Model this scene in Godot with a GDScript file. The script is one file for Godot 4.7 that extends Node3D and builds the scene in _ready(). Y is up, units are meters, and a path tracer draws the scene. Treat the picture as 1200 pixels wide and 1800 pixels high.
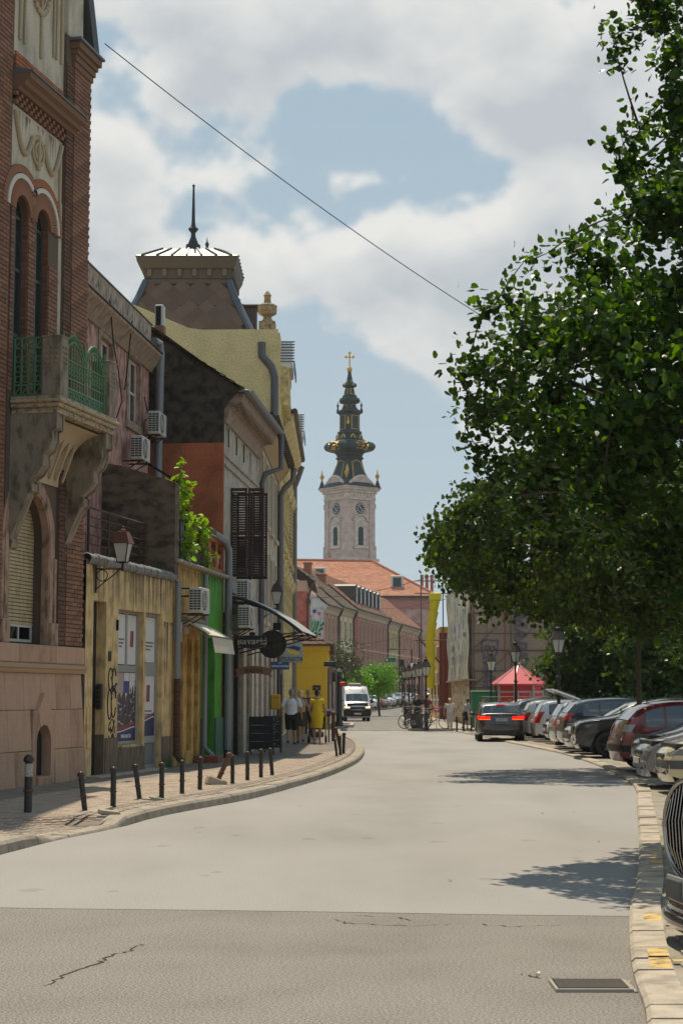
extends Node3D
# A street in an old town: brick villa and low shops on the left, parked cars and lindens on the right, a church tower at the end.
# x to the right, y up, -z down the street; metres.

var used := {}
var mats := {}
var texs := {}
var protos := {}
var rng := RandomNumberGenerator.new()


class Geo:
	var p := PackedVector3Array()
	var c := PackedColorArray()
	var col := Color(1, 1, 1)
	var colored := false
	func tri(a: Vector3, b: Vector3, d: Vector3):
		p.append(a); p.append(b); p.append(d)
		if colored:
			c.append(col); c.append(col); c.append(col)
	func quad(a: Vector3, b: Vector3, d: Vector3, e: Vector3):
		tri(a, b, d); tri(a, d, e)
	func box(o: Vector3, s: Vector3, ch := 0.0, b := Basis()):
		var h := s * 0.5
		if ch <= 0.0:
			var k := []
			for i in 8:
				k.append(o + b * Vector3(h.x if i & 1 else -h.x, h.y if i & 2 else -h.y, h.z if i & 4 else -h.z))
			quad(k[0], k[2], k[3], k[1]); quad(k[4], k[5], k[7], k[6]); quad(k[0], k[1], k[5], k[4])
			quad(k[2], k[6], k[7], k[3]); quad(k[0], k[4], k[6], k[2]); quad(k[1], k[3], k[7], k[5])
			return
		ch = minf(ch, minf(h.x, minf(h.y, h.z)) * 0.8)
		var q := []
		for i in 8:
			var g := Vector3(1.0 if i & 1 else -1.0, 1.0 if i & 2 else -1.0, 1.0 if i & 4 else -1.0)
			var t := []
			for a in 3:
				var r := h - Vector3(ch, ch, ch)
				r[a] = h[a]
				t.append(o + b * (r * g))
			q.append(t)
		var fs := [[0, [0, 2, 6, 4]], [0, [1, 5, 7, 3]], [1, [0, 4, 5, 1]], [1, [2, 3, 7, 6]], [2, [0, 1, 3, 2]], [2, [4, 6, 7, 5]]]
		for f in fs:
			var n: Array = f[1]
			quad(q[n[0]][f[0]], q[n[1]][f[0]], q[n[2]][f[0]], q[n[3]][f[0]])
		for e in [[0, 1], [2, 3], [4, 5], [6, 7]]:
			quad(q[e[0]][1], q[e[1]][1], q[e[1]][2], q[e[0]][2])
		for e in [[0, 2], [1, 3], [4, 6], [5, 7]]:
			quad(q[e[0]][0], q[e[1]][0], q[e[1]][2], q[e[0]][2])
		for e in [[0, 4], [1, 5], [2, 6], [3, 7]]:
			quad(q[e[0]][0], q[e[1]][0], q[e[1]][1], q[e[0]][1])
		for i in 8:
			tri(q[i][0], q[i][1], q[i][2])
	func lim(x0: float, x1: float, y0: float, y1: float, z0: float, z1: float, ch := 0.0):
		box(Vector3((x0 + x1) / 2, (y0 + y1) / 2, (z0 + z1) / 2), Vector3(absf(x1 - x0), absf(y1 - y0), absf(z1 - z0)), ch)
	func prism(poly: PackedVector2Array, z0: float, z1: float, t := Transform3D()):
		var ix := Geometry2D.triangulate_polygon(poly)
		for i in range(0, ix.size(), 3):
			for z in [z0, z1]:
				tri(t * Vector3(poly[ix[i]].x, poly[ix[i]].y, z), t * Vector3(poly[ix[i + 1]].x, poly[ix[i + 1]].y, z), t * Vector3(poly[ix[i + 2]].x, poly[ix[i + 2]].y, z))
		for i in poly.size():
			var a := poly[i]
			var d := poly[(i + 1) % poly.size()]
			quad(t * Vector3(a.x, a.y, z0), t * Vector3(d.x, d.y, z0), t * Vector3(d.x, d.y, z1), t * Vector3(a.x, a.y, z1))
	func run(prof: Array, x0: float, x1: float):
		var poly := PackedVector2Array(prof)
		prism(poly, x0, x1, Transform3D(Basis(Vector3(0, 0, 1), Vector3(0, 1, 0), Vector3(1, 0, 0)), Vector3.ZERO))
	func lathe(prof: Array, n := 16, o := Vector3.ZERO, b := Basis(), turn := 0.0, sq := 1.0):
		for i in prof.size() - 1:
			for k in n:
				var a0 := turn + TAU * k / n
				var a1 := turn + TAU * (k + 1) / n
				var v0: Vector2 = prof[i]
				var v1: Vector2 = prof[i + 1]
				var c0 := Vector3(cos(a0), 0, sin(a0)) * rr(a0, sq)
				var c1 := Vector3(cos(a1), 0, sin(a1)) * rr(a1, sq)
				var A := o + b * (c0 * v0.x + Vector3(0, v0.y, 0))
				var B := o + b * (c1 * v0.x + Vector3(0, v0.y, 0))
				var C := o + b * (c1 * v1.x + Vector3(0, v1.y, 0))
				var D := o + b * (c0 * v1.x + Vector3(0, v1.y, 0))
				if v0.x > 0.0001:
					tri(A, B, C)
				if v1.x > 0.0001:
					tri(A, C, D)
	func rr(a: float, sq: float) -> float:
		return 1.0 if sq == 1.0 else 1.0 / pow(pow(absf(cos(a)), 2 * sq) + pow(absf(sin(a)), 2 * sq), 0.5 / sq)
	func tube(pts: Array, r: float, n := 6, r1 := -1.0, caps := true):
		var rings := []
		var side := Vector3.ZERO
		for i in pts.size():
			var d: Vector3 = (pts[mini(i + 1, pts.size() - 1)] - pts[maxi(i - 1, 0)])
			d = d.normalized() if d.length() > 1e-6 else Vector3.UP
			if side == Vector3.ZERO:
				side = d.cross(Vector3.UP if absf(d.y) < 0.9 else Vector3.RIGHT).normalized()
			side = (side - d * side.dot(d)).normalized()
			var up := d.cross(side)
			var w := r if r1 < 0 else lerpf(r, r1, float(i) / maxf(1, pts.size() - 1))
			var ring := []
			for k in n:
				ring.append(pts[i] + (side * cos(TAU * k / n) + up * sin(TAU * k / n)) * w)
			rings.append(ring)
		for i in rings.size() - 1:
			for k in n:
				quad(rings[i][k], rings[i][(k + 1) % n], rings[i + 1][(k + 1) % n], rings[i + 1][k])
		if caps:
			for k in range(1, n - 1):
				tri(rings[0][0], rings[0][k], rings[0][k + 1])
				tri(rings[-1][0], rings[-1][k], rings[-1][k + 1])
	func bar(a: Vector3, b: Vector3, w: float, h := -1.0):
		var d := b - a
		var z := d.normalized()
		var x := (Vector3.UP if absf(z.y) < 0.95 else Vector3.RIGHT).cross(z).normalized()
		box((a + b) / 2, Vector3(w, w if h < 0 else h, d.length()), 0.0, Basis(x, z.cross(x), z))
	func ball(o: Vector3, r: Vector3, n := 10):
		var prof := []
		for i in n + 1:
			prof.append(Vector2(sin(PI * i / n), -cos(PI * i / n)))
		lathe(prof, n + 2, o, Basis.from_scale(r))
	func ring(o: Vector3, R: float, r: float, axis: Vector3, n := 24, m := 6):
		var pts := []
		var u := axis.cross(Vector3.UP if absf(axis.y) < 0.9 else Vector3.RIGHT).normalized()
		var w := axis.cross(u)
		for i in n + 1:
			pts.append(o + (u * cos(TAU * i / n) + w * sin(TAU * i / n)) * R)
		tube(pts, r, m, -1.0, false)
	func loft(rings: Array, closed := true, caps := false):
		var n: int = rings[0].size()
		for i in rings.size() - 1:
			for k in (n if closed else n - 1):
				quad(rings[i][k], rings[i][(k + 1) % n], rings[i + 1][(k + 1) % n], rings[i + 1][k])
		if caps:
			for k in range(1, n - 1):
				tri(rings[0][0], rings[0][k], rings[0][k + 1])
				tri(rings[-1][0], rings[-1][k], rings[-1][k + 1])
	func wall(x0: float, x1: float, y0: float, y1: float, holes: Array, z := 0.0, depth := 0.25):
		var xs := [x0, x1]
		var ys := [y0, y1]
		for h in holes:
			xs.append_array([h[0], h[1]]); ys.append_array([h[2], h[3]])
		xs.sort(); ys.sort()
		for i in xs.size() - 1:
			for j in ys.size() - 1:
				if xs[i + 1] - xs[i] < 1e-5 or ys[j + 1] - ys[j] < 1e-5:
					continue
				var m := Vector2((xs[i] + xs[i + 1]) / 2, (ys[j] + ys[j + 1]) / 2)
				if holes.any(func(h): return m.x > h[0] and m.x < h[1] and m.y > h[2] and m.y < h[3]):
					continue
				quad(Vector3(xs[i], ys[j], z), Vector3(xs[i + 1], ys[j], z), Vector3(xs[i + 1], ys[j + 1], z), Vector3(xs[i], ys[j + 1], z))
		for h in holes:
			var dep: float = h[5] if h.size() > 5 else depth
			var out := [Vector2(h[0], h[2]), Vector2(h[1], h[2])]
			if h.size() > 4 and h[4]:
				var r: float = (h[1] - h[0]) / 2
				var rise: float = r if h[4] is bool else h[4]
				var cx: float = (h[0] + h[1]) / 2
				var prev := Vector2(h[1], h[3] - rise)
				out.append(prev)
				for k in range(1, 13):
					var q := Vector2(cx + r * cos(PI * k / 12), h[3] - rise + rise * sin(PI * k / 12))
					out.append(q)
					var cn := Vector2(h[1] if k <= 6 else h[0], h[3])
					tri(Vector3(prev.x, prev.y, z), Vector3(q.x, q.y, z), Vector3(cn.x, cn.y, z))
					prev = q
			else:
				out.append_array([Vector2(h[1], h[3]), Vector2(h[0], h[3])])
			for k in out.size():
				var a: Vector2 = out[k]
				var b: Vector2 = out[(k + 1) % out.size()]
				quad(Vector3(a.x, a.y, z), Vector3(b.x, b.y, z), Vector3(b.x, b.y, z - dep), Vector3(a.x, a.y, z - dep))
	func mesh(smooth := 0.0) -> ArrayMesh:
		var n := PackedVector3Array()
		n.resize(p.size())
		var at := {}
		for i in range(0, p.size(), 3):
			var f := (p[i + 2] - p[i]).cross(p[i + 1] - p[i])
			for k in 3:
				n[i + k] = f
			if smooth > 0.0:
				for k in 3:
					var key := (p[i + k] * 2000.0).round()
					if not at.has(key):
						at[key] = []
					at[key].append(f)
		var lim := cos(smooth)
		for i in p.size():
			var f := n[i]
			if smooth > 0.0:
				var g := f.normalized()
				var s := Vector3.ZERO
				for h in at[(p[i] * 2000.0).round()]:
					if h.normalized().dot(g) > lim:
						s += h
				f = s
			n[i] = f.normalized() if f.length() > 1e-12 else Vector3.UP
		var a := []
		a.resize(Mesh.ARRAY_MAX)
		a[Mesh.ARRAY_VERTEX] = p
		a[Mesh.ARRAY_NORMAL] = n
		if colored:
			a[Mesh.ARRAY_COLOR] = c
		var m := ArrayMesh.new()
		m.add_surface_from_arrays(Mesh.PRIMITIVE_TRIANGLES, a)
		return m


func numbered(called: String) -> String:
	var k: int = used.get(called, 0)
	used[called] = k + 1
	return called if k == 0 else "%s_%03d" % [called, k]


func tag(o: Node3D, label: String, category := "", group := "", kind := "") -> Node3D:
	o.set_meta("label", label)
	if category: o.set_meta("category", category)
	if group: o.set_meta("group", group)
	if kind: o.set_meta("kind", kind)
	return o


func thing(called: String, label: String, category: String, t := Transform3D(), group := "") -> Node3D:
	var o := Node3D.new()
	o.name = numbered(called)
	add_child(o)
	o.transform = t
	return tag(o, label, category, group)


func put(called: String, g, m: Material, parent: Node = null, smooth := 0.0) -> MeshInstance3D:
	var o := MeshInstance3D.new()
	o.mesh = g.mesh(smooth) if g is Geo else g
	o.material_override = m
	if parent == null:
		o.name = numbered(called)
		add_child(o)
	else:
		o.name = called
		parent.add_child(o, true)
	return o


func pbox(called: String, m: Material, parent: Node, o: Vector3, s: Vector3, ch := 0.0, b := Basis()) -> MeshInstance3D:
	var g := Geo.new()
	g.box(o, s, ch, b)
	return put(called, g, m, parent)


func many(called: String, mesh: Mesh, m: Material, xf: Array, cols: Array, parent: Node = null) -> MultiMeshInstance3D:
	var mm := MultiMesh.new()
	mm.transform_format = MultiMesh.TRANSFORM_3D
	mm.use_colors = not cols.is_empty()
	mm.mesh = mesh
	mm.instance_count = xf.size()
	for i in xf.size():
		mm.set_instance_transform(i, xf[i])
		if cols: mm.set_instance_color(i, cols[i])
	var o := MultiMeshInstance3D.new()
	o.multimesh = mm
	o.material_override = m
	o.set_meta("kind", "stuff")
	if parent == null:
		o.name = numbered(called)
		add_child(o)
	else:
		o.name = called
		parent.add_child(o, true)
	return o


func pieces(called: String, mesh: Mesh, ms: Array, xf: Array, cols: Array, parent: Node, tinted: Material, most := 300):
	for i in mini(most, xf.size()):
		var o := MeshInstance3D.new()
		o.mesh = mesh
		o.material_override = ms[i % ms.size()]
		o.name = called
		parent.add_child(o, true)
		o.transform = xf[i]
	if xf.size() > most:
		many(called + "_field", mesh, tinted, xf.slice(most), cols.slice(most), parent)


func lin(r: float, g: float, b: float, a := 1.0) -> Color:
	return Color(r, g, b, a).linear_to_srgb()


func noise_tex(key: String, freq: float, oct: int, lo: float, hi: float, kind := FastNoiseLite.TYPE_SIMPLEX_SMOOTH, size := 512, mid := -1.0) -> Texture2D:
	if not texs.has(key):
		var t := NoiseTexture2D.new()
		t.width = size; t.height = size
		t.seamless = true
		var n := FastNoiseLite.new()
		n.seed = key.hash() % 1000
		n.noise_type = kind
		n.frequency = freq
		n.fractal_octaves = oct
		t.noise = n
		var gr := Gradient.new()
		gr.set_color(0, Color(lo, lo, lo)); gr.set_color(1, Color(hi, hi, hi))
		if mid >= 0:
			gr.add_point(0.5, Color(mid, mid, mid))
		t.color_ramp = gr
		texs[key] = t
	return texs[key]


func tex(key: String) -> Texture2D:
	match key:
		"grain": return noise_tex("grain", 0.06, 4, 0.80, 1.0)
		"blotch": return noise_tex("blotch", 0.012, 5, 0.70, 1.0, FastNoiseLite.TYPE_SIMPLEX_SMOOTH, 512, 0.92)
		"mottle": return noise_tex("mottle", 0.010, 5, 0.89, 1.0, FastNoiseLite.TYPE_SIMPLEX_SMOOTH, 512, 0.96)
		"grime": return noise_tex("grime", 0.014, 5, 0.42, 1.0, FastNoiseLite.TYPE_SIMPLEX_SMOOTH, 512, 0.90)
		"speck": return noise_tex("speck", 0.11, 3, 0.45, 1.0)
		"fleck": return noise_tex("fleck", 0.10, 3, 0.74, 1.0)
		"height": return noise_tex("height", 0.08, 4, 0.0, 1.0)
		"cobble": return noise_tex("cobble", 0.06, 1, 0.35, 1.0, FastNoiseLite.TYPE_CELLULAR)
	return null


func mat(key: String, r := 0.5, g := 0.5, b := 0.5, rough := 0.85, o := {}) -> StandardMaterial3D:
	if mats.has(key):
		return mats[key]
	var m := StandardMaterial3D.new()
	m.resource_name = key
	m.cull_mode = BaseMaterial3D.CULL_DISABLED
	var mean := {"grain": 1.2, "blotch": 1.22, "mottle": 1.1, "grime": 1.3, "speck": 1.5, "fleck": 1.28, "cobble": 1.6}
	var up: float = mean.get(o.get("tex", ""), 1.0) * mean.get(o.get("detail", ""), 1.0)
	m.albedo_color = lin(minf(r * up, 0.95), minf(g * up, 0.95), minf(b * up, 0.95))
	m.roughness = rough
	m.metallic = o.get("metal", 0.0)
	m.metallic_specular = o.get("spec", 0.5)
	if o.has("tex"):
		m.albedo_texture = tex(o.tex)
		m.uv1_triplanar = true
		m.uv1_world_triplanar = true
		var s = o.get("scale", 0.5)
		m.uv1_scale = s if s is Vector3 else Vector3(s, s, s)
		if o.has("bump"):
			m.heightmap_enabled = true
			m.heightmap_texture = tex(o.get("bumptex", "height"))
			m.heightmap_scale = o.bump
	if o.has("detail"):
		m.detail_enabled = true
		m.detail_albedo = tex(o.detail)
		m.detail_blend_mode = BaseMaterial3D.BLEND_MODE_MUL
		m.detail_uv_layer = BaseMaterial3D.DETAIL_UV_2
		m.uv2_triplanar = true
		m.uv2_world_triplanar = true
		var s2 = o.get("dscale", 0.1)
		m.uv2_scale = s2 if s2 is Vector3 else Vector3(s2, s2, s2)
	if o.has("coat"):
		m.clearcoat_enabled = true
		m.clearcoat = o.coat
		m.clearcoat_roughness = 0.05
	if o.has("alpha"):
		m.transparency = BaseMaterial3D.TRANSPARENCY_ALPHA
		m.albedo_color.a = o.alpha
	if o.has("back"):
		m.backlight_enabled = true
		m.backlight = o.back
	if o.has("emit"):
		m.emission_enabled = true
		m.emission = o.emit
		m.emission_energy_multiplier = o.get("power", 1.0)
	m.vertex_color_use_as_albedo = o.get("vc", false)
	mats[key] = m
	return m


func frame(x: float, d: float, alpha: float, y := 0.0) -> Transform3D:
	var a := deg_to_rad(alpha)
	return Transform3D(Basis(Vector3(sin(a), 0, -cos(a)), Vector3.UP, Vector3(cos(a), 0, sin(a))), Vector3(x, y, -d))


func drips(parent: Node, x0: float, x1: float, y: float, n: int, most: float, seed: int, z := 0.004):
	var r := RandomNumberGenerator.new()
	r.seed = seed
	var g := Geo.new()
	for k in n:
		var x := r.randf_range(x0, x1)
		var w := r.randf_range(0.012, 0.07)
		var l := most * pow(r.randf(), 1.7) + 0.1
		var s := r.randf_range(-0.02, 0.02)
		var zz := z + 0.0002 * k
		g.quad(Vector3(x - w, y, zz), Vector3(x + w, y, zz), Vector3(x + w * 0.5 + s, y - l * 0.6, zz), Vector3(x - w * 0.5 + s, y - l * 0.6, zz))
		g.tri(Vector3(x - w * 0.5 + s, y - l * 0.6, zz), Vector3(x + w * 0.5 + s, y - l * 0.6, zz), Vector3(x + s * 1.6, y - l, zz))
	put("water_stain", g, mat("stain", 0.10, 0.08, 0.05, 0.95, {"alpha": 0.32}), parent)


func letters(text: String, size: float, parent: Node, at: Vector3, m: Material, b := Basis(), bold := true, serif := false, depth := 0.01, called := "lettering", italic := 0.0) -> MeshInstance3D:
	var t := TextMesh.new()
	var f := SystemFont.new()
	f.font_names = PackedStringArray(["Droid Serif" if serif else "Droid Sans"])
	f.font_weight = 700 if bold else 400
	t.font = f
	t.text = text
	t.font_size = 32
	t.pixel_size = size / 32.0
	t.depth = depth
	t.curve_step = 2.0
	var o := put(called, t, m, parent)
	var sh := Basis(Vector3(1, 0, 0), Vector3(italic, 1, 0), Vector3(0, 0, 1))
	o.transform = Transform3D(b * sh, at)
	return o


func window(parent: Node, x0: float, x1: float, y0: float, y1: float, z: float, cols: int, rows: int, fm: Material, gm: Material, w := 0.06, called := "window") -> MeshInstance3D:
	var g := Geo.new()
	g.lim(x0, x1, y0, y0 + w, z - 0.05, z); g.lim(x0, x1, y1 - w, y1, z - 0.05, z)
	g.lim(x0, x0 + w, y0 + w, y1 - w, z - 0.05, z); g.lim(x1 - w, x1, y0 + w, y1 - w, z - 0.05, z)
	for i in range(1, cols):
		var x := lerpf(x0, x1, float(i) / cols)
		g.lim(x - w * 0.5, x + w * 0.5, y0 + w, y1 - w, z - 0.045, z - 0.005)
	for j in range(1, rows):
		var y := lerpf(y0, y1, float(j) / rows)
		g.lim(x0 + w, x1 - w, y - w * 0.35, y + w * 0.35, z - 0.04, z - 0.01)
	var o := put(called, g, fm, parent)
	var pg := Geo.new()
	pg.lim(x0 + w * 0.5, x1 - w * 0.5, y0 + w * 0.5, y1 - w * 0.5, z - 0.035, z - 0.025)
	put("pane", pg, gm, o)
	return o


func pipe(called: String, pts: Array, r: float, m: Material, parent: Node):
	var g := Geo.new()
	g.tube(pts, r, 10)
	var a: Vector3 = pts[-2]
	var b: Vector3 = pts[-1]
	var n := int((b - a).length() / 1.6)
	for i in range(1, n):
		var q := a.lerp(b, float(i) / n)
		g.tube([q, q + (b - a).normalized() * 0.05], r * 1.18, 10)
	return put(called, g, m, parent, 0.7)

func V3(x: float, y: float, z: float) -> Vector3:
	return Vector3(x, y, z)


func V2(x: float, y: float) -> Vector2:
	return Vector2(x, y)


func _ready():
	rng.seed = 7
	var cam := Camera3D.new()
	cam.name = "camera"
	add_child(cam)
	cam.fov = 33.398
	cam.near = 0.1
	cam.far = 1200.0
	cam.position = V3(0, 1.7, 0)
	cam.rotation = V3(deg_to_rad(6.126), 0, 0)
	cam.current = true
	var env := Environment.new()
	env.background_mode = Environment.BG_SKY
	var sk := Sky.new()
	var sm := PanoramaSkyMaterial.new()
	sm.panorama = make_sky()
	sm.energy_multiplier = 1.0
	sk.sky_material = sm
	env.sky = sk
	env.tonemap_mode = Environment.TONE_MAPPER_LINEAR
	env.tonemap_exposure = 0.95
	env.sdfgi_enabled = true
	env.ssao_enabled = true
	env.ssil_enabled = true
	env.fog_enabled = true
	env.fog_density = 0.00018
	env.fog_light_color = Color(0.85, 0.88, 0.9)
	var we := WorldEnvironment.new()
	we.name = "world_environment"
	we.environment = env
	add_child(we)
	var sun := DirectionalLight3D.new()
	sun.name = "sun"
	add_child(sun)
	sun.light_energy = 1.6
	sun.light_color = Color(1.0, 0.95, 0.86)
	sun.light_angular_distance = 0.5
	sun.shadow_enabled = true
	var el := deg_to_rad(66.5)
	var az := deg_to_rad(-9.0)
	sun.look_at_from_position(Vector3.ZERO, -V3(sin(az) * cos(el), sin(el), -cos(az) * cos(el)))

	ground()
	brick_villa()
	yellow_shop()
	pink_house()
	ochre_green_house()
	grey_house()
	cream_house()
	yellow_palace()
	corner_shop()
	far_row()
	residence()
	church()
	scaffold_house()
	right_side()
	street_furniture()
	cars()
	people()
	trees()
	cable()


# ---- sky: air and clouds only, as a function of direction
var n_low := FastNoiseLite.new()
var n_det := FastNoiseLite.new()
var banks := [
	[-3.5, 22.6, 8.0, 2.2, 0.75], [-8.3, 18.2, 2.6, 2.0, 0.9], [-7.8, 15.0, 3.2, 2.4, 0.8], [-11.0, 12.0, 4.0, 3.0, 0.5], [-5.0, 20.6, 2.4, 1.0, 0.5],
	[-2.4, 13.8, 3.0, 1.2, 0.85], [0.5, 12.2, 2.6, 0.9, 0.45], [3.4, 14.6, 3.2, 1.8, 0.9], [7.5, 13.6, 4.5, 2.6, 0.95], [5.6, 19.8, 2.4, 1.4, 0.8],
	[8.6, 19.0, 3.5, 3.2, 0.95], [12.5, 16.0, 4.0, 5.0, 0.9], [3.4, 11.2, 2.4, 0.8, 0.5], [4.9, 8.6, 2.0, 0.9, 0.5], [0.7, 17.2, 1.0, 0.6, 0.55], [2.0, 20.8, 2.2, 0.8, 0.4], [5.0, 6.4, 2.4, 0.7, 0.35],
	[-1.3, 19.2, 2.0, 1.5, -0.55], [-9.6, 21.6, 1.8, 0.6, -0.5], [0.9, 18.4, 2.0, 1.0, -0.3], [-3.6, 16.2, 1.5, 0.9, -0.45], [2.0, 16.6, 1.8, 0.7, -0.35], [-0.4, 8.0, 4.0, 2.2, -0.7], [-6.5, 10.5, 3.0, 1.0, -0.4]]


func cloud(az: float, el: float, d: Vector3) -> float:
	var e := 0.0
	var near := 0.0
	for b in banks:
		var q: float = pow((az - b[0]) / b[2], 2) + pow((el - b[1]) / b[3], 2)
		if q < 9.0:
			e += b[4] * exp(-q)
			near = maxf(near, exp(-q * 0.12))
	var low := n_low.get_noise_3dv(d * 100.0 * V3(1, 1.7, 1)) * 0.9 - 0.05
	return e + low * (1.0 - near) + n_det.get_noise_3dv(d * 100.0 * V3(1, 1.45, 1)) * 1.3 - 0.17


func sky_color(x: float, y: float) -> Color:
	var az := wrapf(x * 360.0, -180.0, 180.0)
	var el := (0.5 - y) * 180.0
	if el < -1.0:
		return Color(0.36, 0.35, 0.33)
	var ca := cos(deg_to_rad(el))
	var d := V3(sin(deg_to_rad(az)) * ca, sin(deg_to_rad(el)), -cos(deg_to_rad(az)) * ca)
	var up := clampf(el / 60.0, 0.0, 1.0)
	var air := Color(0.60, 0.69, 0.73).lerp(Color(0.25, 0.41, 0.57), pow(up, 0.62))
	var c := cloud(az, el, d)
	var cover := smoothstep(-0.12, 0.34, c)
	var thick := clampf(cloud(az - 0.25, el + 0.9, d.rotated(Vector3.RIGHT, deg_to_rad(0.9))) * 0.85, 0.0, 1.0)
	var lit := Color(0.90, 0.89, 0.85).lerp(Color(0.58, 0.615, 0.645), thick)
	lit = lit.lerp(Color(0.68, 0.71, 0.73), clampf(1.0 - el / 12.0, 0.0, 0.7))
	return air.lerp(lit, cover * (0.92 - 0.25 * clampf(1.0 - el / 10.0, 0, 1)))


func make_sky() -> ImageTexture:
	n_low.seed = 11; n_low.frequency = 0.018; n_low.fractal_octaves = 3
	n_det.seed = 5; n_det.frequency = 0.085; n_det.fractal_octaves = 6; n_det.fractal_gain = 0.55
	var w := 512
	var im := Image.create(w, w / 2, false, Image.FORMAT_RGB8)
	for j in w / 2:
		for i in w:
			im.set_pixel(i, j, sky_color((i + 0.5) / w, (j + 0.5) / (w / 2)).linear_to_srgb())
	im.resize(4096, 2048, Image.INTERPOLATE_CUBIC)
	for j in range(720, 1040):
		for k in range(-176, 176):
			var i := posmod(k, 4096)
			im.set_pixel(i, j, sky_color((i + 0.5) / 4096.0, (j + 0.5) / 2048.0).linear_to_srgb())
	return ImageTexture.create_from_image(im)


# ---- the ground
var left_kerb := [[-5.2, 8.0], [-4.75, 12.0], [-4.3, 15.0], [-3.9, 17.0], [-3.66, 18.6], [-3.37, 20.3], [-2.88, 22.3], [-2.57, 24.4], [-2.0, 26.6], [-1.45, 28.7], [-0.76, 32.8], [-0.36, 35.6], [-0.04, 38.4], [0.25, 41.5], [0.47, 44.6], [0.63, 48.5], [0.7, 52.0], [0.7, 57.0], [0.58, 62.0], [0.25, 69.0], [0.0, 76.0], [-0.05, 84.0], [-0.05, 110.0], [0.6, 130.0], [2.6, 160.0], [6.2, 185.0], [18.5, 255.0]]
var front_line := [[-9.2, 14.0], [-4.93, 33.0], [-3.8, 38.3], [-3.05, 44.0], [-2.5, 51.0], [-2.33, 62.0], [-2.33, 82.0], [-0.7, 82.0], [-0.4, 100.0], [-0.4, 125.0]]
var right_kerb := [[0.6, 4.0], [1.2, 7.2], [1.58, 9.1], [1.82, 11.0], [2.28, 13.8], [2.66, 15.7], [3.2, 18.7], [3.9, 22.8], [4.6, 27.0], [5.18, 30.4], [5.6, 33.6], [6.0, 38.5], [6.25, 43.2], [6.4, 50.0], [6.25, 55.5], [6.05, 60.0], [5.85, 66.0], [5.7, 71.5], [5.45, 78.0], [5.3, 83.5]]


func line_x(l: Array, d: float) -> float:
	for i in l.size() - 1:
		if d >= l[i][1] and d <= l[i + 1][1] and l[i + 1][1] > l[i][1]:
			return lerpf(l[i][0], l[i + 1][0], (d - l[i][1]) / (l[i + 1][1] - l[i][1]))
	return l[0][0] if d < l[0][1] else l[-1][0]


func rise(d: float) -> float:      # the street climbs gently towards the square
	return maxf(0.0, d - 150.0) * 0.008


func kerb_top(d: float) -> float:
	if d > 19.6 and d < 22.9:
		return 0.13 - 0.105 * (smoothstep(19.6, 20.3, d) - smoothstep(22.1, 22.9, d))
	return 0.13


func G3(x: float, d: float, y := 0.0) -> Vector3:
	return V3(x, y, -d)


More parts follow.
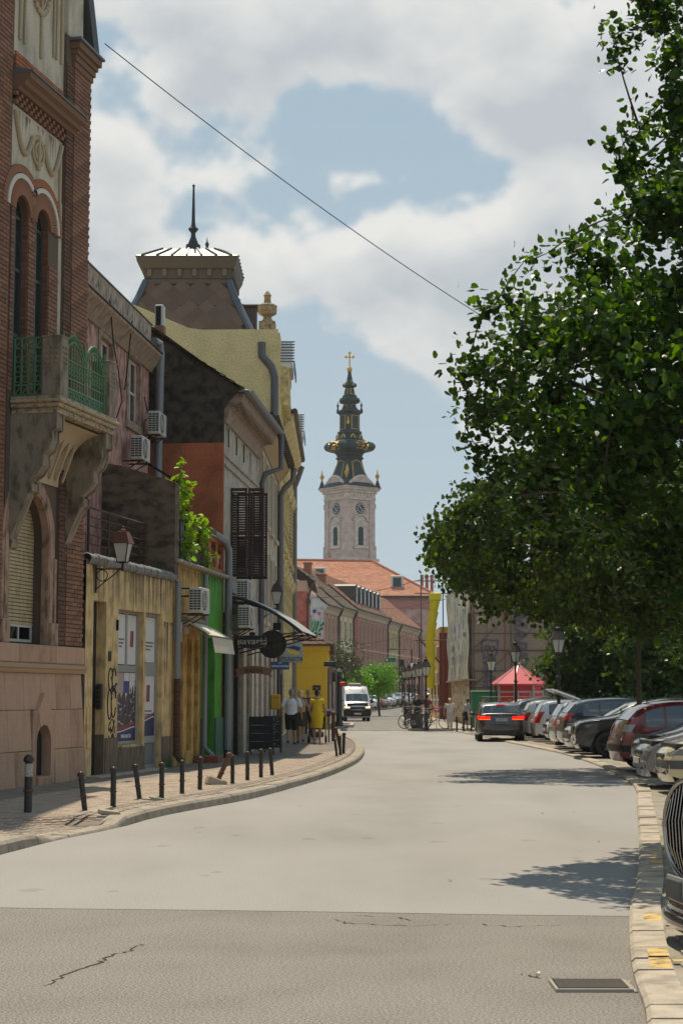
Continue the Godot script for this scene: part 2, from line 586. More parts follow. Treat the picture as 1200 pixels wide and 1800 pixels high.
func ground():
	var road_mat := mat("asphalt_new", 0.30, 0.281, 0.258, 0.88, {"tex": "fleck", "scale": 1.1, "detail": "mottle", "dscale": V3(0.07, 0.07, 0.025), "bump": 0.3})
	var old_mat := mat("asphalt_old", 0.285, 0.255, 0.22, 0.9, {"tex": "speck", "scale": 0.9, "detail": "mottle", "dscale": 0.13, "bump": 0.9})
	var land := Geo.new()
	land.box(V3(0, -0.56, -300), V3(1600, 1.0, 1400))
	var earth := put("ground", land, mat("dry_ground", 0.16, 0.14, 0.11, 0.95, {"tex": "grain", "scale": 0.3}))
	tag(earth, "dusty bare ground under the street and the houses", "", "", "structure")
	var g := Geo.new()
	var rows := [13.9, 16, 18, 20, 22, 24, 27, 30, 34, 38, 42, 46, 50, 55, 60, 66, 72, 78, 83]
	for i in rows.size() - 1:
		for s in 6:
			var q := []
			for e in [[i, s], [i, s + 1], [i + 1, s + 1], [i + 1, s]]:
				var d: float = rows[e[0]]
				var x := lerpf(line_x(left_kerb, d) - 0.15, line_x(right_kerb, d) + 0.1, e[1] / 6.0)
				var dd: float = d if e[0] > 0 else 14.05 - (x + 2.8) * 0.11 + 0.02 * sin(x * 9.0)
				q.append(G3(x, dd, -0.004))
			g.quad(q[0], q[1], q[2], q[3])
	var road := put("road", g, road_mat)
	tag(road, "pale worn asphalt of the curving street beyond the seam", "", "", "structure")
	g = Geo.new()
	g.quad(G3(-14, -6, -0.0065), G3(14, -6, -0.0065), G3(14, 14.3, -0.0065), G3(-14, 14.3, -0.0065))
	g.quad(G3(-60, 40, -0.02), G3(-60, -60, -0.02), G3(60, -60, -0.02), G3(60, 40, -0.02))
	var old := put("road", g, old_mat)
	tag(old, "darker coarse patched asphalt nearest the viewer with a crack across it", "", "", "structure")
	var crack_mat := mat("crack", 0.035, 0.03, 0.026, 0.95)
	for cr in [[[-1.75, 10.3], [-1.68, 10.75], [-1.55, 11.2], [-1.52, 11.5], [-1.40, 11.75], [-1.36, 12.05]], [[-0.05, 13.3], [0.05, 13.1], [0.25, 13.0], [0.6, 12.95], [0.85, 13.05]], [[0.1, 13.55], [0.4, 13.45], [0.55, 13.2]], [[0.9, 13.1], [1.3, 12.9], [1.7, 13.0]], [[1.1, 10.75], [1.2, 10.6], [1.35, 10.55]]]:
		g = Geo.new()
		var pts := []
		for i in cr.size() - 1:
			for k in 6:
				var t := k / 6.0
				pts.append(V2(lerpf(cr[i][0], cr[i + 1][0], t) + rnd(-0.025, 0.025), lerpf(cr[i][1], cr[i + 1][1], t) + rnd(-0.03, 0.03)))
		for i in pts.size() - 1:
			var w0 := 0.004 + 0.008 * sin(PI * i / pts.size()) * rnd(0.5, 1.0)
			var w1 := 0.004 + 0.008 * sin(PI * (i + 1) / pts.size()) * rnd(0.5, 1.0)
			g.quad(G3(pts[i].x - w0, pts[i].y, -0.0035), G3(pts[i].x + w0, pts[i].y, -0.0035), G3(pts[i + 1].x + w1, pts[i + 1].y, -0.0035), G3(pts[i + 1].x - w1, pts[i + 1].y, -0.0035))
		put("crack", g, crack_mat, old)
	var dice := RandomNumberGenerator.new()
	dice.seed = 17
	g = Geo.new()
	for k in 46:
		var d := 14.5 + 60.0 * pow(dice.randf(), 1.4)
		var x := lerpf(line_x(left_kerb, d), line_x(right_kerb, d), [0.2, 0.42, 0.6, 0.85][k % 4] + dice.randfn(0, 0.07))
		var rad := dice.randf_range(0.02, 0.11)
		var c0 := G3(x, d, -0.0025 + 0.00004 * k)
		var pr := Vector3.ZERO
		for m in 12:
			var a := TAU * m / 11
			var q := c0 + V3(cos(a) * rad, 0, sin(a) * rad * 1.7) * dice.randf_range(0.6, 1.2)
			if m > 0: g.tri(c0, pr, q)
			pr = q
	put("oil_spot", g, mat("oil", 0.12, 0.11, 0.10, 0.8, {"alpha": 0.10}), road)
	g = Geo.new()
	var far := [83.0, 90.0, 100.0, 110.0, 120.0, 135.0, 150.0, 170.0, 185.0, 205.0, 230.0, 256.0]
	for i in far.size() - 1:
		var a: float = far[i]
		var b: float = far[i + 1]
		g.quad(G3(line_x(left_kerb, a) - 0.3, a, rise(a) + 0.004), G3(right_far(a) + 0.5, a, rise(a) + 0.004), G3(right_far(b) + 0.5, b, rise(b) + 0.004), G3(line_x(left_kerb, b) - 0.3, b, rise(b) + 0.004))
	g.quad(G3(-40, 256, rise(256)), G3(80, 256, rise(256)), G3(80, 340, rise(256)), G3(-40, 340, rise(256)))
	tag(put("road", g, mat("setts", 0.27, 0.25, 0.225, 0.85, {"tex": "cobble", "scale": 0.35, "detail": "blotch", "dscale": 0.1})), "grey stone setts of the street beyond the junction", "", "", "structure")
	var sett := Geo.new()
	sett.box(Vector3.ZERO, V3(0.26, 0.06, 0.40), 0.02)
	var xf := []
	var cols := []
	for r in 75:
		var d := 83.2 + r * 0.44
		for k in 30:
			var x := -0.1 + k * 0.29 + (0.145 if r % 2 else 0.0)
			if x > right_far(d): break
			xf.append(Transform3D(Basis(Vector3.UP, rnd(-0.03, 0.03)), G3(x, d, -0.018 + rnd(-0.004, 0.004))))
			var v := rnd(0.8, 1.15)
			cols.append(Color(0.27 * v, 0.25 * v, 0.225 * v))
	var sf := many("paving_setts", sett.mesh(), mat("sett_stone", 1, 1, 1, 0.85, {"vc": true}), xf, cols)
	tag(sf, "rows of grey setts at the mouth of the narrower street", "paving", "", "stuff")
	left_pavement()
	right_pavement()


func right_far(d: float) -> float:
	return 3.2 + (d - 82.0) * 0.025 if d < 120 else 4.15 + (d - 120.0) * 0.115


func offset_line(l: Array, w: float) -> Array:
	var out := []
	for i in l.size():
		var a := V2(l[maxi(i - 1, 0)][0], l[maxi(i - 1, 0)][1])
		var b := V2(l[mini(i + 1, l.size() - 1)][0], l[mini(i + 1, l.size() - 1)][1])
		var n := (b - a).normalized().orthogonal()
		out.append([l[i][0] + n.x * w, l[i][1] + n.y * w])
	return out


func fine(l: Array, step: float, d0: float, d1: float) -> Array:
	var c := Curve2D.new()
	for i in l.size():
		var a := V2(l[maxi(i - 1, 0)][0], l[maxi(i - 1, 0)][1])
		var b := V2(l[mini(i + 1, l.size() - 1)][0], l[mini(i + 1, l.size() - 1)][1])
		var t := (b - a) / 6.0
		c.add_point(V2(l[i][0], l[i][1]), -t, t)
	var out := []
	var s := 0.0
	while s < c.get_baked_length():
		var q := c.sample_baked(s, true)
		if q.y >= d0 and q.y <= d1:
			out.append([q.x, q.y])
		s += step
	return out


func left_pavement():
	var stone := mat("kerb_stone", 0.34, 0.29, 0.225, 0.88, {"tex": "grain", "scale": 1.2, "detail": "blotch", "dscale": 0.5})
	var root := Node3D.new()
	root.name = numbered("kerb")
	add_child(root)
	tag(root, "raised pale kerb of long stones along the left pavement", "", "", "structure")
	var l := fine(left_kerb, 1.0, 9.0, 86.0)
	for i in l.size() - 1:
		var a := V2(l[i][0], l[i][1])
		var b := V2(l[i + 1][0], l[i + 1][1])
		var n := (b - a).normalized().orthogonal()
		if n.x > 0: n = -n
		var g := Geo.new()
		var u := (b - a).normalized() * 0.006
		var prof := func(q: Vector2, j: float) -> Array:
			var h := kerb_top(q.y) + j
			return [G3(q.x, q.y, -0.08), G3(q.x + n.x * 0.012, q.y + n.y * 0.012, h - 0.035), G3(q.x + n.x * 0.04, q.y + n.y * 0.04, h), G3(q.x + n.x * 0.27, q.y + n.y * 0.27, h + 0.002), G3(q.x + n.x * 0.27, q.y + n.y * 0.27, -0.08)]
		var j := rnd(-0.004, 0.004)
		g.loft([prof.call(a + u, j), prof.call(a.lerp(b, 0.5), j), prof.call(b - u, j)], false)
		put("kerb_stone", g, stone, root, 0.6)
	var g := Geo.new()
	var inner := offset_line(l, 0.25)
	for i in l.size() - 1:
		var d0: float = l[i][1]
		var d1: float = l[i + 1][1]
		var k0: Vector2 = V2(l[i][0] - 0.2, d0)
		var k1: Vector2 = V2(l[i + 1][0] - 0.2, d1)
		var w0 := line_x(front_line, d0) - 0.3
		var w1 := line_x(front_line, d1) - 0.3
		var xs := [0.0, 0.3, 0.6, 1.0]
		for s in 3:
			var q := []
			for e in [[xs[s], 0], [xs[s + 1], 0], [xs[s + 1], 1], [xs[s], 1]]:
				var kk: Vector2 = k1 if e[1] else k0
				var x := lerpf(kk.x, w1 if e[1] else w0, e[0])
				q.append(G3(x, kk.y, lerpf(kerb_top(kk.y) - 0.022, 0.108, smoothstep(0.0, 0.35, e[0]))))
			g.quad(q[0], q[1], q[2], q[3])
	g.quad(G3(-0.2, 84, 0.05), G3(-3, 84, 0.05), G3(-3, 126, 0.05), G3(-0.2, 126, 0.05))
	g.quad(G3(-12, 4, 0.105), G3(-5.5, 4, 0.105), G3(-5.0, 12, 0.105), G3(-12, 20, 0.105))
	var walk := put("pavement", g, mat("paving_bed", 0.20, 0.165, 0.13, 0.92, {"tex": "grain", "scale": 0.9, "detail": "blotch", "dscale": 0.3}))
	tag(walk, "left pavement of small pinkish pavers between the kerb and the shops", "", "", "structure")
	var pv := Geo.new()
	pv.box(Vector3.ZERO, V3(0.196, 0.05, 0.096), 0.006)
	var ms := []
	for t in [[0.37, 0.285, 0.215], [0.40, 0.31, 0.235], [0.35, 0.27, 0.205], [0.43, 0.35, 0.275]]:
		ms.append(mat("paver_%d" % ms.size(), t[0], t[1], t[2], 0.9, {"tex": "grain", "scale": 2.0, "detail": "blotch", "dscale": 0.4}))
	var xf := []
	var cols := []
	var al := deg_to_rad(12.0)
	var ux := V2(sin(al), cos(al))
	var uz := V2(cos(al), -sin(al))
	for r in 620:
		for k in 90:
			var q := V2(-7.4, 15.0) + ux * (r * 0.1) + uz * (k * 0.2 + (0.1 if r % 2 else 0.0))
			if q.x > 1.2: break
			if q.y > 60 and r % 2: continue
			var dk := line_x(left_kerb, q.y) - 0.36 - q.x
			if dk < 0 or q.x < line_x(front_line, q.y) - 0.1 or q.y < 14.5: continue
			var t := dk / maxf(0.5, dk + q.x - line_x(front_line, q.y))
			var h := lerpf(kerb_top(q.y), 0.13, smoothstep(0.0, 0.35, t)) - 0.026
			var b := Basis(Vector3.UP, -al + rnd(-0.012, 0.012)) * Basis(Vector3.RIGHT, rnd(-0.02, 0.02))
			xf.append(Transform3D(b, G3(q.x, q.y, h + rnd(-0.003, 0.003))))
			var c := rnd(0.82, 1.14)
			var warm := rnd(-0.02, 0.03)
			cols.append(Color((0.375 + warm) * c, 0.295 * c, (0.225 - warm * 0.3) * c))
	var near := range(xf.size())
	near.sort_custom(func(a, b): return (xf[a].origin - V3(-3.9, 0.1, -19.5)).length_squared() < (xf[b].origin - V3(-3.9, 0.1, -19.5)).length_squared())
	var xs := []
	var cs := []
	for i in near:
		xs.append(xf[i]); cs.append(cols[i])
	pieces("paver", pv.mesh(), ms, xs, cs, walk, mat("paver_mass", 1, 1, 1, 0.9, {"vc": true}), 260)
	var dark := Geo.new()
	var l2 := fine(left_kerb, 0.8, 22.0, 70.0)
	for i in l2.size() - 1:
		for o in [-0.50, -0.62]:
			dark.quad(G3(l2[i][0] + o, l2[i][1], 0.1325), G3(l2[i][0] + o - 0.05, l2[i][1], 0.1325), G3(l2[i + 1][0] + o - 0.05, l2[i + 1][1], 0.1325), G3(l2[i + 1][0] + o, l2[i + 1][1], 0.1325))
	put("guide_strip", dark, mat("grey_strip", 0.17, 0.16, 0.145, 0.9, {"tex": "grain", "scale": 1.0}), walk)
	for s in [[-3.28, 23.5, 0.20, 16.0, 30.0], [-3.1, 23.1, 0.2, -7.0, 15.0], [-2.88, 26.1, 0.13, 14.0, 45.0], [-2.78, 26.0, 0.14, -9.0, 20.0]]:
		var sg := Geo.new()
		sg.box(Vector3.ZERO, V3(s[2] * 1.3, 0.05, s[2] * 1.7), 0.006, Basis(Vector3.UP, deg_to_rad(s[4])) * Basis(Vector3.BACK, deg_to_rad(s[3])))
		var o := put("broken_slab", sg, mat("slab", 0.38, 0.33, 0.25, 0.9, {"tex": "grain", "scale": 2.0}), walk)
		o.position = G3(s[0], s[1], 0.145)
	var cg := Geo.new()
	cg.prism(PackedVector2Array([V2(-0.6, 90), V2(0.62, 90.5), V2(0.75, 99), V2(-0.6, 99)]), 0.0, 0.14, Transform3D(Basis(V3(1, 0, 0), V3(0, 0, -1), V3(0, 1, 0)), V3(0, 0.005, 0)))
	tag(put("pavement", cg, mat("pale_slab", 0.42, 0.37, 0.30, 0.9, {"tex": "grain", "scale": 0.7})), "low pale slab jutting into the street beside the white van", "", "", "structure")


func right_pavement():
	var l := fine(right_kerb, 0.42, 8.0, 83.0)
	var stone := mat("kerb_flat", 0.43, 0.36, 0.275, 0.88, {"tex": "grain", "scale": 1.5, "detail": "blotch", "dscale": 0.5})
	var worn := mat("kerb_yellow", 0.56, 0.38, 0.13, 0.8, {"tex": "grain", "scale": 3.0, "detail": "grime", "dscale": 0.9})
	var root := Node3D.new()
	root.name = numbered("kerb")
	add_child(root)
	tag(root, "low kerb of short pale stones along the parking bays on the right", "", "", "structure")
	for i in l.size() - 1:
		var a := V2(l[i][0], l[i][1])
		var b := V2(l[i + 1][0], l[i + 1][1])
		var n := (b - a).normalized().orthogonal()
		if n.x < 0: n = -n
		if a.y > 40.0 and i % 2: continue
		if a.y > 40.0 and i + 2 < l.size(): b = V2(l[i + 2][0], l[i + 2][1])
		var u := (b - a).normalized() * rnd(0.004, 0.011)
		var j := rnd(-0.008, 0.008)
		var tilt := rnd(-0.008, 0.008)
		var g := Geo.new()
		var rings := []
		for q in [[a + u, j - tilt], [b - u, j + tilt]]:
			var p: Vector2 = q[0]
			var h: float = 0.052 + q[1]
			rings.append([G3(p.x, p.y, -0.1), G3(p.x + n.x * 0.006, p.y + n.y * 0.006, h - 0.022), G3(p.x + n.x * 0.03, p.y + n.y * 0.03, h), G3(p.x + n.x * 0.245, p.y + n.y * 0.245, h + 0.006), G3(p.x + n.x * 0.25, p.y + n.y * 0.25, -0.1)])
		g.loft(rings, false, true)
		put("kerb_stone", g, stone, root, 0.5)
		for y in [10.55, 10.95, 12.75, 17.0, 18.1]:
			if absf(a.y - y) < 0.2:
				var yg := Geo.new()
				var p0 := a + u + n * 0.11
				var p1 := b - u + n * 0.11
				yg.quad(G3(p0.x, p0.y, 0.058 + j), G3(p1.x, p1.y, 0.058 + j), G3(p1.x + n.x * 0.128, p1.y + n.y * 0.128, 0.0615 + j), G3(p0.x + n.x * 0.128, p0.y + n.y * 0.128, 0.0615 + j))
				put("painted_mark", yg, worn, root)
	var g := Geo.new()
	for i in l.size() - 1:
		g.quad(G3(l[i][0] + 0.2, l[i][1], 0.028), G3(l[i][0] + 40, l[i][1] - 3, 0.028), G3(l[i + 1][0] + 40, l[i + 1][1] - 3, 0.028), G3(l[i + 1][0] + 0.2, l[i + 1][1], 0.028))
	g.quad(G3(0.8, 2, 0.024), G3(40, 0, 0.024), G3(40, 9, 0.024), G3(1.7, 9, 0.024))
	var bay := put("pavement", g, mat("bay_bed", 0.30, 0.26, 0.20, 0.92, {"tex": "grain", "scale": 0.9, "detail": "blotch", "dscale": 0.25}))
	tag(bay, "grey paved parking bays under the lindens", "", "", "structure")
	var pv := Geo.new()
	pv.box(Vector3.ZERO, V3(0.196, 0.04, 0.096), 0.005)
	var ms := []
	for t in [[0.34, 0.30, 0.235], [0.37, 0.32, 0.25], [0.31, 0.275, 0.21]]:
		ms.append(mat("bay_paver_%d" % ms.size(), t[0], t[1], t[2], 0.9, {"tex": "grain", "scale": 2.0}))
	var xf := []
	var cols := []
	for r in 150:
		for k in 24:
			var q := V2(1.6 + k * 0.2 + (0.1 if r % 2 else 0.0), 8.6 + r * 0.1)
			if q.x < line_x(right_kerb, q.y) + 0.40 or q.x > line_x(right_kerb, q.y) + 2.6: continue
			xf.append(Transform3D(Basis(Vector3.UP, rnd(-0.015, 0.015)) * Basis(Vector3.RIGHT, rnd(-0.02, 0.02)), G3(q.x, q.y, 0.0285 + rnd(-0.003, 0.003))))
			var c := rnd(0.85, 1.12)
			cols.append(Color(0.34 * c, 0.30 * c, 0.235 * c))
	pieces("paver", pv.mesh(), ms, xf, cols, bay, mat("bay_paver_mass", 1, 1, 1, 0.9, {"vc": true}), 240)
	for d in [10.9, 12.7]:
		var yg := Geo.new()
		var x0 := line_x(right_kerb, d) + 0.26
		yg.quad(G3(x0, d - 0.03, 0.054), G3(x0 + 5, d - 0.2, 0.054), G3(x0 + 5, d - 0.12, 0.054), G3(x0, d + 0.04, 0.054))
		put("bay_line", yg, worn, bay)
	var cg := Geo.new()
	var poly := PackedVector2Array([V2(3.2, 82.4), V2(4.2, 81.6), V2(5.4, 82.0), V2(5.9, 80.0), V2(8.5, 78.0), V2(30, 74.0), V2(30, 100), V2(9, 140), V2(8.5, 180), V2(6.6, 150), V2(4.3, 125)])
	cg.prism(poly, 0.0, 0.13, Transform3D(Basis(V3(1, 0, 0), V3(0, 0, -1), V3(0, 1, 0)), V3(0, 0.0, 0)))
	tag(put("pavement", cg, mat("corner_paving", 0.36, 0.31, 0.25, 0.9, {"tex": "grain", "scale": 0.7, "detail": "blotch", "dscale": 0.2})), "corner pavement with parked bicycles in front of the netted scaffold", "", "", "structure")
	var dr := thing("drain_grate", "rusty iron drain grate set in the old asphalt by the right kerb", "drain grate", Transform3D(Basis(), G3(1.46, 10.27, -0.0065)))
	var iron := mat("rusty_iron", 0.13, 0.105, 0.085, 0.7, {"tex": "grain", "scale": 4.0, "metal": 0.3})
	var fr := Geo.new()
	for s in [-1, 1]:
		fr.box(V3(s * 0.215, 0.006, 0), V3(0.02, 0.03, 0.36), 0.003)
		fr.box(V3(0, 0.006, s * 0.17), V3(0.41, 0.03, 0.02), 0.003)
	fr.box(V3(0.235, 0.002, 0), V3(0.02, 0.02, 0.40), 0.003)
	put("frame", fr, mat("worn_steel", 0.33, 0.29, 0.23, 0.6, {"tex": "grain", "scale": 4.0}), dr)
	pbox("pit", mat("black", 0.008, 0.008, 0.008, 0.95), dr, V3(0, 0.002, 0), V3(0.41, 0.006, 0.32))
	for i in 8:
		pbox("bar", iron, dr, V3(0, 0.016, -0.14 + i * 0.04), V3(0.41, 0.022, 0.013), 0.003)
	var leaf := Geo.new()
	leaf.tri(V3(-0.018, 0, 0), V3(0, 0.012, 0.024), V3(0.018, 0, 0)); leaf.tri(V3(-0.018, 0, 0), V3(0.018, 0, 0), V3(0, 0.01, -0.027))
	var lx := []
	var lc := []
	for q in [[1.2, 10.72], [2.9, 25.0], [3.6, 27.0], [2.95, 22.0], [2.6, 19.0], [3.0, 20.2], [3.4, 25.3], [1.7, 10.4], [4.6, 32.0], [1.0, 16.0], [2.0, 21.0]]:
		lx.append(Transform3D(Basis(Vector3.UP, rng.randf() * TAU), G3(q[0], q[1], 0.004)))
		lc.append(Color(0.5, 0.33, 0.1) if rng.randf() < 0.7 else Color(0.7, 0.68, 0.6))
	var lf := many("fallen_leaves", leaf.mesh(), mat("litter", 1, 1, 1, 0.8, {"vc": true}), lx, lc)
	tag(lf, "a few dry leaves lying on the asphalt near the right kerb", "leaves", "", "stuff")

# ---- the brick villa at the left edge: x from -14 (out of the picture) to 0, its far corner
func brick_villa():
	var T := frame(-4.93, 33.0, 13.1, 0.12) * Transform3D(Basis(), V3(-0.08, 0, -0.12))
	var v := thing("brick_villa", "tall brown brick villa with stone plinth and balcony at the left edge", "house", T)
	var mortar := mat("mortar", 0.13, 0.095, 0.07, 0.95, {"tex": "grain", "scale": 1.5})
	var stone := mat("pink_granite", 0.47, 0.30, 0.205, 0.8, {"tex": "grain", "scale": V3(2.5, 0.6, 2.5), "detail": "mottle", "dscale": V3(0.8, 0.25, 0.8)})
	var stone2 := mat("pink_granite_dark", 0.41, 0.255, 0.17, 0.8, {"tex": "grain", "scale": V3(2.5, 0.6, 2.5), "detail": "blotch", "dscale": V3(0.5, 0.2, 0.5)})
	var cream := mat("villa_stucco", 0.56, 0.49, 0.38, 0.92, {"tex": "grain", "scale": 0.8, "detail": "blotch", "dscale": V3(0.4, 0.12, 0.4)})
	var relief := mat("relief_stucco", 0.45, 0.36, 0.235, 0.9, {"tex": "grain", "scale": 1.5})
	var ash := mat("balcony_stone", 0.34, 0.27, 0.195, 0.92, {"tex": "speck", "scale": 1.2, "detail": "grime", "dscale": V3(0.5, 0.25, 0.5)})
	var lead := mat("lead_sheet", 0.16, 0.17, 0.18, 0.5, {"metal": 0.3, "tex": "grain", "scale": 1.0})
	var dark := mat("dark_inside", 0.012, 0.012, 0.012, 0.9)
	var glass := mat("dark_glass", 0.02, 0.026, 0.026, 0.08, {"spec": 0.7})
	var greenwood := mat("green_wood", 0.045, 0.06, 0.05, 0.5)
	var g := Geo.new()
	g.lim(-16, -0.02, -0.1, 14.3, -10, -0.42)
	g.wall(-16, -3.5, 2.5, 14.3, [], -0.01)
	g.wall(-3.5, -1.2, 2.5, 10.9, [[-3.36, -1.5, 2.5, 5.32, 0.92, 0.32], [-3.36, -2.74, 6.9, 10.52, true, 0.17], [-2.42, -1.8, 6.9, 10.52, true, 0.17]], 0.0, 0.3)
	g.wall(-1.2, 0.0, 2.5, 14.3, [], 0.05)
	g.quad(V3(0, -0.1, 0.05), V3(0, 14.3, 0.05), V3(0, 14.3, -10), V3(0, -0.1, -10))
	g.quad(V3(-1.2, 2.5, 0), V3(-1.2, 14.3, 0), V3(-1.2, 14.3, 0.05), V3(-1.2, 2.5, 0.05))
	put("wall", g, mortar, v)
	var xs_by_row := [[-9.0, -7.6, -6.3, -5.0, -3.9, -3.2, -2.45, -1.42, -0.75, 0.0], [-9.0, -7.9, -6.8, -5.6, -4.4, -3.45, -2.45, -1.42, -0.6, 0.0], [-9.0, -8.0, -6.9, -5.7, -4.5, -3.5, -2.72, -1.95, -1.25, -0.55, 0.0]]
	var ys := [-0.02, 0.60, 1.32, 1.98]
	for r in 3:
		var xs: Array = xs_by_row[r]
		for i in xs.size() - 1:
			if r < 2 and xs[i] == -2.45: continue
			var gg := Geo.new()
			var z0: float = 0.18 - 0.06 * ys[r]
			var z1: float = 0.18 - 0.06 * ys[r + 1]
			var q := 0.005
			var x0: float = xs[i] + q
			var x1: float = xs[i + 1] - q
			if x1 > -0.01: x1 = 0.07 - 0.025 * r
			var y0: float = ys[r] + q
			var y1: float = ys[r + 1] - q
			var f := [V3(x0, y0, z0), V3(x1, y0, z0), V3(x1, y1, z1), V3(x0, y1, z1)]
			gg.quad(f[0], f[1], f[2], f[3])
			for k in 4:
				gg.quad(f[k], f[(k + 1) % 4], f[(k + 1) % 4] * V3(1, 1, 0) + V3(0, 0, -0.1), f[k] * V3(1, 1, 0) + V3(0, 0, -0.1))
			if x1 > 0:
				gg.quad(f[1], f[2], V3(f[2].x, f[2].y, -4), V3(f[1].x, f[1].y, -4))
			put("granite_slab", gg, [stone, stone2, stone][rng.randi() % 3], v)
	var cheek := func(s: float) -> Geo:
		var c := Geo.new()
		var pts := PackedVector2Array()
		pts.append_array([V2(0.51, -0.02), V2(0.33, -0.02), V2(0.33, 0.72)])
		for k in 5:
			var a := PI * 0.32 * k / 4
			pts.append(V2(0.33 * cos(a), 0.72 + 0.33 * sin(a)))
		pts.append_array([V2(0.30, 1.31), V2(0.51, 1.31)])
		for k in pts.size(): pts[k].x = pts[k].x * s - 1.935
		c.prism(pts, -0.06, 0.155)
		return c
	put("niche_stone", cheek.call(1.0), stone, v)
	put("niche_stone", cheek.call(-1.0), stone2, v)
	var key := Geo.new()
	var kp := PackedVector2Array()
	for k in 7:
		var a := PI * (0.32 + 0.36 * k / 6)
		kp.append(V2(-1.935 + 0.33 * cos(a), 0.72 + 0.33 * sin(a)))
	kp.append_array([V2(-2.24, 1.31), V2(-1.935, 1.62), V2(-1.63, 1.31)])
	key.prism(kp, -0.06, 0.165)
	put("keystone", key, stone, v)
	pbox("cellar_grate", dark, v, V3(-1.935, 0.5, -0.05), V3(0.68, 1.15, 0.04))
	pbox("niche_sill", stone2, v, V3(-1.935, 0.05, 0.08), V3(0.66, 0.16, 0.26), 0.01)
	g = Geo.new()
	g.run([V2(0.0, 1.98), V2(0.10, 1.98), V2(0.12, 2.02), V2(0.12, 2.05), V2(0.15, 2.07), V2(0.15, 2.11), V2(0.11, 2.15), V2(0.0, 2.15)], -14, 0.12)
	put("band_moulding", g, mat("band_stone", 0.42, 0.28, 0.165, 0.85, {"tex": "grain", "scale": 1.5}), v, 0.4)
	var cx := [-9.0, -7.4, -5.8, -4.4, -3.0, -1.35, 0.08]
	for i in cx.size() - 1:
		pbox("coping_slab", stone if i % 2 else stone2, v, V3((cx[i] + cx[i + 1]) / 2, 2.32, 0.0), V3(cx[i + 1] - cx[i] - 0.01, 0.33, 0.24), 0.02)
	g = Geo.new()
	for ring in [[0.92, 1.06, 0.03, 0.0], [1.06, 1.16, 0.016, 0.0], [0.87, 0.92, 0.02, -0.1]]:
		var prev := []
		for k in 25:
			var a := PI * k / 24
			var dirv := V2(cos(a), sin(a))
			var ci := V2(-2.43, 4.40)
			var a0: Vector2 = ci + dirv * ring[0]
			var a1: Vector2 = ci + dirv * ring[1]
			var cur := [V3(a0.x, a0.y, ring[3] - 0.02), V3(a0.x, a0.y, ring[2]), V3(a1.x, a1.y, ring[2]), V3(a1.x, a1.y, ring[3] - 0.02)]
			if k > 0:
				for m in 3: g.quad(prev[m], prev[m + 1], cur[m + 1], cur[m])
			prev = cur
		for s in [-1.0, 1.0]:
			var xa: float = -2.43 + s * ring[0]
			var xb: float = -2.43 + s * ring[1]
			g.lim(xa, xb, 2.49, 4.40, ring[3] - 0.02, ring[2])
	g.lim(-1.51, -1.2, 2.49, 2.9, 0.0, 0.09, 0.01)
	g.lim(-3.66, -3.35, 2.49, 2.9, 0.0, 0.09, 0.01)
	put("window_surround", g, mat("rose_stone", 0.36, 0.235, 0.165, 0.85, {"tex": "grain", "scale": 1.2, "detail": "grime", "dscale": V3(0.8, 0.3, 0.8)}), v, 0.5)
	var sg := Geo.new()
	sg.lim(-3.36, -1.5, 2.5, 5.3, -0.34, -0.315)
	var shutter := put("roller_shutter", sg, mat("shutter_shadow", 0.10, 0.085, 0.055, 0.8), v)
	var slat := Geo.new()
	slat.box(Vector3.ZERO, V3(1.0, 0.058, 0.018), 0.006)
	var sl := slat.mesh()
	for k in 36:
		var y := 2.88 + k * 0.067
		var half := 0.92 if y < 4.40 else sqrt(maxf(0.0, 0.92 * 0.92 - pow(y - 4.40, 2)))
		if half < 0.1: continue
		var o := MeshInstance3D.new()
		o.mesh = sl
		o.material_override = mat("shutter_slat", 0.46, 0.37, 0.215, 0.6, {"tex": "grain", "scale": 1.5, "detail": "blotch", "dscale": V3(1, 0.3, 1)})
		o.name = "slat"
		shutter.add_child(o, true)
		o.transform = Transform3D(Basis(Vector3.RIGHT, -0.12) * Basis.from_scale(V3(half * 2 - 0.03, 1, 1)), V3(-2.43, y, -0.295))
	window(v, -3.30, -1.55, 2.54, 2.86, -0.29, 3, 1, mat("white_wood", 0.55, 0.53, 0.48, 0.5), glass, 0.05)
	for c in [-3.05, -2.11]:
		var wg := Geo.new()
		wg.lim(c - 0.31, c - 0.25, 6.9, 10.2, -0.17, -0.11); wg.lim(c + 0.25, c + 0.31, 6.9, 10.2, -0.17, -0.11)
		wg.lim(c - 0.03, c + 0.03, 6.9, 10.4, -0.16, -0.115)
		for y in [6.95, 8.0, 9.2, 10.16]: wg.lim(c - 0.25, c + 0.25, y - 0.03, y + 0.03, -0.165, -0.12)
		var w := put("window", wg, greenwood, v)
		var pg := Geo.new()
		pg.lim(c - 0.31, c + 0.31, 6.9, 10.52, -0.155, -0.145)
		put("pane", pg, glass, w)
	var brick_a := mat("brick_arch", 0.30, 0.135, 0.075, 0.9, {"tex": "grain", "scale": 2.0})
	var brick_b := mat("brick_red", 0.36, 0.13, 0.055, 0.9, {"tex": "grain", "scale": 2.0})
	var white := mat("white_ring", 0.62, 0.58, 0.50, 0.9, {"tex": "grain", "scale": 2.0})
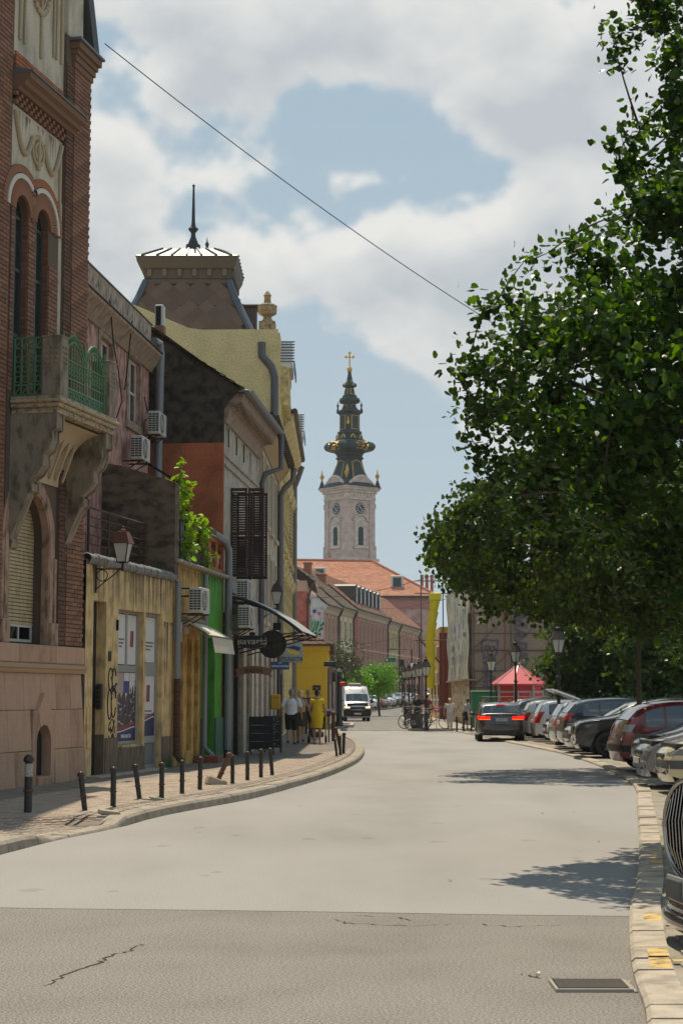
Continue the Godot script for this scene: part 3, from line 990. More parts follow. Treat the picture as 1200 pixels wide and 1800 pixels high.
	for c in [-3.05, -2.11]:
		for ring in [[0.32, 0.60, 30, brick_a], [0.72, 0.87, 30, brick_b]]:
			var n: int = ring[2]
			for k in n:
				var a := PI * (k + 0.5) / n
				var mid: float = (ring[0] + ring[1]) / 2
				var px: float = c + cos(a) * mid
				if (c < -2.5 and px > -2.58) or (c > -2.5 and px < -2.58): continue
				var bg := Geo.new()
				bg.box(Vector3.ZERO, V3(ring[1] - ring[0], PI * mid / n - 0.010, 0.05), 0.004)
				var o := put("arch_brick", bg, ring[3] if not (c < -2.5 and ring[3] == brick_b) else brick_a, v)
				o.transform = Transform3D(Basis(Vector3.BACK, a), V3(px, 10.21 + sin(a) * mid, 0.025))
		var rg := Geo.new()
		var pr := []
		for k in 21:
			var a := PI * k / 20
			var px0: float = c + cos(a) * 0.72
			if (c < -2.5 and px0 > -2.58) or (c > -2.5 and px0 < -2.58):
				pr = []
				continue
			var cur := []
			for q in [[0.615, 0.0], [0.615, 0.065], [0.705, 0.065], [0.705, 0.0]]:
				cur.append(V3(c + cos(a) * q[0], 10.21 + sin(a) * q[0], q[1]))
			if pr:
				for m in 3: rg.quad(pr[m], pr[m + 1], cur[m + 1], cur[m])
			pr = cur
		put("white_ring", rg, white, v, 0.5)
	g = Geo.new()
	g.lim(-3.5, -1.2, 10.9, 12.1, -0.1, -0.004)
	g.lim(-3.5, -1.2, 13.0, 18.5, -0.1, -0.004)
	g.lim(-1.34, -1.2, 7.0, 10.9, -0.004, 0.012)
	put("stucco_panel", g, cream, v)
	g = Geo.new()
	for s in [[-3.45, 12.0, -2.65, 11.75], [-2.15, 11.75, -1.3, 12.0]]:
		var pts := []
		for k in 13:
			var t := k / 12.0
			pts.append(V3(lerpf(s[0], s[2], t), lerpf(s[1], s[3], t) - 0.55 * sin(PI * t), 0.03))
		g.tube(pts, 0.045, 7)
	for k in 2: g.ring(V3(-2.4, 11.55, 0.02), 0.25 - k * 0.11, 0.035, V3(0, 0, 1), 20)
	g.tube([V3(-2.4, 11.85, 0.03), V3(-2.4, 11.2, 0.03)], 0.05, 7)
	g.tube([V3(-1.34, 11.9, 0.02), V3(-1.34, 10.4, 0.02)], 0.035, 6)
	for x in [-3.3, -3.1, -2.35, -1.75, -1.62, -1.38]:
		g.tube([V3(x, 15.5, 0.02), V3(x, 13.6 if x > -2.0 else 13.35, 0.02)], 0.03, 6)
	for k in 28:
		var a := TAU * k / 28
		g.ball(V3(-2.4 + cos(a) * 0.46, 15.0 + sin(a) * 0.78, 0.02), V3(0.07, 0.07, 0.05), 5)
	put("stucco_relief", g, relief, v, 0.8)
	g = Geo.new()
	var ov := PackedVector2Array()
	for k in 24: ov.append(V2(-2.4 + 0.36 * cos(TAU * k / 24), 15.0 + 0.66 * sin(TAU * k / 24)))
	g.prism(ov, -0.02, 0.01)
	put("brick_oval", g, brick_a, v)
	g = Geo.new()
	g.run([V2(-0.1, 12.36), V2(0.10, 12.36), V2(0.13, 12.42), V2(0.22, 12.44), V2(0.24, 12.52), V2(0.32, 12.56), V2(0.34, 12.66), V2(-0.1, 12.66)], -3.5, -0.86)
	put("cornice", g, mat("brick_moulding", 0.21, 0.12, 0.075, 0.9, {"tex": "grain", "scale": 1.6}), v, 0.3)
	g = Geo.new()
	g.run([V2(-0.1, 12.66), V2(0.37, 12.665), V2(0.375, 12.69), V2(-0.1, 12.80)], -3.5, -0.84)
	put("flashing", g, lead, v)
	var one := Geo.new()
	one.box(Vector3.ZERO, V3(0.27, 0.072, 0.06), 0.005)
	var xf := []
	var cols := []
	var lay := func(x0: float, x1: float, y0: float, y1: float, z: float, tone: Array):
		var r := 0
		var y := y0
		while y < y1:
			var x := x0 + (0.0 if r % 2 else -0.14)
			while x < x1 - 0.02:
				var a := maxf(x, x0)
				var b := minf(x + 0.272, x1)
				if b - a > 0.05:
					var s := (b - a) / 0.272
					xf.append(Transform3D(Basis.from_scale(V3(s, 1, 1)), V3((a + b) / 2, y, z + rnd(-0.003, 0.003))))
					var k := rnd(0.72, 1.25)
					cols.append(Color(tone[0] * k, tone[1] * k, tone[2] * k * rnd(0.9, 1.1)))
				x += 0.28
			y += 0.083
			r += 1
	var tone := [0.235, 0.115, 0.07]
	lay.call(-0.85, 0.02, 5.6, 13.75, 0.03 + 0.03, tone)
	lay.call(-0.85, 0.02, 2.55, 5.6, 0.03 + 0.03, tone)
	lay.call(-2.73, -2.43, 6.95, 10.2, -0.01, tone)
	lay.call(-1.79, -1.35, 6.95, 9.6, -0.01, tone)
	lay.call(-4.55, -3.62, 2.55, 18.0, 0.0, tone)
	lay.call(-3.5, -3.37, 6.95, 10.2, -0.01, tone)
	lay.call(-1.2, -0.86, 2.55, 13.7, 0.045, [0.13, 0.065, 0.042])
	lay.call(-2.66, -2.50, 10.2, 10.75, 0.02, tone)
	lay.call(-3.48, -1.2, 12.80, 13.05, 0.005, [0.36, 0.125, 0.06])
	for k in 22:
		for row in 3:
			if (k + row) % 2: continue
			xf.append(Transform3D(Basis.from_scale(V3(0.36, 1, 1.6)), V3(-3.46 + k * 0.105, 12.14 + row * 0.083, 0.02)))
			cols.append(Color(0.24, 0.12, 0.07))
	var ms := []
	for k in [0.8, 0.95, 1.05, 1.2]:
		ms.append(mat("brick_%d" % ms.size(), tone[0] * k, tone[1] * k, tone[2] * k, 0.9, {"tex": "grain", "scale": 3.0}))
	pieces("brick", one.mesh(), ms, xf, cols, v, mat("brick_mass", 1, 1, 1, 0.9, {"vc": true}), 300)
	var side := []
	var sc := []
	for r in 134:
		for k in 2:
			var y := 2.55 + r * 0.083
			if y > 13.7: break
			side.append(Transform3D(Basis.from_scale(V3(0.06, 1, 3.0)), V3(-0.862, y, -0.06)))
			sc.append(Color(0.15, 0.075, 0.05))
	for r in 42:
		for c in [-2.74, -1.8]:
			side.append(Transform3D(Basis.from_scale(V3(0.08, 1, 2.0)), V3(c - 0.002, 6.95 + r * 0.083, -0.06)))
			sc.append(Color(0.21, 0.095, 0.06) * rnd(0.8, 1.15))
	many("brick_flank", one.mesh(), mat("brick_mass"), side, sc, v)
	g = Geo.new()
	for s in [[13.72, 13.84, 0.05], [13.84, 13.96, 0.09], [13.96, 14.06, 0.13], [14.06, 14.2, 0.19]]:
		g.lim(-0.88 - s[2] * 0.7, 0.02 + s[2] * 0.7, s[0], s[1], -0.5, 0.06 + s[2], 0.008)
	put("pier_cap", g, mat("brick_moulding"), v)
	g = Geo.new()
	g.lim(-1.08, 0.2, 14.2, 14.26, -0.6, 0.30, 0.01)
	put("cap_sheet", g, lead, v)
	g = Geo.new()
	g.prism(PackedVector2Array([V2(-16, 14.2), V2(0.0, 14.2), V2(-0.35, 15.2), V2(-0.75, 16.2), V2(-1.4, 17.6), V2(-2.6, 21.5), V2(-16, 21.5)]), -10, -0.02)
	g.lim(-1.2, -0.45, 14.26, 15.6, -0.1, 0.08, 0.01)
	put("gable_wall", g, cream, v)
	g = Geo.new()
	var rk := [V2(0.22, 14.26), V2(-0.12, 15.2), V2(-0.52, 16.2), V2(-2.4, 21.5)]
	for k in 3:
		var a: Vector2 = rk[k]
		var b: Vector2 = rk[k + 1]
		g.prism(PackedVector2Array([a, b, b + V2(-0.30, 0), a + V2(-0.30, 0)]), -9.8, 0.18)
	put("roof_edge", g, mat("roof_sheet", 0.05, 0.052, 0.058, 0.6, {"tex": "grain", "scale": 1.0}), v)
	balcony(v, ash)
	drips(v, -3.3, -1.3, 13.0, 18, 0.2, 10, 0.03)
	drips(v, -3.4, -1.4, 12.05, 16, 0.5, 11, 0.002)
	pipe("downpipe", [V3(0.07, 14.0, -0.02), V3(0.07, 2.6, -0.02), V3(0.12, 2.3, 0.04), V3(0.12, 0.0, 0.04)], 0.04, mat("old_pipe", 0.06, 0.05, 0.045, 0.7), v)


func balcony(v: Node3D, ash: Material):
	var x0 := -3.35
	var x1 := -0.62
	var z := 0.95
	var g := Geo.new()
	g.lim(x0, x1, 6.50, 6.60, 0.02, z - 0.05, 0.01)
	g.lim(x0 - 0.05, x1 + 0.05, 6.60, 6.68, 0.02, z, 0.015)
	g.lim(x0 - 0.09, x1 + 0.09, 6.68, 6.75, 0.02, z + 0.05, 0.02)
	g.lim(x0 - 0.05, x1 + 0.05, 6.75, 6.80, 0.02, z + 0.01, 0.01)
	put("balcony_slab", g, mat("weathered_stone", 0.40, 0.31, 0.20, 0.92, {"tex": "grain", "scale": 1.2, "detail": "grime", "dscale": V3(0.8, 0.8, 0.8)}), v)
	var prof := PackedVector2Array([V2(0, 6.5), V2(0.86, 6.5), V2(0.86, 6.22), V2(0.78, 6.20), V2(0.78, 6.02), V2(0.72, 5.86), V2(0.62, 5.78), V2(0.62, 5.58), V2(0.52, 5.44), V2(0.40, 5.36), V2(0.36, 5.30), V2(0.42, 5.26), V2(0.42, 5.14), V2(0.36, 5.10), V2(0.04, 4.32), V2(0.08, 4.26), V2(0.06, 4.16), V2(0, 4.12)])
	var side := Transform3D(Basis(V3(0, 0, 1), V3(0, 1, 0), V3(1, 0, 0)), Vector3.ZERO)
	for x in [x0 + 0.02, x1 - 0.30]:
		g = Geo.new()
		g.prism(prof, x, x + 0.28, side)
		for e in range(1, 13):
			var a := prof[e]
			var b := prof[e + 1]
			g.bar(V3(x - 0.015, a.y, a.x), V3(x - 0.015, b.y, b.x), 0.05)
			g.bar(V3(x + 0.295, a.y, a.x), V3(x + 0.295, b.y, b.x), 0.05)
		put("bracket", g, ash, v)
	g = Geo.new()
	var rings := []
	for k in 9:
		var a := PI / 2 * k / 8
		rings.append([V3(x0 + 0.3, 6.45 - 1.0 * (1 - cos(a)), 0.75 - 0.72 * sin(a)), V3(x1 - 0.3, 6.45 - 1.0 * (1 - cos(a)), 0.75 - 0.72 * sin(a))])
	g.loft(rings, false)
	for k in 7:
		var x: float = lerpf(x0 + 0.5, x1 - 0.5, k / 6.0)
		g.box(V3(x, 5.9, 0.20), V3(0.05, 0.75, 0.05), 0.005, Basis(Vector3.RIGHT, 0.35))
	put("vault", g, mat("vault_stucco", 0.52, 0.41, 0.27, 0.9, {"tex": "grain", "scale": 1.2}), v, 0.5)
	for x in [x0 + 0.17, x1 - 0.17]:
		g = Geo.new()
		g.box(V3(x, 7.33, z - 0.19), V3(0.34, 1.06, 0.36), 0.012)
		g.box(V3(x, 7.86, z - 0.19), V3(0.37, 0.04, 0.39), 0.01)
		for s in 3:
			for t in 4:
				g.box(V3(x - 0.08 + s * 0.08, 7.40 + t * 0.09, z - 0.005), V3(0.045, 0.05, 0.03), 0.008)
				g.box(V3(x - 0.175, 7.40 + t * 0.09, z - 0.28 + s * 0.09), V3(0.03, 0.05, 0.05), 0.008)
		put("pier", g, ash, v)
	var green := mat("railing_green", 0.085, 0.19, 0.085, 0.55, {"tex": "grain", "scale": 3.0})
	g = Geo.new()
	for y in [6.82, 7.0, 7.66, 7.84]: g.lim(x0 + 0.03, x0 + 0.06, y, y + 0.03, 0.03, z - 0.37)
	for k in 5:
		var zz := 0.05 + k * 0.13
		g.lim(x0 + 0.03, x0 + 0.055, 6.82, 7.86, zz - 0.014, zz + 0.014)
	for k in 4:
		var zz := 0.115 + k * 0.13
		for y in [7.12, 7.3, 7.48]:
			g.ring(V3(x0 + 0.045, y, zz), 0.055, 0.012, V3(1, 0, 0), 10, 5)
		g.bar(V3(x0 + 0.045, 6.84, zz - 0.06), V3(x0 + 0.045, 7.0, zz + 0.06), 0.02)
		g.bar(V3(x0 + 0.045, 7.68, zz - 0.06), V3(x0 + 0.045, 7.84, zz + 0.06), 0.02)
	put("grille", g, green, v, 0.6)
	g = Geo.new()
	var a0 := x0 + 0.36
	var a1 := x1 - 0.36
	var zz := z - 0.12
	for y in [6.83, 7.02]: g.lim(a0, a1, y, y + 0.03, zz - 0.015, zz + 0.015)
	var half := (a1 - a0) / 4
	for c in [a0 + half, a1 - half]:
		for off in [0.0, 0.13]:
			var pts := []
			for k in 15:
				var t := k / 14.0
				pts.append(V3(c - half + 2 * half * t, 7.50 + off + 0.40 * pow(sin(PI * t), 0.8), zz))
			g.tube(pts, 0.022, 6)
		for k in 14:
			var t := (k + 0.5) / 14.0
			var y := 7.50 + 0.40 * pow(sin(PI * t), 0.8)
			g.ring(V3(c - half + 2 * half * t, y + 0.065, zz), 0.05, 0.012, V3(0, 0, 1), 8, 4)
		for k in 9:
			var t := k / 8.0
			var x: float = c - half + 2 * half * t
			var y := 7.50 + 0.40 * pow(sin(PI * t), 0.8)
			g.tube([V3(x, 6.85, zz), V3(x, y, zz)], 0.014, 5)
			if k < 8:
				for q in [7.22, 7.55]: g.bar(V3(x, q, zz), V3(x + half / 4, q, zz), 0.02)
				for q in [7.35, 7.45]: g.ring(V3(x + half / 8, q, zz), 0.045, 0.010, V3(0, 0, 1), 8, 4)
	for k in 24:
		var x := lerpf(a0, a1, k / 24.0)
		var w := (a1 - a0) / 24
		g.bar(V3(x, 6.86, zz), V3(x + w, 7.02, zz), 0.018); g.bar(V3(x + w, 6.86, zz), V3(x, 7.02, zz), 0.018)
	for x in [a0, (a0 + a1) / 2, a1]:
		g.tube([V3(x, 6.85, zz), V3(x, 7.86, zz)], 0.022, 6)
		g.lathe([V2(0.0, 0.16), V2(0.03, 0.08), V2(0.015, 0.02), V2(0.03, 0.0)], 8, V3(x, 7.86, zz))
	put("grille", g, green, v, 0.6)
	pbox("wall_strip", mat("rose_stone"), v, V3(-1.26, 3.3, 0.02), V3(0.1, 1.6, 0.05), 0.01)


# ---- the low ochre-yellow shop with a roof terrace
func yellow_shop():
	var T := frame(-4.95, 33.1, 12.0, 0.12)
	var v := thing("yellow_shop", "low stained yellow shop with postered windows between villa and green shop", "shop", T)
	var wallm := mat("yellow_stucco", 0.58, 0.42, 0.205, 0.92, {"tex": "blotch", "scale": 0.35, "detail": "blotch", "dscale": V3(1.6, 0.16, 1.6), "bump": 0.3})
	var plinth := mat("brown_tile", 0.17, 0.125, 0.085, 0.8, {"tex": "grain", "scale": 1.3, "detail": "blotch", "dscale": V3(1, 0.3, 1)})
	var grey := mat("grey_tile", 0.22, 0.215, 0.205, 0.8, {"tex": "grain", "scale": 2.0, "detail": "grime", "dscale": 1.5})
	var alu := mat("aluminium", 0.34, 0.34, 0.33, 0.45, {"metal": 0.4})
	var dark := mat("dark_inside")
	var glass := mat("dark_glass")
	var g := Geo.new()
	g.wall(0.0, 5.5, -0.1, 4.22, [[0.43, 1.17, -0.1, 3.44, false, 0.24], [1.9, 3.50, 0.56, 3.34, false, 0.17], [3.64, 4.80, 0.0, 3.36, false, 0.18]], 0.0, 0.3)
	g.lim(0.0, 5.5, -0.1, 4.2, -2.6, -1.0)
	g.lim(0.0, 5.5, 3.5, 4.2, -1.0, -0.45)
	g.quad(V3(5.5, -0.1, 0), V3(5.5, 4.22, 0), V3(5.5, 4.22, -2.6), V3(5.5, -0.1, -2.6))
	g.quad(V3(0, 4.2, 0), V3(5.5, 4.2, 0), V3(5.5, 4.2, -0.5), V3(0, 4.2, -0.5))
	put("wall", g, wallm, v)
	for s in [[1.17, 1.9, 0.0, 0.75], [1.9, 3.62, 0.0, 0.53]]:
		var n := int(ceil((s[1] - s[0]) / 0.29))
		for k in n:
			var x: float = lerpf(s[0], s[1], (k + 0.5) / n)
			pbox("plinth_tile", plinth, v, V3(x, (s[2] + s[3]) / 2 - 0.02, 0.012), V3((s[1] - s[0]) / n - 0.008, s[3] - s[2], 0.03), 0.004)
	pbox("plinth_tile", plinth, v, V3(5.15, 0.3, 0.012), V3(0.68, 0.75, 0.03), 0.004)
	pbox("plinth_tile", plinth, v, V3(1.158, 0.4, -0.11), V3(0.02, 0.8, 0.2))
	pbox("doorstep", mat("slab"), v, V3(2.3, -0.02, 0.12), V3(4.2, 0.08, 0.34), 0.015)
	drips(v, 0.05, 5.45, 4.2, 95, 1.1, 5)
	drips(v, 1.95, 3.45, 0.56, 14, 0.3, 6, 0.03)
	drips(v, 4.85, 5.5, 3.2, 14, 2.2, 7)
	pbox("door", mat("black_door", 0.02, 0.014, 0.012, 0.6), v, V3(0.8, 1.7, -0.22), V3(0.74, 3.5, 0.03), 0.005)
	var lb := pbox("letter_box", mat("letter_box", 0.035, 0.035, 0.032, 0.5), v, V3(1.10, 1.55, -0.10), V3(0.10, 0.50, 0.12), 0.012)
	for k in 5: pbox("slot", mat("black"), lb, V3(1.046, 1.36 + k * 0.09, -0.10), V3(0.012, 0.02, 0.09))
	pbox("bell_panel", mat("letter_box"), v, V3(1.36, 2.36, 0.02), V3(0.10, 0.20, 0.04), 0.01)
	pbox("meter_hatch", wallm, v, V3(0.24, 0.95, 0.012), V3(0.24, 0.8, 0.025), 0.006)
	var paper := mat("poster_paper", 0.62, 0.60, 0.57, 0.6)
	var w := Geo.new()
	for e in [[1.9, 1.96, 0.56, 3.34], [3.42, 3.50, 0.56, 3.34], [1.96, 3.42, 0.56, 0.63], [1.96, 3.42, 3.28, 3.34], [1.96, 3.42, 2.06, 2.20], [2.72, 2.80, 2.20, 3.28]]:
		w.lim(e[0], e[1], e[2], e[3], -0.17, -0.11, 0.006)
	var win := put("shop_window", w, alu, v)
	pbox("pane", glass, win, V3(2.7, 1.95, -0.155), V3(1.5, 2.70, 0.01))
	pbox("poster", paper, win, V3(2.34, 2.74, -0.142), V3(0.76, 1.04, 0.006))
	pbox("poster", paper, win, V3(3.11, 2.74, -0.142), V3(0.60, 1.04, 0.006))
	poster(win, 1.97, 3.41, 0.64, 2.05, -0.142, true)
	tricolor(win, V3(3.12, 2.76, -0.135), 0.34)
	small_print(win, V3(2.32, 2.72, -0.135), 0.34, 3)
	w = Geo.new()
	for e in [[3.64, 3.70, 0.0, 3.36], [4.72, 4.80, 0.0, 3.36], [3.70, 4.72, 0.0, 0.08], [3.70, 4.72, 3.28, 3.36], [3.70, 4.72, 2.0, 2.28], [3.70, 4.72, 0.55, 0.70]]:
		w.lim(e[0], e[1], e[2], e[3], -0.18, -0.12, 0.006)
	var dr := put("shop_door", w, alu, v)
	pbox("pane", glass, dr, V3(4.22, 1.68, -0.165), V3(1.1, 3.2, 0.01))
	pbox("poster", paper, dr, V3(4.21, 2.78, -0.152), V3(1.0, 0.98, 0.006))
	pbox("kick_panel", mat("door_panel", 0.16, 0.17, 0.17, 0.5), dr, V3(4.21, 0.31, -0.152), V3(1.0, 0.46, 0.01))
	poster(dr, 3.71, 4.71, 0.70, 2.0, -0.152, false)
	tricolor(dr, V3(4.26, 1.62, -0.14), 0.36)
	small_print(dr, V3(4.06, 2.70, -0.143), 0.58, 3)
	small_print(dr, V3(4.06, 1.22, -0.143), 0.5, 3)
	for k in 12:
		g = Geo.new()
		var xa := k * 0.465
		g.lathe([V2(0.10, 0.0), V2(0.115, 0.02), V2(0.105, 0.44), V2(0.095, 0.45)], 10, V3(xa, 4.24 + rnd(-0.008, 0.008), 0.0), Basis(V3(0, 1, 0), V3(1, 0, 0), V3(0, 0, -1)))
		g.lim(xa + 0.01, xa + 0.44, 4.19, 4.24, -0.3, -0.05)
		put("coping_tile", g, grey, v, 0.7)
	g = Geo.new()
	for k in 5: g.tube([V3(0.35 + k * 1.2, 4.3, -0.55), V3(0.35 + k * 1.2, 5.42, -0.55)], 0.03, 6)
	for k in 6: g.tube([V3(-0.1, 4.48 + k * 0.185, -0.55), V3(5.4, 4.48 + k * 0.185, -0.55)], 0.014 if k < 5 else 0.026, 5)
	for k in 6: g.tube([V3(5.15, 4.48 + k * 0.185, -0.55), V3(5.15, 4.48 + k * 0.185, -1.2)], 0.016, 5)
	put("terrace_railing", g, mat("rail_iron", 0.075, 0.05, 0.035, 0.7, {"metal": 0.3}), v)
	g = Geo.new()
	g.quad(V3(0, 4.21, -0.5), V3(5.5, 4.21, -0.5), V3(5.5, 4.21, -3.4), V3(0, 4.21, -3.4))
	put("terrace_floor", g, mat("clay", 0.40, 0.20, 0.12, 0.9, {"tex": "grain", "scale": 1.0}), v)
	g = Geo.new()
	g.prism(PackedVector2Array([V2(0.1, 4.2), V2(0.1, 6.35), V2(-0.15, 6.45), V2(-1.2, 6.78), V2(-2.6, 7.05), V2(-3.6, 7.1), V2(-3.6, 4.2)]), 5.32, 5.62, Transform3D(Basis(V3(0, 0, 1), V3(0, 1, 0), V3(1, 0, 0)), Vector3.ZERO))
	put("terrace_wall", g, mat("sooty_stucco", 0.13, 0.10, 0.068, 0.95, {"tex": "blotch", "scale": 0.5, "detail": "grime", "dscale": V3(0.25, 0.5, 0.25), "bump": 0.4}), v)
	pipe("downpipe", [V3(5.60, 4.15, 0.10), V3(5.60, 1.9, 0.10)], 0.075, mat("zinc_pipe", 0.24, 0.25, 0.26, 0.5, {"metal": 0.3, "tex": "grain", "scale": 1.0}), v)
	pipe("downpipe", [V3(5.60, 1.95, 0.10), V3(5.60, 0.25, 0.10), V3(5.62, 0.08, 0.25)], 0.085, mat("rust_pipe", 0.10, 0.045, 0.028, 0.8, {"tex": "grain", "scale": 3.0, "detail": "grime", "dscale": 2.0}), v)
	for k in 20:
		var tuft := Geo.new()
		for b in 6:
			var o := V3(4.95 + rnd(-0.2, 0.2), 0.0, 0.03 + rnd(0, 0.12))
			var tip := o + V3(rnd(-0.08, 0.08), rnd(0.1, 0.35), rnd(-0.04, 0.1))
			tuft.tri(o, o + V3(0.025, 0, 0), tip)
			o += V3(0.4, 4.25, -0.3)
			tip = o + V3(rnd(-0.1, 0.1), rnd(0.1, 0.3), rnd(-0.1, 0.1))
			tuft.tri(o, o + V3(0.03, 0, 0.01), tip)
		if k == 0:
			var wd := tuft
			for m in 60:
				var o := V3(4.95 + rnd(-0.22, 0.25), 0.0, 0.03 + rnd(0, 0.14))
				if m % 2: o += V3(0.35, 4.27, -0.35)
				var tip := o + V3(rnd(-0.12, 0.12), rnd(0.12, 0.42), rnd(-0.06, 0.12))
				wd.tri(o, o + V3(0.03, 0.0, 0.012), tip)
			var wo := put("weeds", wd, mat("weed_leaf", 0.05, 0.10, 0.025, 0.6, {"back": Color(0.2, 0.35, 0.08)}))
			wo.transform = T
			tag(wo, "tufts of weeds at the foot of the yellow shop and on its terrace", "weeds", "", "stuff")
	graffiti_tag(v)


func tricolor(parent: Node, at: Vector3, h: float):
	for s in [[0.0, mat("print_red", 0.42, 0.045, 0.03, 0.6)], [0.5, mat("print_navy", 0.045, 0.06, 0.12, 0.6)]]:
		var g := Geo.new()
		var x: float = at.x - h * 0.30 + s[0] * h * 0.62
		g.prism(PackedVector2Array([V2(x, at.y - h / 2), V2(x + h * 0.30, at.y - h / 2), V2(x + h * 0.38, at.y + h / 2), V2(x + h * 0.08, at.y + h / 2)]), at.z - 0.002, at.z)
		put("print", g, s[1], parent)


func small_print(parent: Node, at: Vector3, w: float, rows: int):
	var g := Geo.new()
	for r in rows:
		var x := 0.0
		var most: float = w * [0.95, 0.85, 0.55][r % 3]
		while x < most:
			var k := 0.012 + 0.016 * absf(sin(x * 91.0 + r * 7.0))
			g.lim(at.x + x, at.x + x + k, at.y - r * 0.075, at.y - r * 0.075 + 0.035, at.z - 0.002, at.z)
			x += k + 0.009
	put("print", g, mat("print_grey", 0.16, 0.18, 0.22, 0.7), parent)


func poster(parent: Node, x0: float, x1: float, y0: float, y1: float, z: float, crowd: bool):
	var w := 256
	var h := int(256 * (y1 - y0) / (x1 - x0))
	var im := Image.create(w, h, false, Image.FORMAT_RGB8)
	var n := FastNoiseLite.new()
	n.seed = 3; n.frequency = 0.045; n.fractal_octaves = 4
	var n2 := FastNoiseLite.new()
	n2.seed = 9; n2.frequency = 0.09; n2.noise_type = FastNoiseLite.TYPE_CELLULAR
	for j in h:
		for i in w:
			var u := i / float(w)
			var t := j / float(h)
			var c := Color(0.80, 0.79, 0.78)
			if crowd:
				var edge := 0.30 + 0.12 * sin(u * 3.0) + 0.20 * n.get_noise_2d(i, 0)
				if t > edge - 0.12:
					var k := n.get_noise_2d(i, j * 1.3) * 0.5 + 0.5
					var k2 := n2.get_noise_2d(i, j) * 0.5 + 0.5
					c = Color(0.16, 0.13, 0.14).lerp(Color(0.58, 0.44, 0.38), k2 * k * 1.7)
					if n.get_noise_2d(i * 0.5 + 300, j * 0.3) > 0.28: c = Color(0.24, 0.26, 0.44)
					if n.get_noise_2d(i * 0.35 + 900, j * 0.9) > 0.34: c = Color(0.70, 0.66, 0.64)
				if u > 0.48 and u < 0.72 and t > 0.12 and t < 0.30: c = Color(0.20, 0.22, 0.50)
				if u > 0.20 and u < 0.48 and t < 0.3: c = Color(0.66, 0.58, 0.57)
				if absf(u - 0.2) < 0.008 or absf(u - 0.48) < 0.008 or absf(u - 0.72) < 0.008: c = Color(0.12, 0.12, 0.13)
			var wave := (0.80 if crowd else 0.68) - 0.05 * u + 0.015 * sin(u * 5.0)
			if t > wave: c = Color(0.62, 0.15, 0.12)
			if t > wave + 0.035: c = Color(0.17, 0.19, 0.42)
			if t > wave + 0.055: c = Color(0.78, 0.78, 0.80)
			if t > wave + 0.075: c = Color(0.12, 0.15, 0.33)
			im.set_pixel(i, j, c)
	var m := StandardMaterial3D.new()
	m.albedo_texture = ImageTexture.create_from_image(im)
	m.roughness = 0.45
	m.cull_mode = BaseMaterial3D.CULL_DISABLED
	var q := QuadMesh.new()
	q.size = V2(x1 - x0, y1 - y0)
	var o := put("poster", q, m, parent)
	o.position = V3((x0 + x1) / 2, (y0 + y1) / 2, z + 0.006)
	if crowd:
		letters("ПРВА МЕСТА", 0.10, parent, V3((x0 + x1) / 2 + 0.12, y0 + 0.09, z + 0.014), mat("print_white", 0.7, 0.7, 0.7, 0.6), Basis(), true, false, 0.004)


func graffiti_tag(v: Node3D):
	var g := Geo.new()
	var k := 0.016
	var loops := [[1.45, 2.02, 0.13, 0.22], [1.66, 2.02, 0.12, 0.22], [1.42, 1.52, 0.13, 0.30], [1.64, 1.55, 0.13, 0.30]]
	for s in loops:
		var pts := []
		for i in 19:
			var a := TAU * i / 20 + 0.3
			pts.append(V3(s[0] + cos(a) * s[2], s[1] + sin(a) * s[3] - 0.12, 0.006))
		g.tube(pts, k, 4)
	for l in [[1.5, 1.95, 1.62, 1.65], [1.62, 1.75, 1.85, 1.80], [1.7, 1.72, 1.8, 1.62]]:
		g.tube([V3(l[0], l[1], 0.006), V3(l[2], l[3], 0.006)], k, 4)
	var r := RandomNumberGenerator.new()
	r.seed = 4
	for row in 5:
		var pts := []
		for i in 10:
			pts.append(V3(1.36 + i * 0.04 + r.randf_range(-0.02, 0.02), 1.02 - row * 0.13 + r.randf_range(-0.09, 0.09), 0.006))
		g.tube(pts, 0.010, 4)
	g.tube([V3(1.62, 0.62, 0.006), V3(1.66, 0.36, 0.006), V3(1.72, 0.30, 0.006)], 0.01, 4)
	put("graffiti", g, mat("spray_black", 0.015, 0.015, 0.018, 0.7), v)
	pbox("bracket_stub", mat("black"), v, V3(1.78, 3.0, 0.02), V3(0.05, 0.22, 0.05), 0.01)


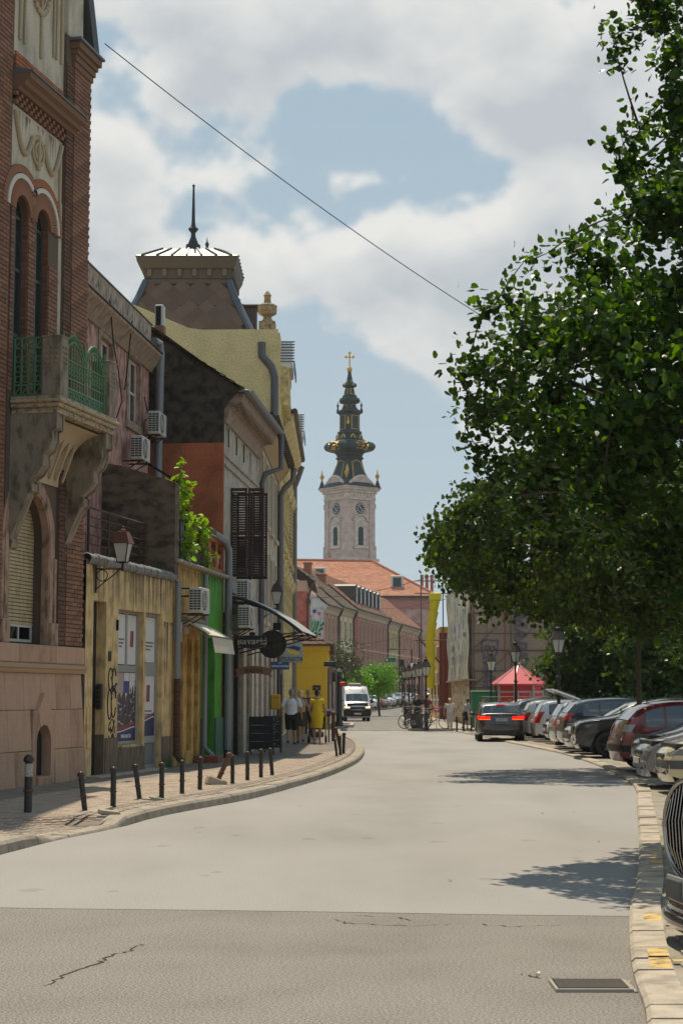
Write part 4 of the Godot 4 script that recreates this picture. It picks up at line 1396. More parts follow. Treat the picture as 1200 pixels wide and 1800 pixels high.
# ---- pink house set back behind the terrace
func pink_house():
	var T := frame(-6.29, 30.97, 6.2, 0.0)
	var v := thing("pink_house", "old pink two storey house set back behind the roof terrace", "house", T)
	var pink := mat("pink_stucco", 0.43, 0.235, 0.195, 0.92, {"tex": "blotch", "scale": 0.4, "detail": "grime", "dscale": V3(0.5, 0.2, 0.5)})
	var dirty := mat("dirty_cornice", 0.30, 0.215, 0.155, 0.95, {"tex": "blotch", "scale": 0.5, "detail": "blotch", "dscale": V3(0.7, 0.5, 0.7)})
	var g := Geo.new()
	var wins := [[4.4, 5.5, 8.3, 9.85], [7.3, 8.45, 8.3, 9.85], [10.1, 11.3, 8.35, 9.95]]
	g.wall(2.0, 12.4, 4.0, 10.4, wins, 0.0, 0.16)
	g.lim(2.0, 12.4, 0, 11.1, -7, -0.3)
	g.quad(V3(12.4, 4, 0), V3(12.4, 10.4, 0), V3(12.4, 10.4, -7), V3(12.4, 4, -7))
	put("wall", g, pink, v)
	for w in wins:
		g = Geo.new()
		g.lim(w[0] - 0.16, w[0], w[2] - 0.12, w[3] + 0.16, 0.0, 0.04, 0.01); g.lim(w[1], w[1] + 0.16, w[2] - 0.12, w[3] + 0.16, 0.0, 0.04, 0.01)
		g.lim(w[0], w[1], w[3], w[3] + 0.16, 0.0, 0.04, 0.01); g.lim(w[0] - 0.22, w[1] + 0.22, w[2] - 0.2, w[2] - 0.0, 0.0, 0.08, 0.01)
		put("window_surround", g, dirty, v)
		window(v, w[0], w[1], w[2], w[3], -0.08, 2, 2, mat("white_wood"), mat("dark_glass"), 0.07)
	g = Geo.new()
	g.run([V2(-0.1, 9.98), V2(0.06, 9.98), V2(0.10, 10.08), V2(0.18, 10.18), V2(0.22, 10.26), V2(0.32, 10.36), V2(0.32, 10.44), V2(-0.1, 10.44)], 2, 12.5)
	put("cornice", g, dirty, v, 0.4)
	g = Geo.new()
	g.lim(2, 12.4, 10.44, 11.2, -0.3, 0.05, 0.01)
	put("parapet", g, mat("parapet_stucco", 0.37, 0.285, 0.215, 0.95, {"tex": "blotch", "scale": 0.25, "detail": "grime", "dscale": V3(0.6, 0.4, 0.6)}), v)
	pbox("flashing", mat("lead_sheet"), v, V3(7.2, 11.22, -0.12), V3(10.6, 0.04, 0.40), 0.01)
	pbox("eave_strip", mat("roof_sheet"), v, V3(7.2, 10.46, 0.18), V3(10.6, 0.03, 0.36), 0.01)
	pipe("downpipe", [V3(12.3, 10.75, 0.15), V3(12.6, 10.75, 0.22), V3(12.68, 10.5, 0.24), V3(12.68, 4.5, 0.18)], 0.11, mat("zinc_pipe"), v)
	for s in [[7.0, 10.6, 0.3, 8.9, 9.4], [8.9, 9.4, 0.05, 8.85, 8.2], [9.2, 10.6, 0.3, 9.6, 9.0], [11.7, 9.2, 0.05, 11.85, 8.6]]:
		g = Geo.new()
		g.tube([V3(s[0], s[1], s[2]), V3((s[0] + s[3]) / 2, (s[1] + s[4]) / 2 - 0.2, 0.16), V3(s[3], s[4], 0.04)], 0.015, 5)
		put("cable", g, mat("black"), v)


func ac_unit(T: Transform3D, label: String, group := "air conditioners on the left facades", w := 0.82):
	var v := thing("air_conditioner", label, "air conditioner", T, group)
	var white := mat("ac_white", 0.55, 0.53, 0.48, 0.5, {"tex": "grain", "scale": 2.0})
	pbox("casing", white, v, V3(0, 0.29, 0), V3(w, 0.58, 0.30), 0.02)
	var g := Geo.new()
	g.prism(circle(V2(-w * 0.16, 0.29), 0.24, 20), 0.15, 0.156)
	var f := put("fan_guard", g, mat("fan_dark", 0.03, 0.035, 0.04, 0.6), v)
	g = Geo.new()
	for r in [0.06, 0.12, 0.18, 0.235]: g.ring(V3(-w * 0.16, 0.29, 0.165), r, 0.006, V3(0, 0, 1), 18, 4)
	for k in 6:
		var a := TAU * k / 6
		g.bar(V3(-w * 0.16, 0.29, 0.165), V3(-w * 0.16 + cos(a) * 0.24, 0.29 + sin(a) * 0.24, 0.165), 0.008)
	put("guard_ring", g, white, f)
	g = Geo.new()
	for s in [-1.0, 1.0]:
		for c in 3:
			for r in 8:
				g.box(V3(s * (w / 2 + 0.002), 0.09 + r * 0.058, -0.09 + c * 0.09), V3(0.006, 0.036, 0.075))
	put("louvre", g, mat("fan_dark"), v)
	g = Geo.new()
	for s in [-0.3, 0.3]:
		g.bar(V3(s, -0.02, -0.35), V3(s, -0.02, 0.16), 0.035); g.bar(V3(s, -0.02, 0.1), V3(s, -0.28, -0.35), 0.025)
	put("bracket", g, mat("rail_iron"), v)
	return v


func circle(c: Vector2, r: float, n: int, sy := 1.0) -> PackedVector2Array:
	var out := PackedVector2Array()
	for k in n: out.append(c + V2(cos(TAU * k / n) * r, sin(TAU * k / n) * r * sy))
	return out


# ---- ochre and green shop with a planted parapet
func ochre_green_house():
	var T := frame(-3.83, 38.35, 7.9, 0.12)
	var v := thing("green_shop", "narrow shop half ochre half bright green with a planted terrace above", "shop", T)
	var ochre := mat("ochre_stucco", 0.52, 0.32, 0.10, 0.92, {"tex": "blotch", "scale": 0.4, "detail": "blotch", "dscale": V3(1.2, 0.3, 1.2)})
	var green := mat("green_paint", 0.075, 0.30, 0.025, 0.75, {"tex": "grain", "scale": 0.8, "detail": "blotch", "dscale": V3(0.8, 0.2, 0.8)})
	var teal := mat("teal_paint", 0.07, 0.16, 0.10, 0.7, {"tex": "grain", "scale": 1.0})
	var dark := mat("dark_inside")
	var coping := mat("parapet_cap", 0.36, 0.30, 0.235, 0.9, {"tex": "grain", "scale": 1.0, "detail": "grime", "dscale": 1.0})
	var g := Geo.new()
	g.wall(0.0, 3.1, -0.1, 4.55, [[0.75, 1.3, -0.1, 2.95], [1.65, 2.15, 0.3, 2.9], [2.42, 2.85, -0.1, 2.9]], 0.0, 0.25)
	g.lim(0.0, 3.1, -0.1, 4.5, -6, -0.3)
	put("wall", g, ochre, v)
	g = Geo.new()
	g.wall(3.1, 5.75, -0.1, 4.55, [[3.42, 4.72, 0.0, 3.0, false, 0.35]], 0.0, 0.25)
	g.lim(3.1, 5.75, -0.1, 4.5, -6, -0.4)
	put("wall", g, green, v)
	g = Geo.new()
	g.lim(3.1, 3.42, -0.1, 1.02, 0.0, 0.05, 0.01); g.lim(4.72, 5.75, -0.1, 1.02, 0.0, 0.05, 0.01)
	put("pedestal", g, teal, v)
	for s in [[0.75, 1.3, 0.0, 2.95], [1.65, 2.15, 0.3, 2.9], [2.42, 2.85, 0.0, 2.9]]:
		var d := window(v, s[0], s[1], s[2], s[3], -0.2, 1, 4, mat("brown_wood", 0.12, 0.075, 0.035, 0.6), mat("ochre_blind", 0.30, 0.20, 0.08, 0.7), 0.07, "door")
	window(v, 3.42, 4.72, 0.02, 3.0, -0.22, 2, 1, mat("dark_green_wood", 0.02, 0.05, 0.03, 0.5), mat("dark_glass"), 0.07, "shop_window")
	pbox("doorstep", mat("red_step", 0.25, 0.085, 0.05, 0.85, {"tex": "grain", "scale": 1.5}), v, V3(2.65, 0.06, 0.30), V3(0.55, 0.18, 0.6), 0.015)
	for k in 13:
		pbox("coping_tile", coping, v, V3(0.22 + k * 0.44, 4.60, 0.03), V3(0.42, 0.09, 0.34), 0.025)
	drips(v, 0.05, 3.0, 4.5, 30, 0.9, 8)
	drips(v, 3.15, 5.6, 4.5, 16, 0.5, 9)
	g = Geo.new()
	g.quad(V3(1.5, 5.98, -0.03), V3(1.5, 6.40, -0.03), V3(1.5, 6.70, -0.53), V3(1.5, 6.02, -0.53))
	g.lim(1.48, 1.52, 5.95, 6.40, -0.05, -0.01)
	put("lime_screen", g, mat("lime_plastic", 0.42, 0.46, 0.14, 0.6, {"back": Color(0.5, 0.55, 0.2)}), v)
	g = Geo.new()
	g.bar(V3(1.5, 6.43, 0.0), V3(1.5, 7.05, -1.0), 0.05); g.bar(V3(1.5, 6.43, 0.0), V3(1.5, 5.6, 0.0), 0.05)
	put("screen_frame", g, mat("black"), v)
	g = Geo.new()
	g.lim(0.02, 1.5, 4.68, 5.62, -0.1, -0.06); g.lim(0.02, 0.06, 4.68, 5.62, -0.4, -0.06)
	put("blue_screen", g, mat("blue_tarp", 0.05, 0.075, 0.12, 0.5, {"tex": "blotch", "scale": 1.0}), v)
	g = Geo.new()
	for k in 4: g.bar(V3(0.02 + k * 0.5, 4.65, -0.05), V3(0.02 + k * 0.5, 5.68, -0.05), 0.04)
	g.bar(V3(0, 5.66, -0.05), V3(1.55, 5.66, -0.05), 0.06); g.bar(V3(1.5, 5.66, -0.05), V3(3.9, 5.50, -0.05), 0.05)
	put("screen_post", g, mat("rail_iron"), v)
	g = Geo.new()
	g.lim(1.55, 3.9, 4.66, 5.2, -0.3, -0.05, 0.03)
	put("planter", g, mat("planter_brown", 0.07, 0.035, 0.022, 0.8), v)
	var orange := mat("orange_stucco", 0.43, 0.135, 0.055, 0.9, {"tex": "blotch", "scale": 0.6, "detail": "grime", "dscale": 0.8})
	g = Geo.new()
	g.lim(3.9, 5.75, 4.66, 4.78, -0.3, 0.02, 0.01); g.lim(3.9, 5.75, 5.42, 5.55, -0.3, 0.04, 0.015)
	for x in [3.98, 4.85, 5.65]: g.lim(x - 0.1, x + 0.1, 4.78, 5.42, -0.26, 0.0, 0.01)
	put("balustrade", g, orange, v)
	for x in [4.25, 4.55, 5.1, 5.38]:
		g = Geo.new()
		g.lathe([V2(0.06, 0), V2(0.05, 0.05), V2(0.085, 0.2), V2(0.05, 0.38), V2(0.04, 0.5), V2(0.06, 0.64)], 10, V3(x, 4.78, -0.13))
		put("baluster", g, mat("buff_stone", 0.42, 0.30, 0.17, 0.9), v, 0.8)
	pipe("downpipe", [V3(3.14, 4.5, 0.1), V3(3.14, 0.35, 0.1), V3(3.2, 0.12, 0.3)], 0.065, mat("zinc_pipe"), v)
	pipe("downpipe", [V3(4.2, 5.6, 0.05), V3(5.3, 5.52, 0.12), V3(5.68, 5.3, 0.14), V3(5.70, 5.0, 0.14), V3(5.70, 0.2, 0.14)], 0.10, mat("zinc_pipe"), v)
	for s in [[0.55, 4.0, 0.3], [1.0, 3.85, 0.35]]:
		g = Geo.new()
		g.bar(V3(s[0], s[1], 0), V3(s[0], s[1], s[2]), 0.035)
		put("hook", g, mat("black"), v)
	pbox("meter_box", mat("meter_grey", 0.30, 0.31, 0.32, 0.6), v, V3(0.30, 3.0, 0.10), V3(0.22, 0.45, 0.16), 0.015)
	pbox("paper_notice", mat("poster_paper"), v, V3(1.48, 3.15, 0.02), V3(0.5, 0.3, 0.012))
	var sh := thing("balcony_shrub", "bright green shrub spilling over the terrace of the green shop", "shrub", T)
	var stem := Geo.new()
	var tips := []
	for k in 26:
		var a := V3(rnd(0.5, 3.6), 5.15, -0.15)
		var b := a + V3(rnd(-0.2, 0.2), rnd(0.4, 1.0) * (1.9 if a.x < 1.5 else 0.8), rnd(0.0, 0.25))
		if k > 18: b = a + V3(rnd(-0.2, 0.4), rnd(-0.5, 0.1), rnd(0.25, 0.45))
		stem.tube([a, a.lerp(b, 0.5) + V3(0, 0.06, 0), b], 0.012, 5, 0.005)
		tips.append([a, b])
	put("stem", stem, mat("twig", 0.10, 0.07, 0.04, 0.8), sh)
	var lf := leaf_mesh(0.14, 0.085)
	var xf := []
	var cols := []
	for k in 620:
		var t: Array = tips[rng.randi() % tips.size()]
		var p: Vector3 = t[0].lerp(t[1], pow(rng.randf(), 0.5)) + V3(rng.randfn(0, 0.07), rng.randfn(0, 0.06), rng.randfn(0, 0.06))
		xf.append(Transform3D(rand_basis(rng, 0.8), p))
		var v2 := rnd(0.75, 1.3)
		cols.append(Color(0.32 * v2, 0.42 * v2, 0.03 * v2))
	pieces("leaf", lf, [mat("lime_leaf", 0.30, 0.40, 0.03, 0.5, {"back": Color(0.55, 0.8, 0.06)}), mat("lime_leaf_dark", 0.12, 0.22, 0.02, 0.5, {"back": Color(0.45, 0.7, 0.06)})], xf, cols, sh, mat("lime_leaf_mass", 1, 1, 1, 0.5, {"vc": true, "back": Color(0.9, 1.0, 0.4)}), 150)
	var aw := thing("awning", "small white canvas awning with hanging valance over the ochre shopfront", "awning", T)
	var can := mat("white_canvas", 0.62, 0.56, 0.44, 0.85, {"tex": "grain", "scale": 1.5, "back": Color(0.3, 0.27, 0.2)})
	g = Geo.new()
	g.loft([[V3(0.75, 3.30, 0.05), V3(3.0, 3.30, 0.05)], [V3(0.75, 3.14, 0.42), V3(3.0, 3.14, 0.42)], [V3(0.75, 2.92, 0.78), V3(3.0, 2.92, 0.78)]], false)
	put("canvas", g, can, aw, 0.6)
	g = Geo.new()
	g.quad(V3(0.75, 2.92, 0.79), V3(3.0, 2.92, 0.79), V3(3.02, 2.55, 0.86), V3(0.73, 2.55, 0.86))
	put("valance", g, can, aw)
	g = Geo.new()
	g.tube([V3(0.7, 3.32, 0.08), V3(3.05, 3.32, 0.08)], 0.06, 10)
	g.bar(V3(0.74, 3.2, 0.05), V3(0.74, 2.9, 0.76), 0.03); g.bar(V3(3.0, 3.2, 0.05), V3(3.0, 2.9, 0.76), 0.03)
	g.bar(V3(0.72, 2.92, 0.78), V3(3.03, 2.92, 0.78), 0.04)
	put("frame", g, mat("awning_frame", 0.20, 0.15, 0.09, 0.6), aw, 0.5)
	ac_unit(T * Transform3D(Basis(), V3(1.05, 3.45, 0.42)), "air conditioner with side louvres above the white canvas awning", "", 0.86)

func tiled(called: String, parent: Node, a0: Vector3, a1: Vector3, b0: Vector3, b1: Vector3, courses: int, per: int, base: Color, spread := 0.2, lift := 0.03) -> MeshInstance3D:
	var g := Geo.new()
	g.colored = true
	var n := (a1 - a0).cross(b0 - a0).normalized()
	if n.y < 0: n = -n
	for i in courses:
		var t0 := float(i) / courses
		var t1 := float(i + 1) / courses
		for k in per:
			var u0 := float(k) / per
			var u1 := (k + 0.94) / per
			var v := 1.0 + rnd(-spread, spread)
			g.col = Color(base.r * v, base.g * v * rnd(0.94, 1.06), base.b * v)
			var l := a0.lerp(b0, t0)
			var r := a1.lerp(b1, t0)
			var l1 := a0.lerp(b0, t1)
			var r1 := a1.lerp(b1, t1)
			var j := lift * rnd(0.7, 1.3)
			var p0 := l.lerp(r, u0)
			var p1 := l.lerp(r, u1)
			var m0 := l.lerp(r, (u0 + u1) / 2) + n * j * 1.5
			g.quad(p0 + n * j, m0, l1.lerp(r1, (u0 + u1) / 2) + n * j * 0.4, l1.lerp(r1, u0) + n * 0.002)
			g.quad(m0, p1 + n * j, l1.lerp(r1, u1) + n * 0.002, l1.lerp(r1, (u0 + u1) / 2) + n * j * 0.4)
			g.quad(p0 - n * 0.02, p1 - n * 0.02, p1 + n * j, p0 + n * j)
	g.col = Color(base.r * 0.5, base.g * 0.5, base.b * 0.5)
	g.quad(a0 - n * 0.03, a1 - n * 0.03, b1 - n * 0.03, b0 - n * 0.03)
	return put(called, g, mat("roof_tiles", 1, 1, 1, 0.9, {"vc": true}), parent)


func wall_lamp(T: Transform3D, label: String, rust := true):
	var v := thing("wall_lantern", label, "street lamp", T, "old lanterns on wall brackets")
	var iron := mat("lamp_iron", 0.03, 0.025, 0.022, 0.6, {"metal": 0.3})
	var g := Geo.new()
	g.lim(-0.02, 0.02, -0.42, 0.12, 0.0, 0.03)
	g.tube([V3(0, 0.05, 0.02), V3(0, 0.05, 0.56)], 0.018, 6)
	g.tube([V3(0, -0.35, 0.02), V3(0, -0.2, 0.2), V3(0, -0.06, 0.4), V3(0, 0.04, 0.5)], 0.012, 6)
	g.ring(V3(0, -0.08, 0.14), 0.11, 0.011, V3(1, 0, 0), 18, 5)
	g.tube([V3(0, 0.0, 0.56), V3(0, 0.16, 0.56)], 0.025, 8)
	put("bracket", g, iron, v)
	lantern(v, V3(0, 0.16, 0.56), 0.86, mat("rusty_hood", 0.15, 0.055, 0.035, 0.7, {"tex": "grain", "scale": 3.0}) if rust else mat("dark_hood", 0.06, 0.04, 0.03, 0.6), iron, 4)


func lantern(v: Node3D, o: Vector3, s: float, hood: Material, iron: Material, sides: int):
	var turn := PI / sides
	var pane := mat("lantern_glass", 0.7, 0.69, 0.64, 0.3, {"alpha": 0.7, "back": Color(0.5, 0.5, 0.46)})
	var g := Geo.new()
	g.lathe([V2(0.13 * s, 0), V2(0.155 * s, 0.012 * s), V2(0.15 * s, 0.03 * s), V2(0.0, 0.03 * s)], sides, o, Basis(), turn)
	for k in sides:
		var a := turn + TAU * k / sides
		g.bar(o + V3(cos(a) * 0.14, 0.02, sin(a) * 0.14) * s, o + V3(cos(a) * 0.25, 0.45, sin(a) * 0.25) * s, 0.022 * s)
	g.tube([o + V3(0, 0.03, 0) * s, o + V3(0, 0.20, 0) * s], 0.045 * s, 8)
	put("lantern_frame", g, iron, v)
	g = Geo.new()
	g.lathe([V2(0.136 * s, 0.03 * s), V2(0.243 * s, 0.44 * s)], sides, o, Basis(), turn)
	put("lantern_pane", g, pane, v)
	g = Geo.new()
	g.ball(o + V3(0, 0.27, 0) * s, V3(0.06, 0.09, 0.06) * s, 8)
	put("bulb", g, mat("bulb_white", 0.6, 0.58, 0.52, 0.4), v, 1.0)
	g = Geo.new()
	g.lathe([V2(0.25 * s, 0.44 * s), V2(0.295 * s, 0.45 * s), V2(0.275 * s, 0.49 * s), V2(0.17 * s, 0.70 * s), V2(0.165 * s, 0.72 * s), V2(0.0, 0.74 * s)], sides, o, Basis(), turn)
	g.lathe([V2(0.05 * s, 0.72 * s), V2(0.06 * s, 0.76 * s), V2(0.02 * s, 0.80 * s), V2(0.025 * s, 0.83 * s), V2(0.0, 0.86 * s)], 8, o)
	put("hood", g, hood, v)


# ---- grey house with a sooty gable
func grey_house():
	var T := frame(-3.05, 44.0, 4.5, 0.12)
	var v := thing("grey_house", "grey two storey house with black sooty gable above an orange painted strip", "house", T)
	var grey := mat("grey_stucco", 0.46, 0.405, 0.33, 0.92, {"tex": "grain", "scale": 0.5, "detail": "blotch", "dscale": V3(0.5, 0.3, 0.5), "bump": 0.3})
	var zinc := mat("zinc_pipe")
	var dark := mat("dark_inside")
	var g := Geo.new()
	g.wall(0, 7.1, -0.1, 9.3, [[0.35, 2.0, -0.1, 3.0, false, 0.4], [2.5, 3.5, -0.1, 3.0], [4.2, 5.2, -0.1, 3.05], [5.9, 6.7, -0.1, 3.05], [1.35, 2.45, 4.75, 7.0], [4.4, 5.4, 4.75, 7.0]], 0.0, 0.25)
	g.lim(0.02, 7.1, -0.1, 9.3, -10, -0.45)
	g.quad(V3(7.1, 0, 0), V3(7.1, 9.3, 0), V3(7.1, 9.3, -0.5), V3(7.1, 0, -0.5))
	put("wall", g, grey, v)
	var side := Transform3D(Basis(V3(0, 0, 1), V3(0, 1, 0), V3(1, 0, 0)), Vector3.ZERO)
	g = Geo.new()
	g.prism(PackedVector2Array([V2(0.0, 8.1), V2(0.0, 9.0), V2(0.12, 9.2), V2(0.32, 9.42), V2(0.45, 9.5), V2(-1.65, 11.05), V2(-6, 13.6), V2(-10, 11.2), V2(-10, 8.1)]), -0.12, 0.05, side)
	put("gable", g, mat("soot_stucco", 0.062, 0.047, 0.036, 0.97, {"tex": "blotch", "scale": 0.5, "detail": "grime", "dscale": 0.35, "bump": 0.6}), v)
	g = Geo.new()
	g.lim(-0.125, 0.02, -0.1, 8.1, -9, 0.004)
	put("painted_strip", g, mat("terracotta_paint", 0.40, 0.125, 0.055, 0.9, {"tex": "grain", "scale": 0.5, "detail": "blotch", "dscale": 0.15}), v)
	tiled("roof", v, V3(-0.2, 9.52, 0.5), V3(7.2, 9.52, 0.5), V3(-0.2, 13.8, -6.0), V3(7.2, 13.8, -6.0), 26, 24, Color(0.13, 0.07, 0.05), 0.25)
	g = Geo.new()
	g.run([V2(-0.1, 8.65), V2(0.06, 8.65), V2(0.10, 8.8), V2(0.16, 9.05), V2(0.45, 9.2), V2(0.52, 9.42), V2(-0.1, 9.42)], 0, 7.15)
	put("eave_moulding", g, mat("dirty_cornice"), v, 0.5)
	for k in 26:
		pbox("dentil", mat("dirty_cornice"), v, V3(0.16 + k * 0.27, 9.13, 0.30), V3(0.11, 0.10, 0.30), 0.01)
	g = Geo.new()
	g.lim(-0.1, 7.2, 9.44, 9.5, -0.2, 0.66, 0.01)
	put("eave_sheet", g, zinc, v)
	g = Geo.new()
	var gut := []
	for x in [-0.15, 7.3]:
		var ring := []
		for k in 7: ring.append(V3(x, 9.5 - 0.09 * sin(PI * k / 6), 0.66 - 0.09 * cos(PI * k / 6)))
		gut.append(ring)
	g.loft(gut, false)
	put("gutter", g, zinc, v, 0.6)
	pipe("downpipe", [V3(7.25, 9.45, 0.66), V3(7.25, 8.4, 0.66), V3(7.0, 8.2, 0.2), V3(6.95, 7.9, 0.12), V3(6.95, 3.2, 0.12)], 0.085, mat("dark_zinc", 0.12, 0.125, 0.13, 0.5, {"metal": 0.3}), v)
	for x in [0.7, 2.2, 3.7]:
		pbox("air_slot", dark, v, V3(x, 8.35, 0.012), V3(0.05, 0.5, 0.03))
	for y in [7.55, 7.8]:
		pbox("moulding", grey, v, V3(3.55, y, 0.03), V3(7.0, 0.07, 0.06), 0.01)
	drips(v, 0.1, 7.0, 8.6, 40, 1.4, 12)
	drips(v, 1.3, 2.5, 4.7, 12, 0.9, 13)
	drips(v, 0.1, 7.0, 4.4, 24, 0.9, 14)
	var brown := mat("shutter_brown", 0.045, 0.018, 0.012, 0.6, {"tex": "grain", "scale": 2.0})
	for w in [[1.35, 2.45], [4.4, 5.4]]:
		window(v, w[0], w[1], 4.75, 7.0, -0.15, 2, 2, mat("brown_wood"), mat("dark_glass"), 0.07)
	for s in [[1.28, 0.0, 0.44], [1.34, 0.46, 0.88], [2.50, 0.0, 0.42], [2.44, 0.44, 0.84]]:
		g = Geo.new()
		for y in [4.72, 5.82, 7.0]: g.lim(s[0] - 0.025, s[0] + 0.025, y, y + 0.08, s[1], s[2], 0.006)
		g.lim(s[0] - 0.025, s[0] + 0.025, 4.72, 7.08, s[1], s[1] + 0.05, 0.006); g.lim(s[0] - 0.025, s[0] + 0.025, 4.72, 7.08, s[2] - 0.05, s[2], 0.006)
		var sh := put("shutter", g, brown, v)
		var sl := Geo.new()
		sl.box(Vector3.ZERO, V3(0.05, 0.012, s[2] - s[1] - 0.1), 0.0, Basis(Vector3.BACK, 0.7))
		var sm := sl.mesh()
		for k in 34:
			var y := 4.84 + k * 0.066
			if absf(y - 5.86) < 0.05: continue
			var o := MeshInstance3D.new()
			o.mesh = sm
			o.material_override = brown
			o.name = "slat"
			sh.add_child(o, true)
			o.position = V3(s[0], y, (s[1] + s[2]) / 2)
	for d in [[0.35, 2.0, 2.95], [2.5, 3.5, 3.0], [4.2, 5.2, 3.05], [5.9, 6.7, 3.05]]:
		window(v, d[0], d[1], -0.02, d[2], -0.2, 2, 2, mat("black_frame", 0.015, 0.015, 0.016, 0.4), mat("dark_glass"), 0.07, "shop_window")
	g = Geo.new()
	g.lim(0.0, 0.34, -0.1, 3.2, 0.0, 0.12, 0.01); g.lim(2.02, 2.3, -0.1, 3.2, 0.0, 0.12, 0.01); g.lim(0.0, 2.3, 3.2, 3.7, 0.0, 0.12, 0.01)
	put("bar_front", g, mat("bar_black", 0.016, 0.018, 0.016, 0.5, {"tex": "grain", "scale": 2.0}), v)
	g = Geo.new()
	g.lim(2.35, 2.45, -0.1, 3.15, 0.0, 0.08, 0.01); g.lim(3.55, 4.1, -0.1, 3.15, 0.0, 0.07, 0.01); g.lim(5.3, 5.8, -0.1, 3.15, 0.0, 0.07, 0.01)
	put("pilaster", g, mat("pale_stucco", 0.52, 0.45, 0.35, 0.9, {"tex": "grain", "scale": 0.8}), v)
	pbox("dark_panel", mat("net_green", 0.045, 0.05, 0.035, 0.8), v, V3(2.6, 3.95, 0.03), V3(2.2, 0.7, 0.05))
	pbox("chimney", mat("brick_arch"), v, V3(0.3, 11.1, -1.78), V3(0.3, 0.4, 0.26), 0.01)
	pbox("roof_vent", mat("white_metal", 0.5, 0.48, 0.45, 0.5), v, V3(0.3, 11.55, -1.78), V3(0.3, 0.6, 0.22), 0.01)
	pbox("vent_opening", dark, v, V3(0.148, 11.55, -1.80), V3(0.01, 0.52, 0.14))
	ac_unit(T * Transform3D(Basis(Vector3.UP, 0.0), V3(1.0, 4.02, 0.42)), "air conditioner under the brown open shutters of the grey house")
	ac_unit(T * Transform3D(Basis(), V3(-0.15, 3.28, 0.62)), "air conditioner beside the black round sign, lowest one on the grey house")
	ac_unit(frame(-6.29, 30.97, 6.2, 0.0) * Transform3D(Basis(), V3(11.75, 8.2, 0.38)), "air conditioner beside the pink house's downpipe, higher of two")
	ac_unit(frame(-6.29, 30.97, 6.2, 0.0) * Transform3D(Basis(), V3(9.9, 7.3, 0.38)), "air conditioner right above the sooty terrace wall, lower on the pink house")
	bar_canopy(T)


